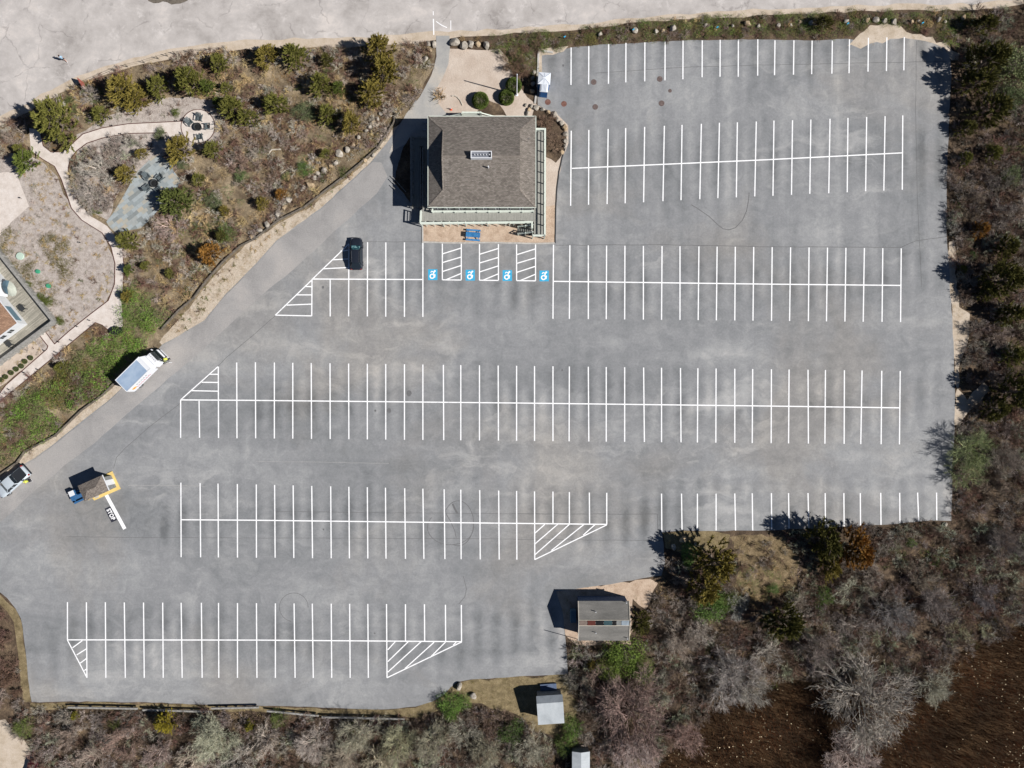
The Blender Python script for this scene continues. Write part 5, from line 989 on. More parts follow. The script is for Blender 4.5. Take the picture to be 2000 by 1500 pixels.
# north entrance landing
E = thing("entrance_landing", "pale railed landing with slanting ramps at the north entrance", "landing", (*P(921, 222), 0))
mb = MB(); ex0, ey1 = P(903, 221, 1.2); ex1, _ = P(940, 221, 1.2); mb.box(ex0, ex1, wy1 + .05, ey1, 0, 1.2); part("landing_floor", mb, M['deckgrey'], E, world=True)
railing("railing", [P(903.5, 219.5, 2.25), P(938.5, 219.5, 2.25)], 1.2, parent=E, post=2.4, base=0, w=.22, capw=.22)
railing("railing", [P(940, 220.5, 2.2), P(972, 229, 1.4)], 1.15, .3, parent=E, post=1.3, base=0)
railing("railing", [P(902, 221.5, 2.2), P(880, 226.5, 1.4)], 1.15, .3, parent=E, post=1.3, base=0)
# boards leaning in the shade west of the building
for k, ((ax, ay), (bx, by)) in enumerate((((765, 344), (793, 375)), ((762, 350), (790, 380)), ((764, 362), (798, 396)))):
    mb = MB(); mb.bar((*P(ax, ay, .3), .35), (*P(bx, by, .3), .30 + .05 * k), .08, .06); o = part("loose_board", mb, M['railwood']); setp(o, ("longest", "middle", "lowest")[k] + " slanting board lying in the building's west shade", "board", "boards in the building shade")

# ================================================================ SHEDS AND BOOTH
def gable_shed(name, label, cat, cx, cy, L, W, he, hr, ridge_off, m_roof, m_wall, rz=0.0, over=.15, gut=None):
    """ridge along local x, ridge_off shifts it towards +y"""
    t = thing(name, label, cat, (cx, cy, 0), rz); l, w = L / 2, W / 2; ro = ridge_off; mb = MB()
    mb.add([(-l, -w, 0), (l, -w, 0), (l, w, 0), (-l, w, 0), (-l, -w, he), (l, -w, he), (l, w, he), (-l, w, he), (-l, ro, hr), (l, ro, hr)], [(0, 1, 5, 4), (2, 3, 7, 6), (1, 2, 6, 9, 5), (3, 0, 4, 8, 7)])
    part("wall", mb, m_wall, t); o = over; th = .09
    for s in (-1, 1):
        d = (w - s * ro); k = (hr - he) / d; y1 = s * (w + o); z1 = he - k * o; mb = MB(); lo = l + o
        top = [(-lo, y1, z1 + th), (lo, y1, z1 + th), (lo, ro, hr + th), (-lo, ro, hr + th)]; bot = [(x, y, z - th * .8) for x, y, z in top]
        mb.add(top + bot, [(0, 1, 2, 3) if s < 0 else (3, 2, 1, 0), (7, 6, 5, 4), (0, 4, 5, 1), (1, 5, 6, 2), (2, 6, 7, 3), (3, 7, 4, 0)]); part("roof_slope", mb, m_roof, t)
    return t
x0, y1 = P(1129.5, 1174, 3.0); x1, y0 = P(1228.5, 1251.5, 3.0)
L_, W_ = x1 - x0 - .3, y1 - y0 - .3
S1 = gable_shed("long_shed", "long grey felt roofed shed with skylight panels along its ridge", "shed", (x0 + x1) / 2, (y0 + y1) / 2, L_, W_, 2.9, 3.75, .0, M['rollroof'], multi("blue_grey_boards", [(.3, A(70, 84, 108)), (.7, A(104, 120, 146))], 3, 6))
mb = MB(); l = L_ / 2 + .16
for y, dz in ((.36, 0), (-.42, 0)): mb.bar((-l, y, 3.83 - abs(y) * .29 + .03), (l, y, 3.83 - abs(y) * .29 + .03), .09, .06)
for x in (-l, l): mb.bar((x, -W_ / 2 - .15, 2.97), (x, 0, 3.9), .09, .08); mb.bar((x, W_ / 2 + .15, 2.97), (x, 0, 3.902), .09, .08)
part("roof_trim", mb, M['cream'], S1)
xs_ = [-l + .1, -l + 1.22, -l + 2.42, -l + 3.55, -l + 4.8, -l + 5.35, -l + 6.05, l - .1]
for k, m_ in enumerate(('p_brown', 'p_rust', 'p_dark_inside', 'p_teal', 'p_dark_inside', 'p_grey', 'p_ice')):  # black panels paint the dark shed interior seen through the ridge skylight
    a, b = xs_[k] + .04, xs_[k + 1] - .04; mb = MB(); mb.add([(a, -.37, 3.84), (b, -.37, 3.84), (b, .31, 3.86), (a, .31, 3.86), (a, -.37, 3.6), (b, -.37, 3.6), (b, .31, 3.6), (a, .31, 3.6)], [(0, 1, 2, 3), (4, 5, 1, 0), (5, 6, 2, 1), (6, 7, 3, 2), (7, 4, 0, 3)])
    part("ridge_panel", mb, M[m_], S1)
for k, (a, b) in enumerate(((1163.5, 1195), (1163.5, 1236), (1224, 1178), (1226, 1248))):
    x, y = P(a, b, 3.6); mb = MB(); zz = 2.9; mb.tube((x, y, zz), (x, y, zz + 1.0 if k < 2 else zz + .7), .06, .06, 8); part("vent_pipe", mb, M['white2'], S1, world=True)
mb = MB(); x, y = P(1128.5, 1257, 2); mb.tube((x, y, 0), (x, y, 4.4), .05, .05, 8); part("mast", mb, M['chrome'], S1, world=True)
mb = MB(); x, y = P(1119, 1202, .5); mb.box(x - .4, x + .45, y - .9, y + .9, 0, 1.1)
setp(part("utility_cabinet", mb, M['umbblue'], None, bevel=.03), "blue grey cabinet against the west wall of the long grey shed", "cabinet")

x0, y1 = P(1050, 1368.5, 2.7); x1, y0 = P(1100, 1414.5, 2.5)
S2 = gable_shed("white_roofed_shed", "small shed with streaked white tin roof by the grass", "shed", (x0 + x1) / 2, (y0 + y1) / 2 + .25, x1 - x0 - .2, y1 - y0 + .3, 2.3, 3.0, 1.35, M['tin'], M['wallgrey'], R(4))
mb = MB(); mb.box(-1.2, 1.2, 2.0, 2.9, 0, .35); part("step", mb, plain("blue_grey_boarding", A(96, 112, 140)), S2)
mb = MB(); q = [P(1060.5, 1344), P(1080.5, 1342), P(1082, 1353), P(1066, 1356)]
for k in range(5):
    t0, t1 = k / 5 + .01, (k + 1) / 5 - .01; lerp = lambda a, b, t: (a[0] + (b[0] - a[0]) * t, a[1] + (b[1] - a[1]) * t); mb.prism([lerp(q[0], q[1], t0), lerp(q[0], q[1], t1), lerp(q[3], q[2], t1), lerp(q[3], q[2], t0)], .02, .10)
setp(part("board_platform", mb, M['white']), "white board platform on the grass behind the white roofed shed", "platform")
x0, y1 = P(1119, 1471, 2.5); x1, y0 = P(1151, 1528, 2.5)
S3 = gable_shed("small_shed", "small pale roofed shed at the south border of the view", "shed", (x0 + x1) / 2, (y0 + y1) / 2, y1 - y0, x1 - x0, 2.2, 2.5, 0, M['tin'], M['wallgrey'], R(90), over=.1)
mb = MB(); a = P(1151.5, 1441); t = thing("pallet", "grey weathered wooden pallet lying in brush beside the white roofed shed", "pallet", (*a, .03), R(-62))
for k in range(6): mb.box(-.98, .98, -.55 + k * .19, -.55 + k * .19 + .15, .10, .13)
part("pallet_deck", mb, M['railwood'], t); mb = MB()
for k in (-.9, 0, .8): mb.box(k, k + .1, -.55, .55, 0, .098)
part("runner", mb, M['railwood'], t)

# ticket booth on its yellow edged island
hb = 2.85; c4 = [P(151, 949, hb), P(198.5, 928, hb), P(213, 958, hb), P(166, 980, hb)]
bc = (sum(p[0] for p in c4) / 4, sum(p[1] for p in c4) / 4); ang = math.atan2(c4[1][1] - c4[0][1], c4[1][0] - c4[0][0])
Lb = math.hypot(c4[1][0] - c4[0][0], c4[1][1] - c4[0][1]) / 2; Wb = math.hypot(c4[2][0] - c4[1][0], c4[2][1] - c4[1][1]) / 2
T = thing("ticket_booth", "small hip roofed ticket booth on the yellow edged island", "booth", (*bc, 0), ang)
mb = MB(); mb.box(-Lb + .3, Lb - .3, -Wb + .28, Wb - .28, .15, hb); w_ = part("wall", mb, M['wallgrey'], T)
for s in (-1, 1):
    mb = MB(); mb.box(-.9, .9, s * (Wb - .28) + (.002 if s > 0 else -.03), s * (Wb - .28) + (.03 if s > 0 else -.002), 1.2, 2.1); part("window", mb, M['glass'], w_)
mb = MB(); mb.box(Lb - .298, Lb - .26, -.4, .4, .15, 2.15); part("door", mb, M['white'], w_)
mb = MB(); rx = Lb - Wb; zt = hb + Wb * .42
mb.add([(-Lb, -Wb, hb), (Lb, -Wb, hb), (Lb, Wb, hb), (-Lb, Wb, hb), (-rx, 0, zt), (rx, 0, zt)], [(0, 1, 5, 4), (1, 2, 5), (2, 3, 4, 5), (3, 0, 4), (3, 2, 1, 0)]); rf = part("roof", mb, M['shingle2'], T)
mb = MB(); mb.box(Lb + .002, Lb + .07, -Wb, Wb, hb - .12, hb + .02); part("fascia", mb, M['white2'], rf)
I = thing("traffic_island", "raised concrete island with yellow painted rim under the booth", "island", (*bc, 0))
ip = PX([(150, 957), (197, 931), (218.5, 920.5), (235, 955), (184, 977.5), (180, 973), (172, 977)], .15)
mb = MB(); mb.prism(ip, 0, .15); part("kerb_rim", mb, M['yellow'], I, world=True)
mb = MB(); mb.prism(PX([(190, 941), (203, 935), (213, 932), (220, 948.5), (211, 952.5), (195, 959), (172, 966), (162, 958)], .15), .151, .158); part("slab", mb, M['cream'], I, world=True)
x, y = P(209.5, 943.5, .5); t = thing("equipment_box", "white flat topped box beside the ticket booth door", "box", (x, y, .15), ang); mb = MB(); mb.box(-.28, .28, -.45, .45, 0, .55); part("box_body", mb, M['white2'], t, bevel=.02); mb = MB(); mb.box(-.31, .31, -.48, .48, .552, .62); part("lid", mb, M['white2'], t)
x, y = P(189, 970.5, .5); t = thing("cash_box", "small cream box on the south rim of the booth island", "box", (x, y, .15), ang); mb = MB(); mb.box(-.2, .2, -.14, .14, 0, .5); part("box_body", mb, M['cream'], t, bevel=.02); mb = MB(); mb.box(-.22, .22, -.16, .16, .502, .55); part("lid", mb, M['cream'], t)

def picnic(label, x, y, rz, m, L=1.8):
    t = thing("picnic_table", label, "picnic table", (x, y, .03), rz, "blue picnic tables")
    mb = MB()
    for k in range(5): mb.box(-L / 2, L / 2, -.36 + k * .146, -.36 + k * .146 + .135, .72, .76)
    part("table_top", mb, m, t)
    for s in (-1, 1):
        mb = MB(); mb.box(-L / 2, L / 2, s * .72 - .13, s * .72 + .13, .42, .46); part("bench", mb, m, t)
    for sx in (-1, 1):
        mb = MB(); mb.bar((sx * L * .36, -.25, .70), (sx * L * .36, -.68, 0), .09, .05); mb.bar((sx * L * .36, .25, .70), (sx * L * .36, .68, 0), .09, .05); mb.bar((sx * L * .36 + .05, -.8, .39), (sx * L * .36 + .05, .8, .39), .045, .09); part("leg_frame", mb, m, t)
    return t
x, y = P(924, 458.5, .7); picnic("bright blue picnic table on the sand bed south of the building", x, y, R(-4), M['bluep'], 2.1)
x, y = P(150, 970, .7); picnic("dark blue picnic table behind the ticket booth", x, y, ang + .02, M['bluedull'])
x, y = P(143, 963, .6); t = thing("litter_bin", "blue bin with white lid behind the ticket booth", "bin", (x, y, .03), ang)
mb = MB(); mb.box(-.38, .38, -.36, .36, 0, .95); part("bin_body", mb, M['bluedull'], t, bevel=.03); mb = MB(); mb.box(-.4, .4, -.38, .38, .952, 1.04); part("lid", mb, M['white2'], t, bevel=.02)

# portable toilets
x, y = P(1062.5, 158, 1.4); t = thing("portable_toilet", "large white roofed portable toilet with crossed roof ribs", "portable toilet", (x, y, .03), R(-4), "portable toilets")
mb = MB(); mb.box(-.82, .82, -.78, .78, 0, 2.15); part("cabin", mb, M['blueplastic'], t)
mb = MB(); mb.loft([[(-.9, -.86, 2.152), (.9, -.86, 2.152), (.9, .86, 2.152), (-.9, .86, 2.152)], [(-.9, -.86, 2.25), (.9, -.86, 2.25), (.9, .86, 2.25), (-.9, .86, 2.25)], [(-.15, -.15, 2.45), (.15, -.15, 2.45), (.15, .15, 2.45), (-.15, .15, 2.45)]]); r_ = part("roof", mb, M['whiteplastic'], t, bevel=.03)
mb = MB()
for sx, sy in ((-1, -1), (1, -1), (1, 1), (-1, 1), (0, 1), (0, -1)): mb.bar((sx * .12, sy * .12, 2.47), (sx * .8, sy * .76, 2.30), .05, .03)
part("roof_rib", mb, plain("pale_grey_plastic", A(176, 188, 206)), r_)
mb = MB(); mb.box(-.35, .35, -.80, -.782, .1, 2.0); part("door", mb, M['whiteplastic'], t)
x, y = P(1062, 176.5, 1.2); t = thing("portable_toilet", "smaller portable toilet with ribbed white roof and blue front", "portable toilet", (x, y, .03), R(-6), "portable toilets")
mb = MB(); mb.box(-.56, .56, -.58, .58, 0, 2.0); part("cabin", mb, M['blueplastic'], t)
mb = MB(); mb.loft([[(-.6, -.62, 2.002), (.6, -.62, 2.002), (.6, .62, 2.002), (-.6, .62, 2.002)], [(-.6, -.62, 2.10), (.6, -.62, 2.10), (.6, .62, 2.10), (-.6, .62, 2.10)], [(-.4, -.55, 2.22), (.4, -.55, 2.22), (.4, .55, 2.22), (-.4, .55, 2.22)]]); r_ = part("roof", mb, M['whiteplastic'], t)
mb = MB()
for k in range(4): mb.box(-.32 + k * .2, -.28 + k * .2, -.5, .5, 2.221, 2.25)
part("roof_rib", mb, bpy.data.materials["pale_grey_plastic"], r_)
mb = MB(); mb.box(-.4, .4, -.60, -.582, .1, 1.85); part("door", mb, M['blueplastic'], t)
mb = MB(); mb.box(.562, .60, -.58, .58, .05, 2.0); part("side_panel", mb, M['whiteplastic'], t)

# ================================================================ HOUSE AND DECK AT THE WEST BORDER
ca = R(-51.8); ZH = .35
c = P(105, 627.5, 1.3); HD = thing("house_deck", "weathered plank deck with wide grey rail around the west house", "deck", (*c, 0))
u1 = Vector((P(0, 496, 1.3)[0] - c[0], P(0, 496, 1.3)[1] - c[1])); u1.normalize(); u2 = Vector((P(0, 706, 1.3)[0] - c[0], P(0, 706, 1.3)[1] - c[1])); u2.normalize(); C2 = Vector(c)
def dk(a, b): p = C2 + u1 * a + u2 * b; return (p.x, p.y)
mb = MB(); mb.prism([dk(.2, .2), dk(18, .2), dk(18, 14), dk(.2, 14)], ZH - .15, ZH); part("deck_floor", mb, M['deckplank'], HD, world=True)
mb = MB(); mb.prism([dk(.02, .02), dk(18, .02), dk(18, .16), dk(.16, .16), dk(.16, 14), dk(.02, 14)], 0, 1.28); part("deck_screen", mb, M['railwood'], HD, world=True)
mb = MB(); mb.prism([dk(-.12, -.12), dk(18, -.12), dk(18, .28), dk(.28, .28), dk(.28, 14), dk(-.12, 14)], 1.282, 1.34); part("rail_cap", mb, M['railwood'], HD, world=True)
for k in range(1, 10):
    for p in (dk(k * 1.75, -.04), dk(-.04, k * 1.5)): mb = MB(); mb.box(p[0] - .1, p[0] + .1, p[1] - .1, p[1] + .1, 0, 1.27); part("post", mb, M['railwood'], HD, world=True)
hc = P(54, 633.5, ZH); H = thing("house", "white walled house with reddish brown shingle roof at the west border", "house", (*hc, 0)); HC = Vector(hc)
def hk(a, b): p = HC + u1 * a + u2 * b; return (p.x, p.y)
mb = MB(); mb.prism([hk(0, 0), hk(14, 0), hk(14, 12), hk(0, 12)], ZH + .002, 3.0); hw = part("wall", mb, M['white'], H, world=True)
mb = MB(); o_ = .18; e = [hk(-o_, -o_), hk(14, -o_), hk(14, 12), hk(-o_, 12)]; mid = [hk(6, 6), hk(8, 6)]
mb.add([(*e[0], 3.0), (*e[1], 3.0), (*e[2], 3.0), (*e[3], 3.0), (*mid[0], 5.3), (*mid[1], 5.3)], [(0, 1, 5, 4), (1, 2, 5), (2, 3, 4, 5), (3, 0, 4), (3, 2, 1, 0)][::1]); part("roof", mb, M['shingleb'], H, world=True)
mb = MB(); mb.prism([hk(-o_ - .1, -o_ - .1), hk(14, -o_ - .1), hk(14, -o_ - .002), hk(-o_ - .002, -o_ - .002), hk(-o_ - .002, 12), hk(-o_ - .1, 12)], 2.88, 3.03); part("gutter", mb, M['white2'], H, world=True)
for k in range(4):
    mb = MB(); bse = 1.5 + (k % 2) * .42 + (k // 2) * 1.4; y0 = 1.7
    q0, q1 = hk(-.03, bse), hk(-.03, bse + .34); q2, q3 = hk(-.001, bse + .34), hk(-.001, bse); mb.prism([q0, q1, q2, q3], 1.35, 2.15); part("window", mb, M['glass'], hw, world=True)
mb = MB(); mb.prism([hk(.6, -.03), hk(3.2, -.03), hk(3.2, -.001), hk(.6, -.001)], 1.1, 2.7); part("window", mb, M['umbblue'], hw, world=True)
# glazed bay with grey roof
mb = MB(); mb.prism([hk(5.0, -.2), hk(6.5, -1.6), hk(9.5, -1.6), hk(11, -.2)], ZH + .002, 2.4); by_ = part("bay", mb, M['white'], H, world=True)
mb = MB(); mb.prism([hk(4.8, -.19), hk(6.4, -1.8), hk(9.6, -1.8), hk(11.2, -.19)], 2.402, 2.52); part("bay_roof", mb, M['railwood'], H, world=True)
mb = MB(); mb.prism([hk(6.1, -.5), hk(6.9, -1.3), hk(9.1, -1.3), hk(9.9, -.5)], 2.522, 2.8); part("skylight", mb, M['glass'], H, world=True)
mb = MB(); mb.prism([hk(6.3, -.6), hk(7.0, -1.15), hk(9.0, -1.15), hk(9.7, -.6)], 2.802, 2.85); part("skylight_top", mb, M['cream'], H, world=True)
# patio umbrella on the deck: closed canvas fan
x, y = P(18, 563, 2.4); t = thing("patio_umbrella", "cream and blue canvas umbrella on the west deck", "umbrella", (x, y, ZH), ca)
mb = MB(); mb.tube((0, 0, 0), (0, 0, 2.4), .03, .03, 8); part("pole", mb, M['chrome'], t)
for s, m_, a0, a1 in ((0, 'umb', -60, 130), (1, 'umbblue', 130, 300)):
    mb = MB(); n = 6
    for k in range(n):
        t0, t1 = R(a0 + (a1 - a0) * k / n), R(a0 + (a1 - a0) * (k + 1) / n); mb.poly([(0, 0, 2.45), (1.35 * math.cos(t0), .85 * math.sin(t0), 2.0), (1.35 * math.cos(t1), .85 * math.sin(t1), 2.0)])
    part("canopy", mb, M[m_], t)
for lab, (a, b), s in (("dark square grill on the west deck near the bay", (38, 601), 1), ("dark square table on the west deck by the white wall", (13, 671.5), 1)):
    x, y = P(a, b, 1.5); t = thing("deck_table", lab, "table", (x, y, ZH), ca); mb = MB(); mb.box(-.42, .42, -.36, .36, .70, .75); part("table_top", mb, M['firepit'], t); 
    for sx in (-1, 1):
        for sy in (-1, 1): mb = MB(); mb.box(sx * .36 - .03, sx * .36 + .03, sy * .3 - .03, sy * .3 + .03, 0, .699); part("leg", mb, M['firepit'], t)

# ================================================================ CHAIRS, FIRE PITS, GARDEN THINGS
def chair_parts(t):
    m = M['chair']; mb = MB()
    for k in range(5): mb.bar((-.26 + k * .13, .30, .38), (-.26 + k * .13, -.22, .27), .11, .03)
    part("seat", mb, m, t); mb = MB()
    for k in range(5): mb.bar((-.26 + k * .13, -.20, .28), (-.30 + k * .15, -.62, 1.02 - abs(k - 2) * .04), .115, .025, (0, -1, 0))
    part("backrest", mb, m, t)
    for s in (-1, 1):
        mb = MB(); mb.box(s * .38 - .07, s * .38 + .07, -.42, .38, .56, .59); part("armrest", mb, m, t)
        mb = MB(); mb.bar((s * .38, .30, .56), (s * .38, .32, 0), .09, .04); part("leg", mb, m, t)
        mb = MB(); mb.bar((s * .31, .34, .34), (s * .31, -.66, .02), .04, .12); part("rear_leg", mb, m, t)
c0 = None
def copy_tree(o, parent=None):
    c = o.copy(); COL.objects.link(c); c.parent = parent
    for ch in [x for x in o.children]: copy_tree(ch, c)
    return c
for px, py, deg, lab in ((388, 230, -8, "slatted grey chair at the north of the gravel circle"), (370, 239, 44, "slatted grey chair at the north west of the gravel circle"), (404, 246.5, -88, "slatted grey chair at the east of the gravel circle"), (389.5, 266, 188, "slatted grey chair at the south of the gravel circle"),
                         (287, 345, 42, "slatted grey chair north west of the fire pit on slate"), (311, 347.5, -45, "slatted grey chair north east of the fire pit on slate"), (288, 366, 125, "slatted grey chair south west of the fire pit on slate"), (308, 369, 222, "slatted grey chair south east of the fire pit on slate")):
    x, y = P(px, py, .5); sc_ = .95
    if c0 is None:
        c0 = thing("garden_chair", lab, "chair", (x, y, .04), R(deg + 180), "slatted chairs around the fire pits"); chair_parts(c0); o = c0
    else:
        o = copy_tree(c0); o.location = (x, y, .04); o.rotation_euler = (0, 0, R(deg + 180)); o["label"] = lab
    o.scale = (sc_ * 1.1, sc_ * 1.1, sc_)
for px, py, lab in ((385.8, 247.5, "round dark fire pit in the middle of the gravel circle"), (301, 358, "round dark fire pit on the slate patio")):
    x, y = P(px, py, .4); t = thing("fire_pit", lab, "fire pit", (x, y, .04), 0, "fire pits")
    mb = MB(); mb.lathe([(.48, 0), (.56, .40), (.60, .42), (.60, .45), (.52, .45), (.46, .30), (.2, .22), (.001, .21)], n=20); part("bowl", mb, M['firepit'], t)
    mb = MB(); mb.lathe([(.34, .30), (.38, .34), (.38, .36), (.3, .36), (.1, .37), (.001, .37)], n=14); part("grate", mb, M['blackrub'], t)
x, y = P(226, 646, .3); t = thing("trampoline_cover", "large oval black mat lying at the lower shell path", "mat", (x, y, .05), R(8)); mb = MB(); mb.lathe([(1.0, .0), (1.0, .35), (.92, .40), (.001, .36)], n=24); c = part("mat", mb, M['blackrub'], t); t.scale = (1, .62, 1)
t.name = "round_mat"
for px, py, r_, m_, lab in ((40, 500.5, .56, 'palegreen', "large pale green round lid in the grass by the deck"), (74.5, 530.5, .31, 'green', "upper small green round lid near the deck"), (95.5, 558.5, .34, 'green', "lower small green round lid near the deck")):
    x, y = P(px, py, .1); mb = MB(); mb.lathe([(r_, 0), (r_, .10), (r_ * .9, .14), (r_ * .8, .13), (r_ * .3, .15), (.001, .15)], (x, y, .16), 24); mb.lathe([(r_ * .95, 0), (r_ * .95, .158)], (x, y, 0), 24); setp(part("septic_lid", mb, M[m_]), lab, "lid", "round lids in the garden")
# path lights
PL = [(134, 240), (143, 268), (220, 246), (237, 262), (346, 237), (355, 268), (41, 387), (157, 474), (233, 528), (235, 497), (176, 626), (141, 665), (110, 688), (75, 722), (19, 761), (88, 685), (152, 638), (116, 668), (48, 728)]
PLL = ["at the bend below the big olive cedar", "where circle path meets the fork, south side", "above the middle of the circle path", "below the middle of the circle path", "north of where path meets the gravel circle", "south of where path meets the gravel circle", "in the mulch near the shell patio's corner",
       "beside the path west of the slate patio", "east of the path by the tiny olive cedar", "beside the round cedar at the patio mouth", "west of the wide path junction", "above the path between deck corner and junction", "below the path southeast of the deck corner", "below the path east of the first small round bush", "at the lower path near the west border", "at the corner of sand patch and branch path", "above the straight path near its junction", "on the branch path corner under the deck", "above the path beside the row of small bushes"]
for i, (px, py) in enumerate(PL):
    x, y = P(px, py, .2); t = thing("path_light", "thin black stake light " + PLL[i], "path light", (x, y, .03), 0, "stake lights along the shell path"); mb = MB(); mb.tube((0, 0, 0), (0, 0, .42), .02, .02, 6); part("stake", mb, M['blackrub'], t); mb = MB(); mb.lathe([(.02, .42), (.11, .43), (.09, .47), (.02, .50)], n=8); part("shade", mb, M['blackrub'], t)
# red panel at the road bend
x, y = P(169, 170); t = thing("sign_board", "faded red upright board in the scrub at the road bend", "sign", (x, y, .01), R(-60)); mb = MB(); mb.box(-.85, .85, -.04, .04, .25, 1.65); part("panel", mb, M['redsign'], t)
for s in (-.8, .8): mb = MB(); mb.box(s - .05, s + .05, .042, .14, 0, 1.7); part("post", mb, M['cream'], t)
# driftwood and pale stones in the garden
def sticks(label, pts, w=.10, name="driftwood", m='cream'):
    mb = MB(); P3 = [(*P(a, b, .2), .10) for a, b in pts]
    for i in range(len(P3) - 1): mb.tube(P3[i], P3[i + 1], w * (1 - .2 * i / len(P3)) / 2 * 1.2, w / 2, 7)
    setp(part(name, mb, M[m]), label, "log", "pale logs in the garden")
sticks("angled pale log lying in the brown scrub mid garden", [(525, 298), (530, 292), (548, 291)], .2)
sticks("long curved pale branch on the slope above the boulder wall", [(557, 332), (548, 339), (538, 342), (535, 349), (540, 357), (549, 361)], .12)
sticks("pale curved driftwood piece on the edge of the sand court", [(882, 187), (887, 186), (893, 189), (899, 196), (903, 205)], .16)
# traffic cone, flagpole
x, y = P(881, 214); t = thing("traffic_cone", "small orange and white traffic cone near the north entrance", "traffic cone", (x, y, .045)); mb = MB(); mb.box(-.17, .17, -.17, .17, 0, .03); mb.lathe([(.13, .031), (.08, .3)], n=12); part("cone_body", mb, M['orange'], t); mb = MB(); mb.lathe([(.08, .302), (.05, .5), (.02, .66)], n=12); part("white_band", mb, M['white2'], t)
x, y = P(1009.2, 185.5); t = thing("flagpole", "tall white flagpole between sand court and portable toilets", "flagpole", (x, y, .04)); mb = MB(); mb.tube((0, 0, .15), (0, 0, 6.9), .10, .07, 10); part("pole", mb, M['white2'], t); mb = MB(); mb.lathe([(.24, 0), (.24, .12), (.12, .149)], n=14); part("base", mb, M['white2'], t); mb = MB(); mb.lathe([(.01, 6.9), (.09, 6.95), (.09, 7.02), (.01, 7.1)], n=10); part("finial", mb, M['white2'], t)
# manhole covers
for px, py, r_, m_, lab in ((1159.5, 160.5, .42, 'iron', "brown manhole cover at the foot of the second bay line"), (1288.5, 154.5, .42, 'iron', "brown manhole cover at the foot of the sixth bay line"), (1308.5, 177.5, .27, 'iron', "smallest brown manhole cover out in the lane"), (1292, 202, .43, 'iron', "brown manhole cover in the lane below the smallest one"), (1162.5, 209, .42, 'iron', "brown manhole cover with a pale halo in the lane"), (1070, 199.5, .43, 'rust', "bright rusty manhole cover nearest the portable toilets"), (1101.5, 203, .42, 'rust', "rusty manhole cover right of the brightest one")):
    x, y = P(px, py); mb = MB(); mb.lathe([(r_, 0), (r_, .012), (r_ * .9, .016), (r_ * .86, .011), (r_ * .3, .012), (.001, .012)], (x, y, .029), 24); setp(part("manhole_cover", mb, M[m_]), lab, "manhole cover", "manhole covers in the north lane")

# timber edging wall along the drive
TE = [(775, 212), (770, 240), (738, 290), (700, 324), (640, 370), (595, 405), (545, 431), (500, 466), (470, 481), (440, 508), (405, 547), (380, 582), (350, 607), (318, 642)]
TE2 = [(232, 742), (200, 773), (160, 802), (110, 850), (50, 882), (36, 903), (0, 928), (-40, 955)]
for k, (te, lab) in enumerate(((TE, "long weathered timber edging above the drive's sand bank"), (TE2, "lower weathered timber edging beside the drive and the silver pickup"))):
    t = thing("timber_edging", lab, "timber edging", (*P(*te[0]), 0)); w = rough(PX(te), 2.6, .06, 90 + k, False)
    mb = MB()
    for i in range(len(w) - 1): mb.bar((*w[i], .22 + (i % 2) * .002), (*w[i + 1], .22 + (i % 2) * .002), .16, .44)
    part("beam", mb, M['darkwood'], t, world=True)
    for p in w[::2]: mb = MB(); mb.box(p[0] - .09, p[0] + .09, p[1] - .2, p[1] - .085, 0, .55); part("post", mb, M['darkwood'], t, world=True)
# post fence along the road bend
FP = [(147, 173), (160, 166), (226, 138), (250, 131), (283, 123), (310, 115), (328, 110), (343, 106), (372, 103), (412, 99), (440, 97)]
t = thing("wire_fence", "low wooden post and wire fence at the road bend", "fence", (*P(*FP[0]), 0))
for p in FP: x, y = P(*p); mb = MB(); mb.tube((x, y, 0), (x, y, .95), .05, .05, 7); part("post", mb, M['darkwood'], t, world=True)
mb = MB()
for i in range(len(FP) - 1):
    for h in (.45, .85): mb.bar((*P(*FP[i]), h), (*P(*FP[i + 1]), h), .02, .02)
part("wire", mb, M['darkwood'], t, world=True)
# timber guard rails
for lab, a, b in (("first guard rail from the west", (132, 1382), (268, 1384.5)), ("second guard rail from the west", (278, 1387), (412, 1390.5)), ("third guard rail from the west", (412, 1384), (505, 1382)), ("fourth guard rail from the west", (521, 1389), (622, 1398.5)), ("fifth guard rail from the west", (628, 1401), (790, 1405))):
    t = thing("guard_rail", "low grey timber rail in the scrub, " + lab, "guard rail", (*P(*a), 0), 0, "timber guard rails along the south edge")
    A_, B_ = Vector(P(*a, .7)), Vector(P(*b, .7)); mb = MB(); mb.bar((*A_, .62), (*B_, .62), .24, .22); part("rail", mb, M['railwood'], t, world=True)
    n = 5
    for k in range(n): p = A_ + (B_ - A_) * (k + .5) / n; mb = MB(); mb.box(p.x - .1, p.x + .1, p.y - .1, p.y + .1, 0, .505); part("post", mb, M['darkwood'], t, world=True)

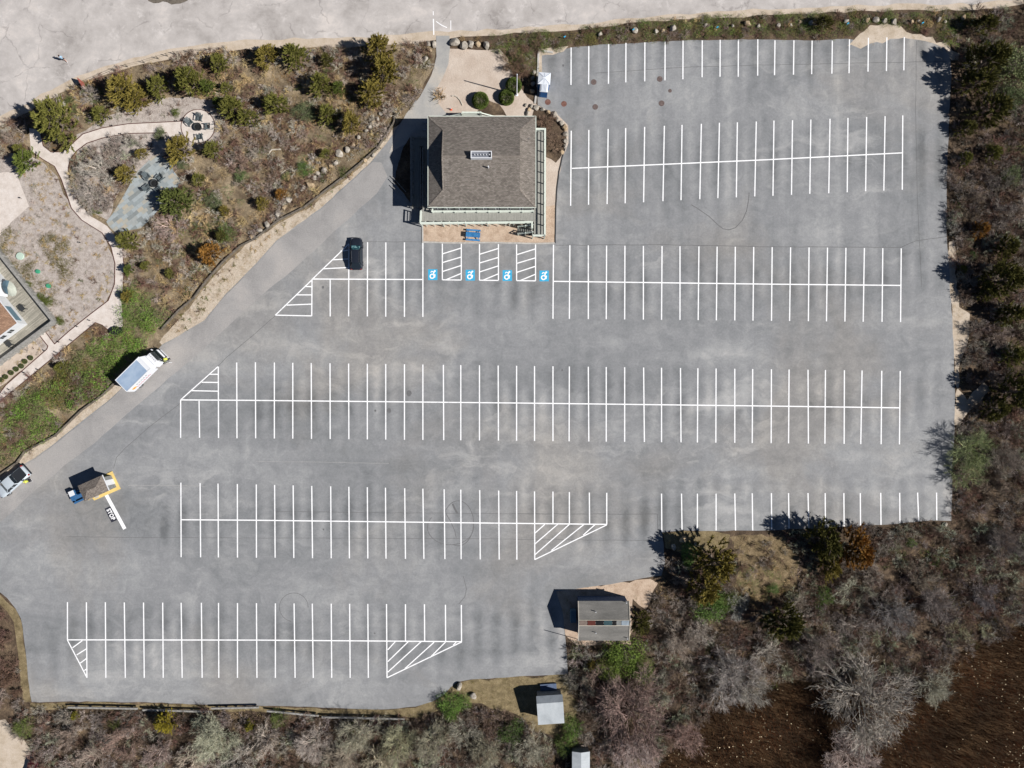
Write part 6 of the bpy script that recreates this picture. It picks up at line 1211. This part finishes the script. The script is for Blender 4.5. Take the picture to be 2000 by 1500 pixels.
# ================================================================ BOULDERS
BMESH = []
for i in range(8):
    bm = bmesh.new(); bmesh.ops.create_icosphere(bm, subdivisions=3, radius=1.0); rr = random.Random(i); ax = [(Vector((rr.gauss(0, 1), rr.gauss(0, 1), rr.gauss(0, 1))).normalized(), rr.uniform(.55, .85)) for _ in range(11)]
    for v in bm.verts:
        for n_, d_ in ax:
            k = v.co.dot(n_) - d_
            if k > 0: v.co -= n_ * k * .85
        v.co *= 1 + rr.uniform(-.015, .015)
    me = bpy.data.meshes.new("boulder"); bm.to_mesh(me); bm.free()
    me.materials.append(M['bouldertan'] if i % 4 == 3 else M['boulder']); me.polygons.foreach_set("use_smooth", [False] * len(me.polygons)); BMESH.append(me)
def boulder(px, py, r_, lab, grp, asp=None, z=.02, k=[0]):
    k[0] += 1; rr = random.Random(k[0] * 7); s = r_ / PPM; x, y = P(px, py, s * .5)
    o = bpy.data.objects.new("boulder", BMESH[k[0] % 8]); COL.objects.link(o); a = asp or rr.uniform(.75, 1.0)
    o.location = (x, y, s * .35 + z); o.rotation_euler = (0, 0, rr.uniform(0, 6.28)); o.scale = (s, s * a, s * .75); setp(o, lab, "boulder", grp)
NUM = "first second third fourth fifth sixth seventh eighth ninth tenth eleventh twelfth thirteenth fourteenth fifteenth sixteenth seventeenth eighteenth nineteenth twentieth".split() + ["twenty-" + s for s in "first second third fourth fifth sixth seventh eighth ninth".split()]
for k, (x, y, r_) in enumerate([(1027, 205, 4), (1038, 207.5, 5), (1033, 214.5, 5), (1030, 221.5, 5.5), (1047, 210.5, 6.5), (1060, 213.5, 5), (1071, 218.5, 5.5), (1082, 224, 7.5), (1088, 233, 5.5), (1096, 240.5, 6), (1103, 248.5, 7), (1104.5, 262, 6), (1105, 275, 6.5), (1103.5, 286, 5.5), (1097, 297, 5.5)]):
    boulder(x, y, r_, NUM[k] + " boulder from the north in the curved row east of the main building", "boulders in the curved row", z=.05)
for k, (x, y, r_) in enumerate([(1042.5, 141, 5.5), (1040, 152, 5), (1041, 164, 5.5), (1039, 178, 5.5)]):
    boulder(x, y, r_, NUM[k] + " boulder from the north beside the flagpole and portable toilets", "boulders west of the toilets", z=.05)
for k, (x, y, r_) in enumerate([(752, 212, 5), (744, 222, 5), (737, 232, 6), (729, 239, 6), (722, 247, 5.5), (716, 255, 5), (700, 268, 5), (690, 282, 5), (678, 292, 6.5), (662, 300, 10), (655, 318, 7), (645, 324, 5), (634, 333, 9), (620, 338, 6.5), (614, 347, 6), (605, 361, 9.5), (591, 368, 7), (579, 382, 7), (563, 390, 8), (555, 405, 7), (541, 418, 8), (521, 438, 8), (507, 450, 7), (492, 462, 5.5)]):
    boulder(x, y, r_, NUM[k] + " boulder from the top in the wall above the drive", "boulders in the wall above the drive")
for x, y, r_, lab in ((887.5, 82, 11, "largest pale boulder at the entrance from the road"), (906, 88.5, 10, "angular grey boulder, second at the entrance from the road"), (919, 86, 8, "middle boulder of the entrance row from the road"), (933, 85.5, 6.5, "tan small boulder in the entrance row from the road"), (950, 88, 9, "easternmost boulder of the entrance row from the road"),
    (848, 86, 7.5, "tan boulder beside the path mouth at the road"), (837, 86, 5.5, "pale boulder left of the tan one at the path mouth"), (839, 98, 5.5, "pale boulder below the tan one at the path mouth"), (831, 115, 6, "grey boulder in scrub beside the path"), (609, 110, 8, "big pale rock in scrub near the road"), (728.5, 303, 5.5, "pale boulder alone on the bank, nearer the building"), (712, 312, 6, "pale boulder alone on the bank, farther from the building"), (499, 340 + 123, 4, "small pale stone near the lower end of the timber edging"),
    (897, 1342, 9, "larger pale boulder on the southern grass"), (924, 1360, 8, "smaller pale boulder on the southern grass"), (1334.5, 1055, 8.5, "square tan boulder on the grassy corner of the lot"), (1315.5, 1068.5, 7, "grey boulder at the edge of the grassy corner"), (1361, 1064, 6.5, "dark boulder shaded by the golden cedar"), (91, 1411, 6.5, "round tan boulder in the south west corner"), (77, 1407, 8, "grey long boulder beside the round tan one"), (49, 1392, 7, "flat boulder at the dusty track corner"), (1847, 1025, 5, "pale stone at the south east corner of the lot"),
    (122, 203, 8, "pale rock in the scrub west of the red board"), (49, 258, 5, "small pale rock at the north end of the shell path")):
    boulder(x, y, r_, lab, "single boulders")
for k, (x, y, r_) in enumerate([(1172, 67, 5), (1240, 60, 7), (1281, 61, 5.5), (1294, 60, 5), (1314, 55, 7.5), (1378, 49, 4.5), (1431, 51, 3.5), (1460, 46, 7), (1481, 51, 4.5), (1520, 50, 5), (1544, 49, 4.5), (1562, 43, 4), (1584, 45, 5.5), (1611, 40, 4.5), (1652, 42, 6), (1693, 39.5, 6), (1710, 39, 7), (1727, 41, 6), (1746, 42, 7.5), (1780, 42.5, 5), (1793, 41, 4.5), (1833, 38, 6), (1845, 43, 3.5), (1881, 34, 6)]):
    boulder(x, y, r_, NUM[k] + " boulder from the west in the long hedge bank", "boulders in the long hedge bank", z=.12)
# litter: pale blue reflectors and scraps on the hedge bank
for k, (x, y) in enumerate(((1103, 72), (1237, 58), (1401, 53.5), (1656, 46), (1802, 45))):
    a, b = P(x, y, .6); mb = MB(); mb.box(a - .16, a + .16, b - .07, b + .07, .66, .72, .5); mb.box(a - .03, a + .03, b - .03, b + .03, 0, .658); setp(part("marker_tag", mb, M['adablue']), NUM[k] + " blue marker tag from the west on the hedge bank", "marker", "blue tags on the hedge bank")
# ================================================================ VEHICLES
def ring(x, w, z0, z1, crown=.04, tuck=.10, n=5):
    """body cross-section at x: tucked sill, full sides, crowned top"""
    pts = [(x, -w + tuck, z0), (x, -w, z0 + (z1 - z0) * .35), (x, -w + .02, z1 - .16), (x, -w + .14, z1 - .02)]
    for i in range(1, n): t = i / n; pts.append((x, (-w + .14) + 2 * (w - .14) * t, z1 - .02 + crown * math.sin(math.pi * t)))
    pts += [(x, w - .14, z1 - .02), (x, w - .02, z1 - .16), (x, w, z0 + (z1 - z0) * .35), (x, w - tuck, z0)]
    return pts
def wheel(t, x, y, r_=.34, w=.22):
    mb = MB(); mb.tube((x, y - w / 2, r_), (x, y + w / 2, r_), r_, r_, 18); o = part("wheel", mb, M['blackrub'], t, bevel=.03); s = 1 if y > 0 else -1
    mb = MB(); mb.tube((x, y + s * (w / 2 + .001), r_), (x, y + s * (w / 2 + .02), r_), r_ * .62, r_ * .55, 14); part("rim", mb, M['chrome'], o)
def slab(name, pts, m, t, th=.012):
    """thin glazed or painted panel from its corner points, with real thickness"""
    P_ = [Vector(p) for p in pts]; n = (P_[1] - P_[0]).cross(P_[2] - P_[0]).normalized() * th; mb = MB(); k = len(P_)
    mb.add([p + n for p in P_] + [p - n for p in P_], [tuple(range(k)), tuple(range(2 * k - 1, k - 1, -1))] + [(i, k + i, k + (i + 1) % k, (i + 1) % k) for i in range(k)]); return part(name, mb, m, t)
# black hatchback, nose to local +x
x, y = P(695.5, 495, .9); V = thing("parked_car", "black hatchback parked nose out over the hatched triangle", "car", (x, y, .03), R(90.5))
mb = MB(); mb.loft([ring(-2.38, .66, .38, .80, .03, .05), ring(-2.28, .84, .26, .93), ring(-1.9, .90, .22, .98), ring(-.9, .92, .22, .99), ring(.6, .92, .22, .98), ring(1.1, .92, .22, .96), ring(1.7, .90, .22, .88), ring(2.15, .80, .24, .78), ring(2.36, .60, .34, .64, .02, .04)])
part("body", mb, M['carpaint'], V, smooth=True)
mb = MB(); cab_ = lambda x, w, z: [(x, -w, z), (x, -w * .5, z + .03), (x, 0, z + .045), (x, w * .5, z + .03), (x, w, z)]
def shell(mb, secs):
    n = len(secs[0]); vs = [p for q in secs for p in q] ; fs = [(j * n + i, (j + 1) * n + i, (j + 1) * n + i + 1, j * n + i + 1) for j in range(len(secs) - 1) for i in range(n - 1)]
    vs2 = [(a, b, c - .04) for a, b, c in vs]; N_ = len(vs); mb.add(vs + vs2, fs + [tuple(N_ + i for i in reversed(f)) for f in fs])
shell(mb, [cab_(-1.45, .54, 1.38), cab_(-.9, .60, 1.45), cab_(-.2, .62, 1.47), cab_(.42, .58, 1.42)]); part("roof", mb, M['carpaint'], V, smooth=True)
mb = MB(); mb.loft([[(-2.15, -.78, .95), (-2.15, .78, .95), (-1.5, .52, 1.36), (-1.5, -.52, 1.36)], [(1.22, -.80, .93), (1.22, .80, .93), (.46, .55, 1.39), (.46, -.55, 1.39)]]); part("cabin", mb, M['glass'], V)
slab("windscreen", [(1.14, -.68, 1.00), (1.14, .68, 1.00), (.50, .52, 1.405), (.50, -.52, 1.405)], M['glassreflect'], V)
slab("rear_window", [(-2.0, .62, 1.06), (-2.0, -.62, 1.06), (-1.52, -.46, 1.375), (-1.52, .46, 1.375)], M['glass'], V)
for s in (-1, 1):
    slab("side_window", [(-1.7, s * .80, 1.0), (.9, s * .81, 1.0), (.35, s * .66, 1.36), (-1.3, s * .63, 1.36)], M['glass'], V)
    mb = MB(); mb.obox((.82, s * 1.0, 1.02), (.09, .10, .06)); part("mirror", mb, M['carpaint'], V, bevel=.02)
    mb = MB(); mb.obox((2.18, s * .62, .70), (.12, .14, .05)); part("headlight", mb, M['chrome'], V, bevel=.02)
    mb = MB(); mb.obox((-2.30, s * .68, .82), (.05, .14, .06)); part("tail_light", mb, M['red'], V, bevel=.02)
    mb = MB(); mb.bar((-1.35, s * .52, 1.50), (.30, s * .56, 1.51), .035, .03); part("roof_rail", mb, M['chrome'], V)
    for wx in (-1.42, 1.42): wheel(V, wx, s * .82)

# silver pickup, nose to local +x
hd = R(221); x, y = P(23.5, 941.5, .9); V = thing("pickup_truck", "silver grey pickup with black bed cover waiting on the drive", "pickup truck", (x, y, .03), hd)
mb = MB(); mb.loft([ring(-2.72, .78, .45, .95, .02, .05), ring(-2.62, .94, .32, 1.10, .02), ring(-1.0, .97, .30, 1.12, .02), ring(.3, .97, .30, 1.10, .03), ring(1.3, .97, .30, 1.08, .05), ring(2.2, .93, .30, 1.02, .05), ring(2.65, .82, .34, .88, .03), ring(2.8, .66, .40, .70, .02, .04)]); part("body", mb, M['silver'], V, smooth=True)
mb = MB(); mb.obox((-1.62, 0, 1.16), (.86, .80, .03)); part("bed_cover", mb, M['tonneau'], V, bevel=.02)
mb = MB(); mb.loft([[(-.72, -.86, 1.08), (-.72, .86, 1.08), (-.55, .70, 1.66), (-.55, -.70, 1.66)], [(1.42, -.86, 1.06), (1.42, .86, 1.06), (.72, .68, 1.64), (.72, -.68, 1.64)]]); part("cabin", mb, M['glass'], V)
mb = MB(); shell(mb, [cab_(-.60, .71, 1.68), cab_(-.2, .74, 1.72), cab_(.4, .74, 1.72), cab_(.76, .70, 1.67)]); part("roof", mb, M['silver'], V, smooth=True)
for s in (-1, 1):
    mb = MB(); mb.bar((1.46, s * .84, 1.09), (.74, s * .70, 1.68), .07, .05); mb.bar((-.74, s * .86, 1.10), (-.56, s * .72, 1.70), .12, .05); mb.bar((.1, s * .87, 1.10), (.1, s * .74, 1.68), .07, .04); part("pillar", mb, M['silver'], V)
    mb = MB(); mb.obox((1.0, s * 1.10, 1.22), (.09, .13, .09)); part("mirror", mb, M['silver'], V, bevel=.02)
    mb = MB(); mb.obox((-2.62, s * .84, .98), (.09, .09, .13)); part("tail_light", mb, M['red'], V, bevel=.01)
    mb = MB(); mb.obox((2.62, s * .66, .80), (.12, .14, .07)); part("headlight", mb, M['chrome'], V, bevel=.02)
    for wx in (-1.7, 1.75): wheel(V, wx, s * .87, .39, .26)
mb = MB(); mb.obox((-2.80, 0, .58), (.09, .86, .09)); part("rear_bumper", mb, M['tonneau'], V, bevel=.02)
slab("windscreen", [(1.40, -.74, 1.12), (1.40, .74, 1.12), (.80, .62, 1.60), (.80, -.62, 1.60)], plain("grey_windscreen", A(70, 80, 84), .15, 0, .6), V)

# box truck, nose to local +x, origin on the rear axle line
hd = math.atan2(3.44, 3.5); rx_, ry_ = P(236.6, 753.8, 3.2); V = thing("box_truck", "white box truck with blue grey roof parked on the drive", "truck", (rx_, ry_, .03), hd)
mb = MB(); mb.box(0, 4.75, -1.17, 1.17, .95, 3.2); bx = part("cargo_box", mb, M['white2'], V)
mb = MB(); mb.box(.06, 4.2, -1.10, 1.10, 3.202, 3.215); part("box_roof", mb, M['boxroof'], bx)
mb = MB(); mb.loft([[(4.752, -1.17, 1.7), (4.752, 1.17, 1.7), (4.752, 1.17, 3.16), (4.752, -1.17, 3.16)], [(5.3, -1.02, 2.1), (5.3, 1.02, 2.1), (5.25, .92, 2.72), (5.25, -.92, 2.72)]]); part("wind_fairing", mb, M['white2'], bx, bevel=.04)
mb = MB()
for s in (-1, 1): mb.box(-.01, 4.76, s * 1.17 - .03, s * 1.17 + .03, 3.19, 3.25)
mb.box(-.02, .03, -1.14, 1.14, 3.19, 3.25); mb.box(4.2, 4.25, -1.14, 1.14, 3.19, 3.24); part("roof_rail", mb, M['white2'], bx)
mb = MB(); mb.box(.1, 6.3, -.45, .45, .55, .9); part("chassis", mb, M['blackrub'], V)
mb = MB(); mb.loft([[(4.95, -1.0, .55), (4.95, 1.0, .55), (4.95, .98, 1.6), (4.95, .86, 2.34), (4.95, -.86, 2.34), (4.95, -.98, 1.6)], [(6.0, -1.02, .50), (6.0, 1.02, .50), (6.0, 1.0, 1.6), (5.95, .84, 2.36), (5.95, -.84, 2.36), (6.0, -1.0, 1.6)]]); part("cab", mb, M['white2'], V, bevel=.05)
mb = MB(); mb.loft([[(6.0, -1.0, .45), (6.0, 1.0, .45), (6.0, 1.0, 1.34), (6.0, -1.0, 1.34)], [(6.75, -.98, .42), (6.75, .98, .42), (6.62, .94, 1.22), (6.62, -.94, 1.22)], [(6.95, -.72, .44), (6.95, .72, .44), (6.9, .66, 1.0), (6.9, -.66, 1.0)]]); part("bonnet", mb, M['white2'], V, bevel=.06)
gm = NT("clear_dark_glass"); gm.b.inputs["Base Color"].default_value = A(30, 44, 46); gm.b.inputs["Alpha"].default_value = .55; gm.b.inputs["Specular IOR Level"].default_value = .5; M['glassclear'] = gm.done(.1)
slab("windscreen", [(6.62, -.86, 1.26), (6.62, .86, 1.26), (6.02, .74, 2.30), (6.02, -.74, 2.30)], M['glassclear'], V)
mb = MB(); mb.box(6.0, 6.5, -.9, .9, 1.1, 1.30); part("dashboard", mb, M['blackrub'], V)
mb = MB(); mb.bar((6.92, -.9, 1.16), (6.92, .9, 1.16), .10, .03); part("grille", mb, M['blackrub'], V)
for k in range(5): mb = MB(); mb.obox((5.75, -.6 + k * .3, 2.40), (.05, .03, .03)); part("marker_lamp", mb, M['p_brown'], V)
slab("door", [(6.35, -1.02, .6), (6.75, -1.85, .6), (6.75, -1.80, 1.5), (6.35, -1.0, 1.5)], M['white2'], V, .03); slab("door_window", [(6.38, -1.06, 1.52), (6.73, -1.78, 1.52), (6.55, -1.62, 2.15), (6.30, -1.02, 2.2)], M['glass'], V, .015)
for s in (-1, 1):
    mb = MB(); mb.obox((6.3, s * 1.18, 1.7), (.05, .10, .18)); part("mirror", mb, M['blackrub'] if s < 0 else M['white2'], V, bevel=.01)
    mb = MB(); mb.obox((6.86, s * .74, .78), (.06, .12, .09)); part("headlight", mb, M['chrome'], V, bevel=.01)
    for wx in (1.0, 6.0): wheel(V, wx, s * .92, .40, .30)
mb = MB(); mb.box(-.22, 0, -1.1, 1.1, .45, .60); part("rear_step", mb, M['chrome'], V)
# worn red and grey lettering strokes and an orange emblem on the right side
rs = random.Random(5); RED_L = plain("faded_red_lettering", A(206, 116, 124), .6); GREY_L = plain("grey_lettering", A(120, 130, 124), .6); OR_L = plain("orange_emblem", A(246, 196, 96), .6)
def side(name, m, boxes):
    mb = MB()
    for i, (a, b, c, d) in enumerate(boxes): mb.box(a, b, -1.182 - .0004 * i, -1.171, c, d)
    part(name, mb, m, bx)
side("lettering", RED_L, [(x_, x_ + .34, 1.5, 1.62) for x_ in (1.05, 1.5, 1.98, 2.45, 2.9, 3.35)] + [(x_, x_ + .09, 1.625, 1.95) for x_ in (1.05, 1.5, 1.98, 2.45, 2.9, 3.35)])
side("small_lettering", GREY_L, [(1.45 + k * .44, 1.7 + k * .44, 2.35, 2.48) for k in range(5)] + [(1.5 + k * .44, 1.56 + k * .44, 2.5, 2.66) for k in range(5)])
mb = MB(); mb.tube((.75, -1.171, 2.1), (.75, -1.184, 2.1), .36, .36, 20); o = part("emblem", mb, OR_L, bx); mb = MB(); mb.tube((.75, -1.185, 2.1), (.75, -1.19, 2.1), .14, .14, 12); part("emblem_centre", mb, M['orange'], o)
# dark red vehicle roof just entering at the bottom, and a pale one at the west border
x, y = P(62, 1518, 1.2); V = thing("parked_car", "dark red car at the dusty track, only its nose in view", "car", (x, y, .03), R(96))
def simple_car(V, m):
    mb = MB(); mb.loft([ring(-2.3, .66, .38, .80, .03, .05), ring(-2.1, .86, .24, .95), ring(-.9, .90, .22, .98), ring(1.1, .90, .22, .95), ring(1.8, .86, .22, .86), ring(2.28, .62, .34, .64, .02, .04)]); part("body", mb, m, V, smooth=True)
    mb = MB(); mb.loft([[(-1.9, -.76, .95), (-1.9, .76, .95), (-1.3, .54, 1.38), (-1.3, -.54, 1.38)], [(1.1, -.78, .93), (1.1, .78, .93), (.4, .54, 1.39), (.4, -.54, 1.39)]]); part("cabin", mb, M['glass'], V)
    mb = MB(); shell(mb, [cab_(-1.3, .54, 1.40), cab_(-.3, .60, 1.45), cab_(.4, .56, 1.41)]); part("roof", mb, m, V, smooth=True)
    for s in (-1, 1):
        for wx in (-1.4, 1.4): wheel(V, wx, s * .8)
simple_car(V, plain("dark_red_car_paint", A(84, 34, 40), .35, .1, .5, .05))

# ================================================================ PEOPLE
def person(label, x, y, rz, joints, rad, mats, lean=0, seat=False, name="person", z=.03, group=None, shorts=False):
    """one skinned body; clothes and hair as children"""
    t = thing(name, label, "person", (x, y, z), rz, group)
    names = list(joints); idx = {n: i for i, n in enumerate(names)}; edges = [("pelvis", "chest"), ("chest", "neck"), ("neck", "head"), ("head", "crown"), ("chest", "lsh"), ("lsh", "lel"), ("lel", "lwr"), ("lwr", "lhd"), ("chest", "rsh"), ("rsh", "rel"), ("rel", "rwr"), ("rwr", "rhd"),
             ("pelvis", "lhip"), ("lhip", "lkn"), ("lkn", "lan"), ("lan", "lto"), ("pelvis", "rhip"), ("rhip", "rkn"), ("rkn", "ran"), ("ran", "rto")]
    for sd in "lr":
        h = Vector(joints[sd + "hd"]); w = Vector(joints[sd + "wr"]); d = (h - w).normalized(); sx = d.cross(Vector((0, 1, 0))); sx = sx.normalized() if sx.length > .1 else Vector((1, 0, 0))
        for k in range(4):
            nm = f"{sd}f{k}"; joints[nm] = tuple(h + sx * (k - 1.5) * .02 + d * (.075 - abs(k - 1.5) * .008)); edges.append((sd + "hd", nm)); rad[nm] = .009
        joints[sd + "th"] = tuple(w + d * .05 + sx * .05 + Vector((0, .02, 0))); edges.append((sd + "wr", sd + "th")); rad[sd + "th"] = .010
    names = list(joints); idx = {n: i for i, n in enumerate(names)}
    me = bpy.data.meshes.new("body"); me.from_pydata([joints[n] for n in names], [(idx[a], idx[b]) for a, b in edges], []); me.update()
    o = bpy.data.objects.new("body", me); COL.objects.link(o); o.parent = t; me.materials.append(M['skin'])
    sk_ = o.modifiers.new("skin", 'SKIN'); s = o.modifiers.new("sub", 'SUBSURF'); s.levels = 1; s.render_levels = 1
    if not me.skin_vertices: me.attributes.new
    for n, v in zip(names, me.skin_vertices[0].data): v.radius = (rad.get(n, .05),) * 2; v.use_root = (n == "pelvis")
    def limb(nm, chain, m, k=1.25):
        mb = MB()
        for (a, ra), (b, rb) in zip(chain[:-1], chain[1:]): mb.tube(joints[a] if isinstance(a, str) else a, joints[b] if isinstance(b, str) else b, ra, rb, 12)
        part(nm, mb, m, t, smooth=True)
    J = {k: Vector(v) for k, v in joints.items()}
    # shirt: torso loft with short sleeves
    mb = MB(); up = (J["neck"] - J["pelvis"]).normalized(); sidev = (J["lsh"] - J["rsh"]).normalized(); fr = sidev.cross(up)
    secs = []
    for f, wx_, wy_ in ((-.02, .19, .13), (.3, .17, .12), (.6, .20, .13), (.85, .21, .12), (.99, .10, .09)):
        c_ = J["pelvis"] + (J["neck"] - J["pelvis"]) * f; secs.append([tuple(c_ + sidev * math.cos(q) * wx_ + fr * math.sin(q) * wy_) for q in [2 * math.pi * i / 14 for i in range(14)]])
    mb.loft(secs); part("shirt", mb, mats["shirt"], t, smooth=True)
    for sd in "lr":
        limb("sleeve", [(J[sd + "sh"] + (J[sd + "sh"] - J["chest"]) * -.1, .075), (J[sd + "sh"] * .4 + J[sd + "el"] * .6, .062)], mats["shirt"])
        kn = J[sd + "kn"] if not shorts else J[sd + "hip"] * .35 + J[sd + "kn"] * .65
        limb("trouser_leg", [(J["pelvis"] * .3 + J[sd + "hip"] * .7, .12), (kn, .085)] + ([] if shorts else [(J[sd + "an"], .06)]), mats["trousers"])
        mb = MB(); d = (J[sd + "to"] - J[sd + "an"]); d.z = 0; d = d.normalized() if d.length > 0 else Vector((0, 1, 0)); mb.obox(J[sd + "an"] + d * .07 + Vector((0, 0, -.03)), (.14, .05, .045), d); part("shoe", mb, mats["shoe"], t, bevel=.02)
    hd_ = J["head"]; fw = Vector((0, 1, 0)); mb = MB(); mb.lathe([(.001, -.02), (.085, .0), (.108, .05), (.105, .10), (.07, .145), (.001, .16)], tuple(hd_ + Vector((0, -.015, .0))), 14); part("hair", mb, mats["hair"], t, smooth=True)
    # face: eyes, nose, mouth, ears
    mb = MB(); f0 = hd_ + fw * .095 + Vector((0, 0, .01)); mb.tube(f0, f0 + fw * .03 + Vector((0, 0, -.02)), .014, .016, 6); part("nose", mb, M['skin'], t)
    for s in (-1, 1):
        mb = MB(); mb.obox(hd_ + fw * .098 + Vector((s * .035, 0, .03)), (.012, .006, .008)); part("eye", mb, M['blackrub'], t)
        mb = MB(); mb.obox(hd_ + Vector((s * .10, 0, .01)), (.012, .02, .03)); part("ear", mb, M['skin'], t)
    mb = MB(); mb.obox(hd_ + fw * .098 + Vector((0, 0, -.045)), (.028, .006, .006)); part("mouth", mb, M['redsign'], t)
    return t
RAD = dict(pelvis=.13, chest=.14, neck=.055, head=.095, crown=.075, lsh=.065, rsh=.065, lel=.045, rel=.045, lwr=.032, rwr=.032, lhd=.036, rhd=.036, lhip=.10, rhip=.10, lkn=.062, rkn=.062, lan=.042, ran=.042, lto=.035, rto=.035)
walk = dict(pelvis=(0, 0, .93), chest=(0, .04, 1.28), neck=(0, .06, 1.48), head=(0, .08, 1.60), crown=(0, .08, 1.68), lsh=(-.19, .04, 1.40), lel=(-.26, .20, 1.16), lwr=(-.20, .42, 1.20), lhd=(-.18, .48, 1.23), rsh=(.19, .04, 1.40), rel=(.27, -.12, 1.14), rwr=(.25, .02, .92), rhd=(.25, .05, .85),
            lhip=(-.10, 0, .88), lkn=(-.11, .16, .50), lan=(-.11, .12, .08), lto=(-.11, .28, .04), rhip=(.10, 0, .88), rkn=(.11, .02, .48), ran=(.11, -.26, .12), rto=(.11, -.14, .04))
x, y = P(129, 119.5); person("person in light blue shirt and dark shorts walking on the sandy road", x, y, R(28), dict(walk), dict(RAD), dict(shirt=M['lightblue'], trousers=M['darkcloth'], shoe=M['white2'], hair=M['hair']), shorts=True, z=.02)
stand = dict(walk); stand.update(rkn=(.11, .06, .48), ran=(.12, -.02, .08), rto=(.12, .14, .04), lkn=(-.11, .04, .48), lan=(-.12, 0, .08), lto=(-.12, .16, .04), lwr=(-.16, .44, 1.12), lhd=(-.14, .5, 1.10), rel=(.26, .14, 1.14), rwr=(.18, .40, 1.08), rhd=(.16, .46, 1.06))
x, y = P(62, 938); person("person in yellow hi-vis vest standing beside the silver pickup", x, y, R(120), dict(stand), dict(RAD), dict(shirt=M['hivis'], trousers=M['darkcloth'], shoe=M['white2'], hair=M['hivis']))
sit = dict(pelvis=(0, 0, .0), chest=(0, .0, .36), neck=(0, .02, .55), head=(0, .04, .67), crown=(0, .04, .75), lsh=(-.19, 0, .48), lel=(-.26, .16, .26), lwr=(-.18, .38, .32), lhd=(-.15, .43, .34), rsh=(.19, 0, .48), rel=(.26, .16, .26), rwr=(.18, .38, .32), rhd=(.15, .43, .34),
           lhip=(-.10, .02, -.02), lkn=(-.13, .42, .02), lan=(-.13, .50, -.36), lto=(-.13, .62, -.40), rhip=(.10, .02, -.02), rkn=(.13, .42, .02), ran=(.13, .50, -.36), rto=(.13, .62, -.40))
V = bpy.data.objects["box_truck"]; ch, sh_ = math.cos(V.rotation_euler.z), math.sin(V.rotation_euler.z); lx, ly = 6.62, -1.05
person("person in yellow hi-vis top standing at the open truck cab door", V.location.x + lx * ch - ly * sh_ - .0, V.location.y + lx * sh_ + ly * ch, V.rotation_euler.z + R(0), {k: (a, b, c * .98) for k, (a, b, c) in stand.items()}, dict(RAD), dict(shirt=M['hivis'], trousers=M['darkcloth'], shoe=M['blackrub'], hair=M['hivis']), z=.05)
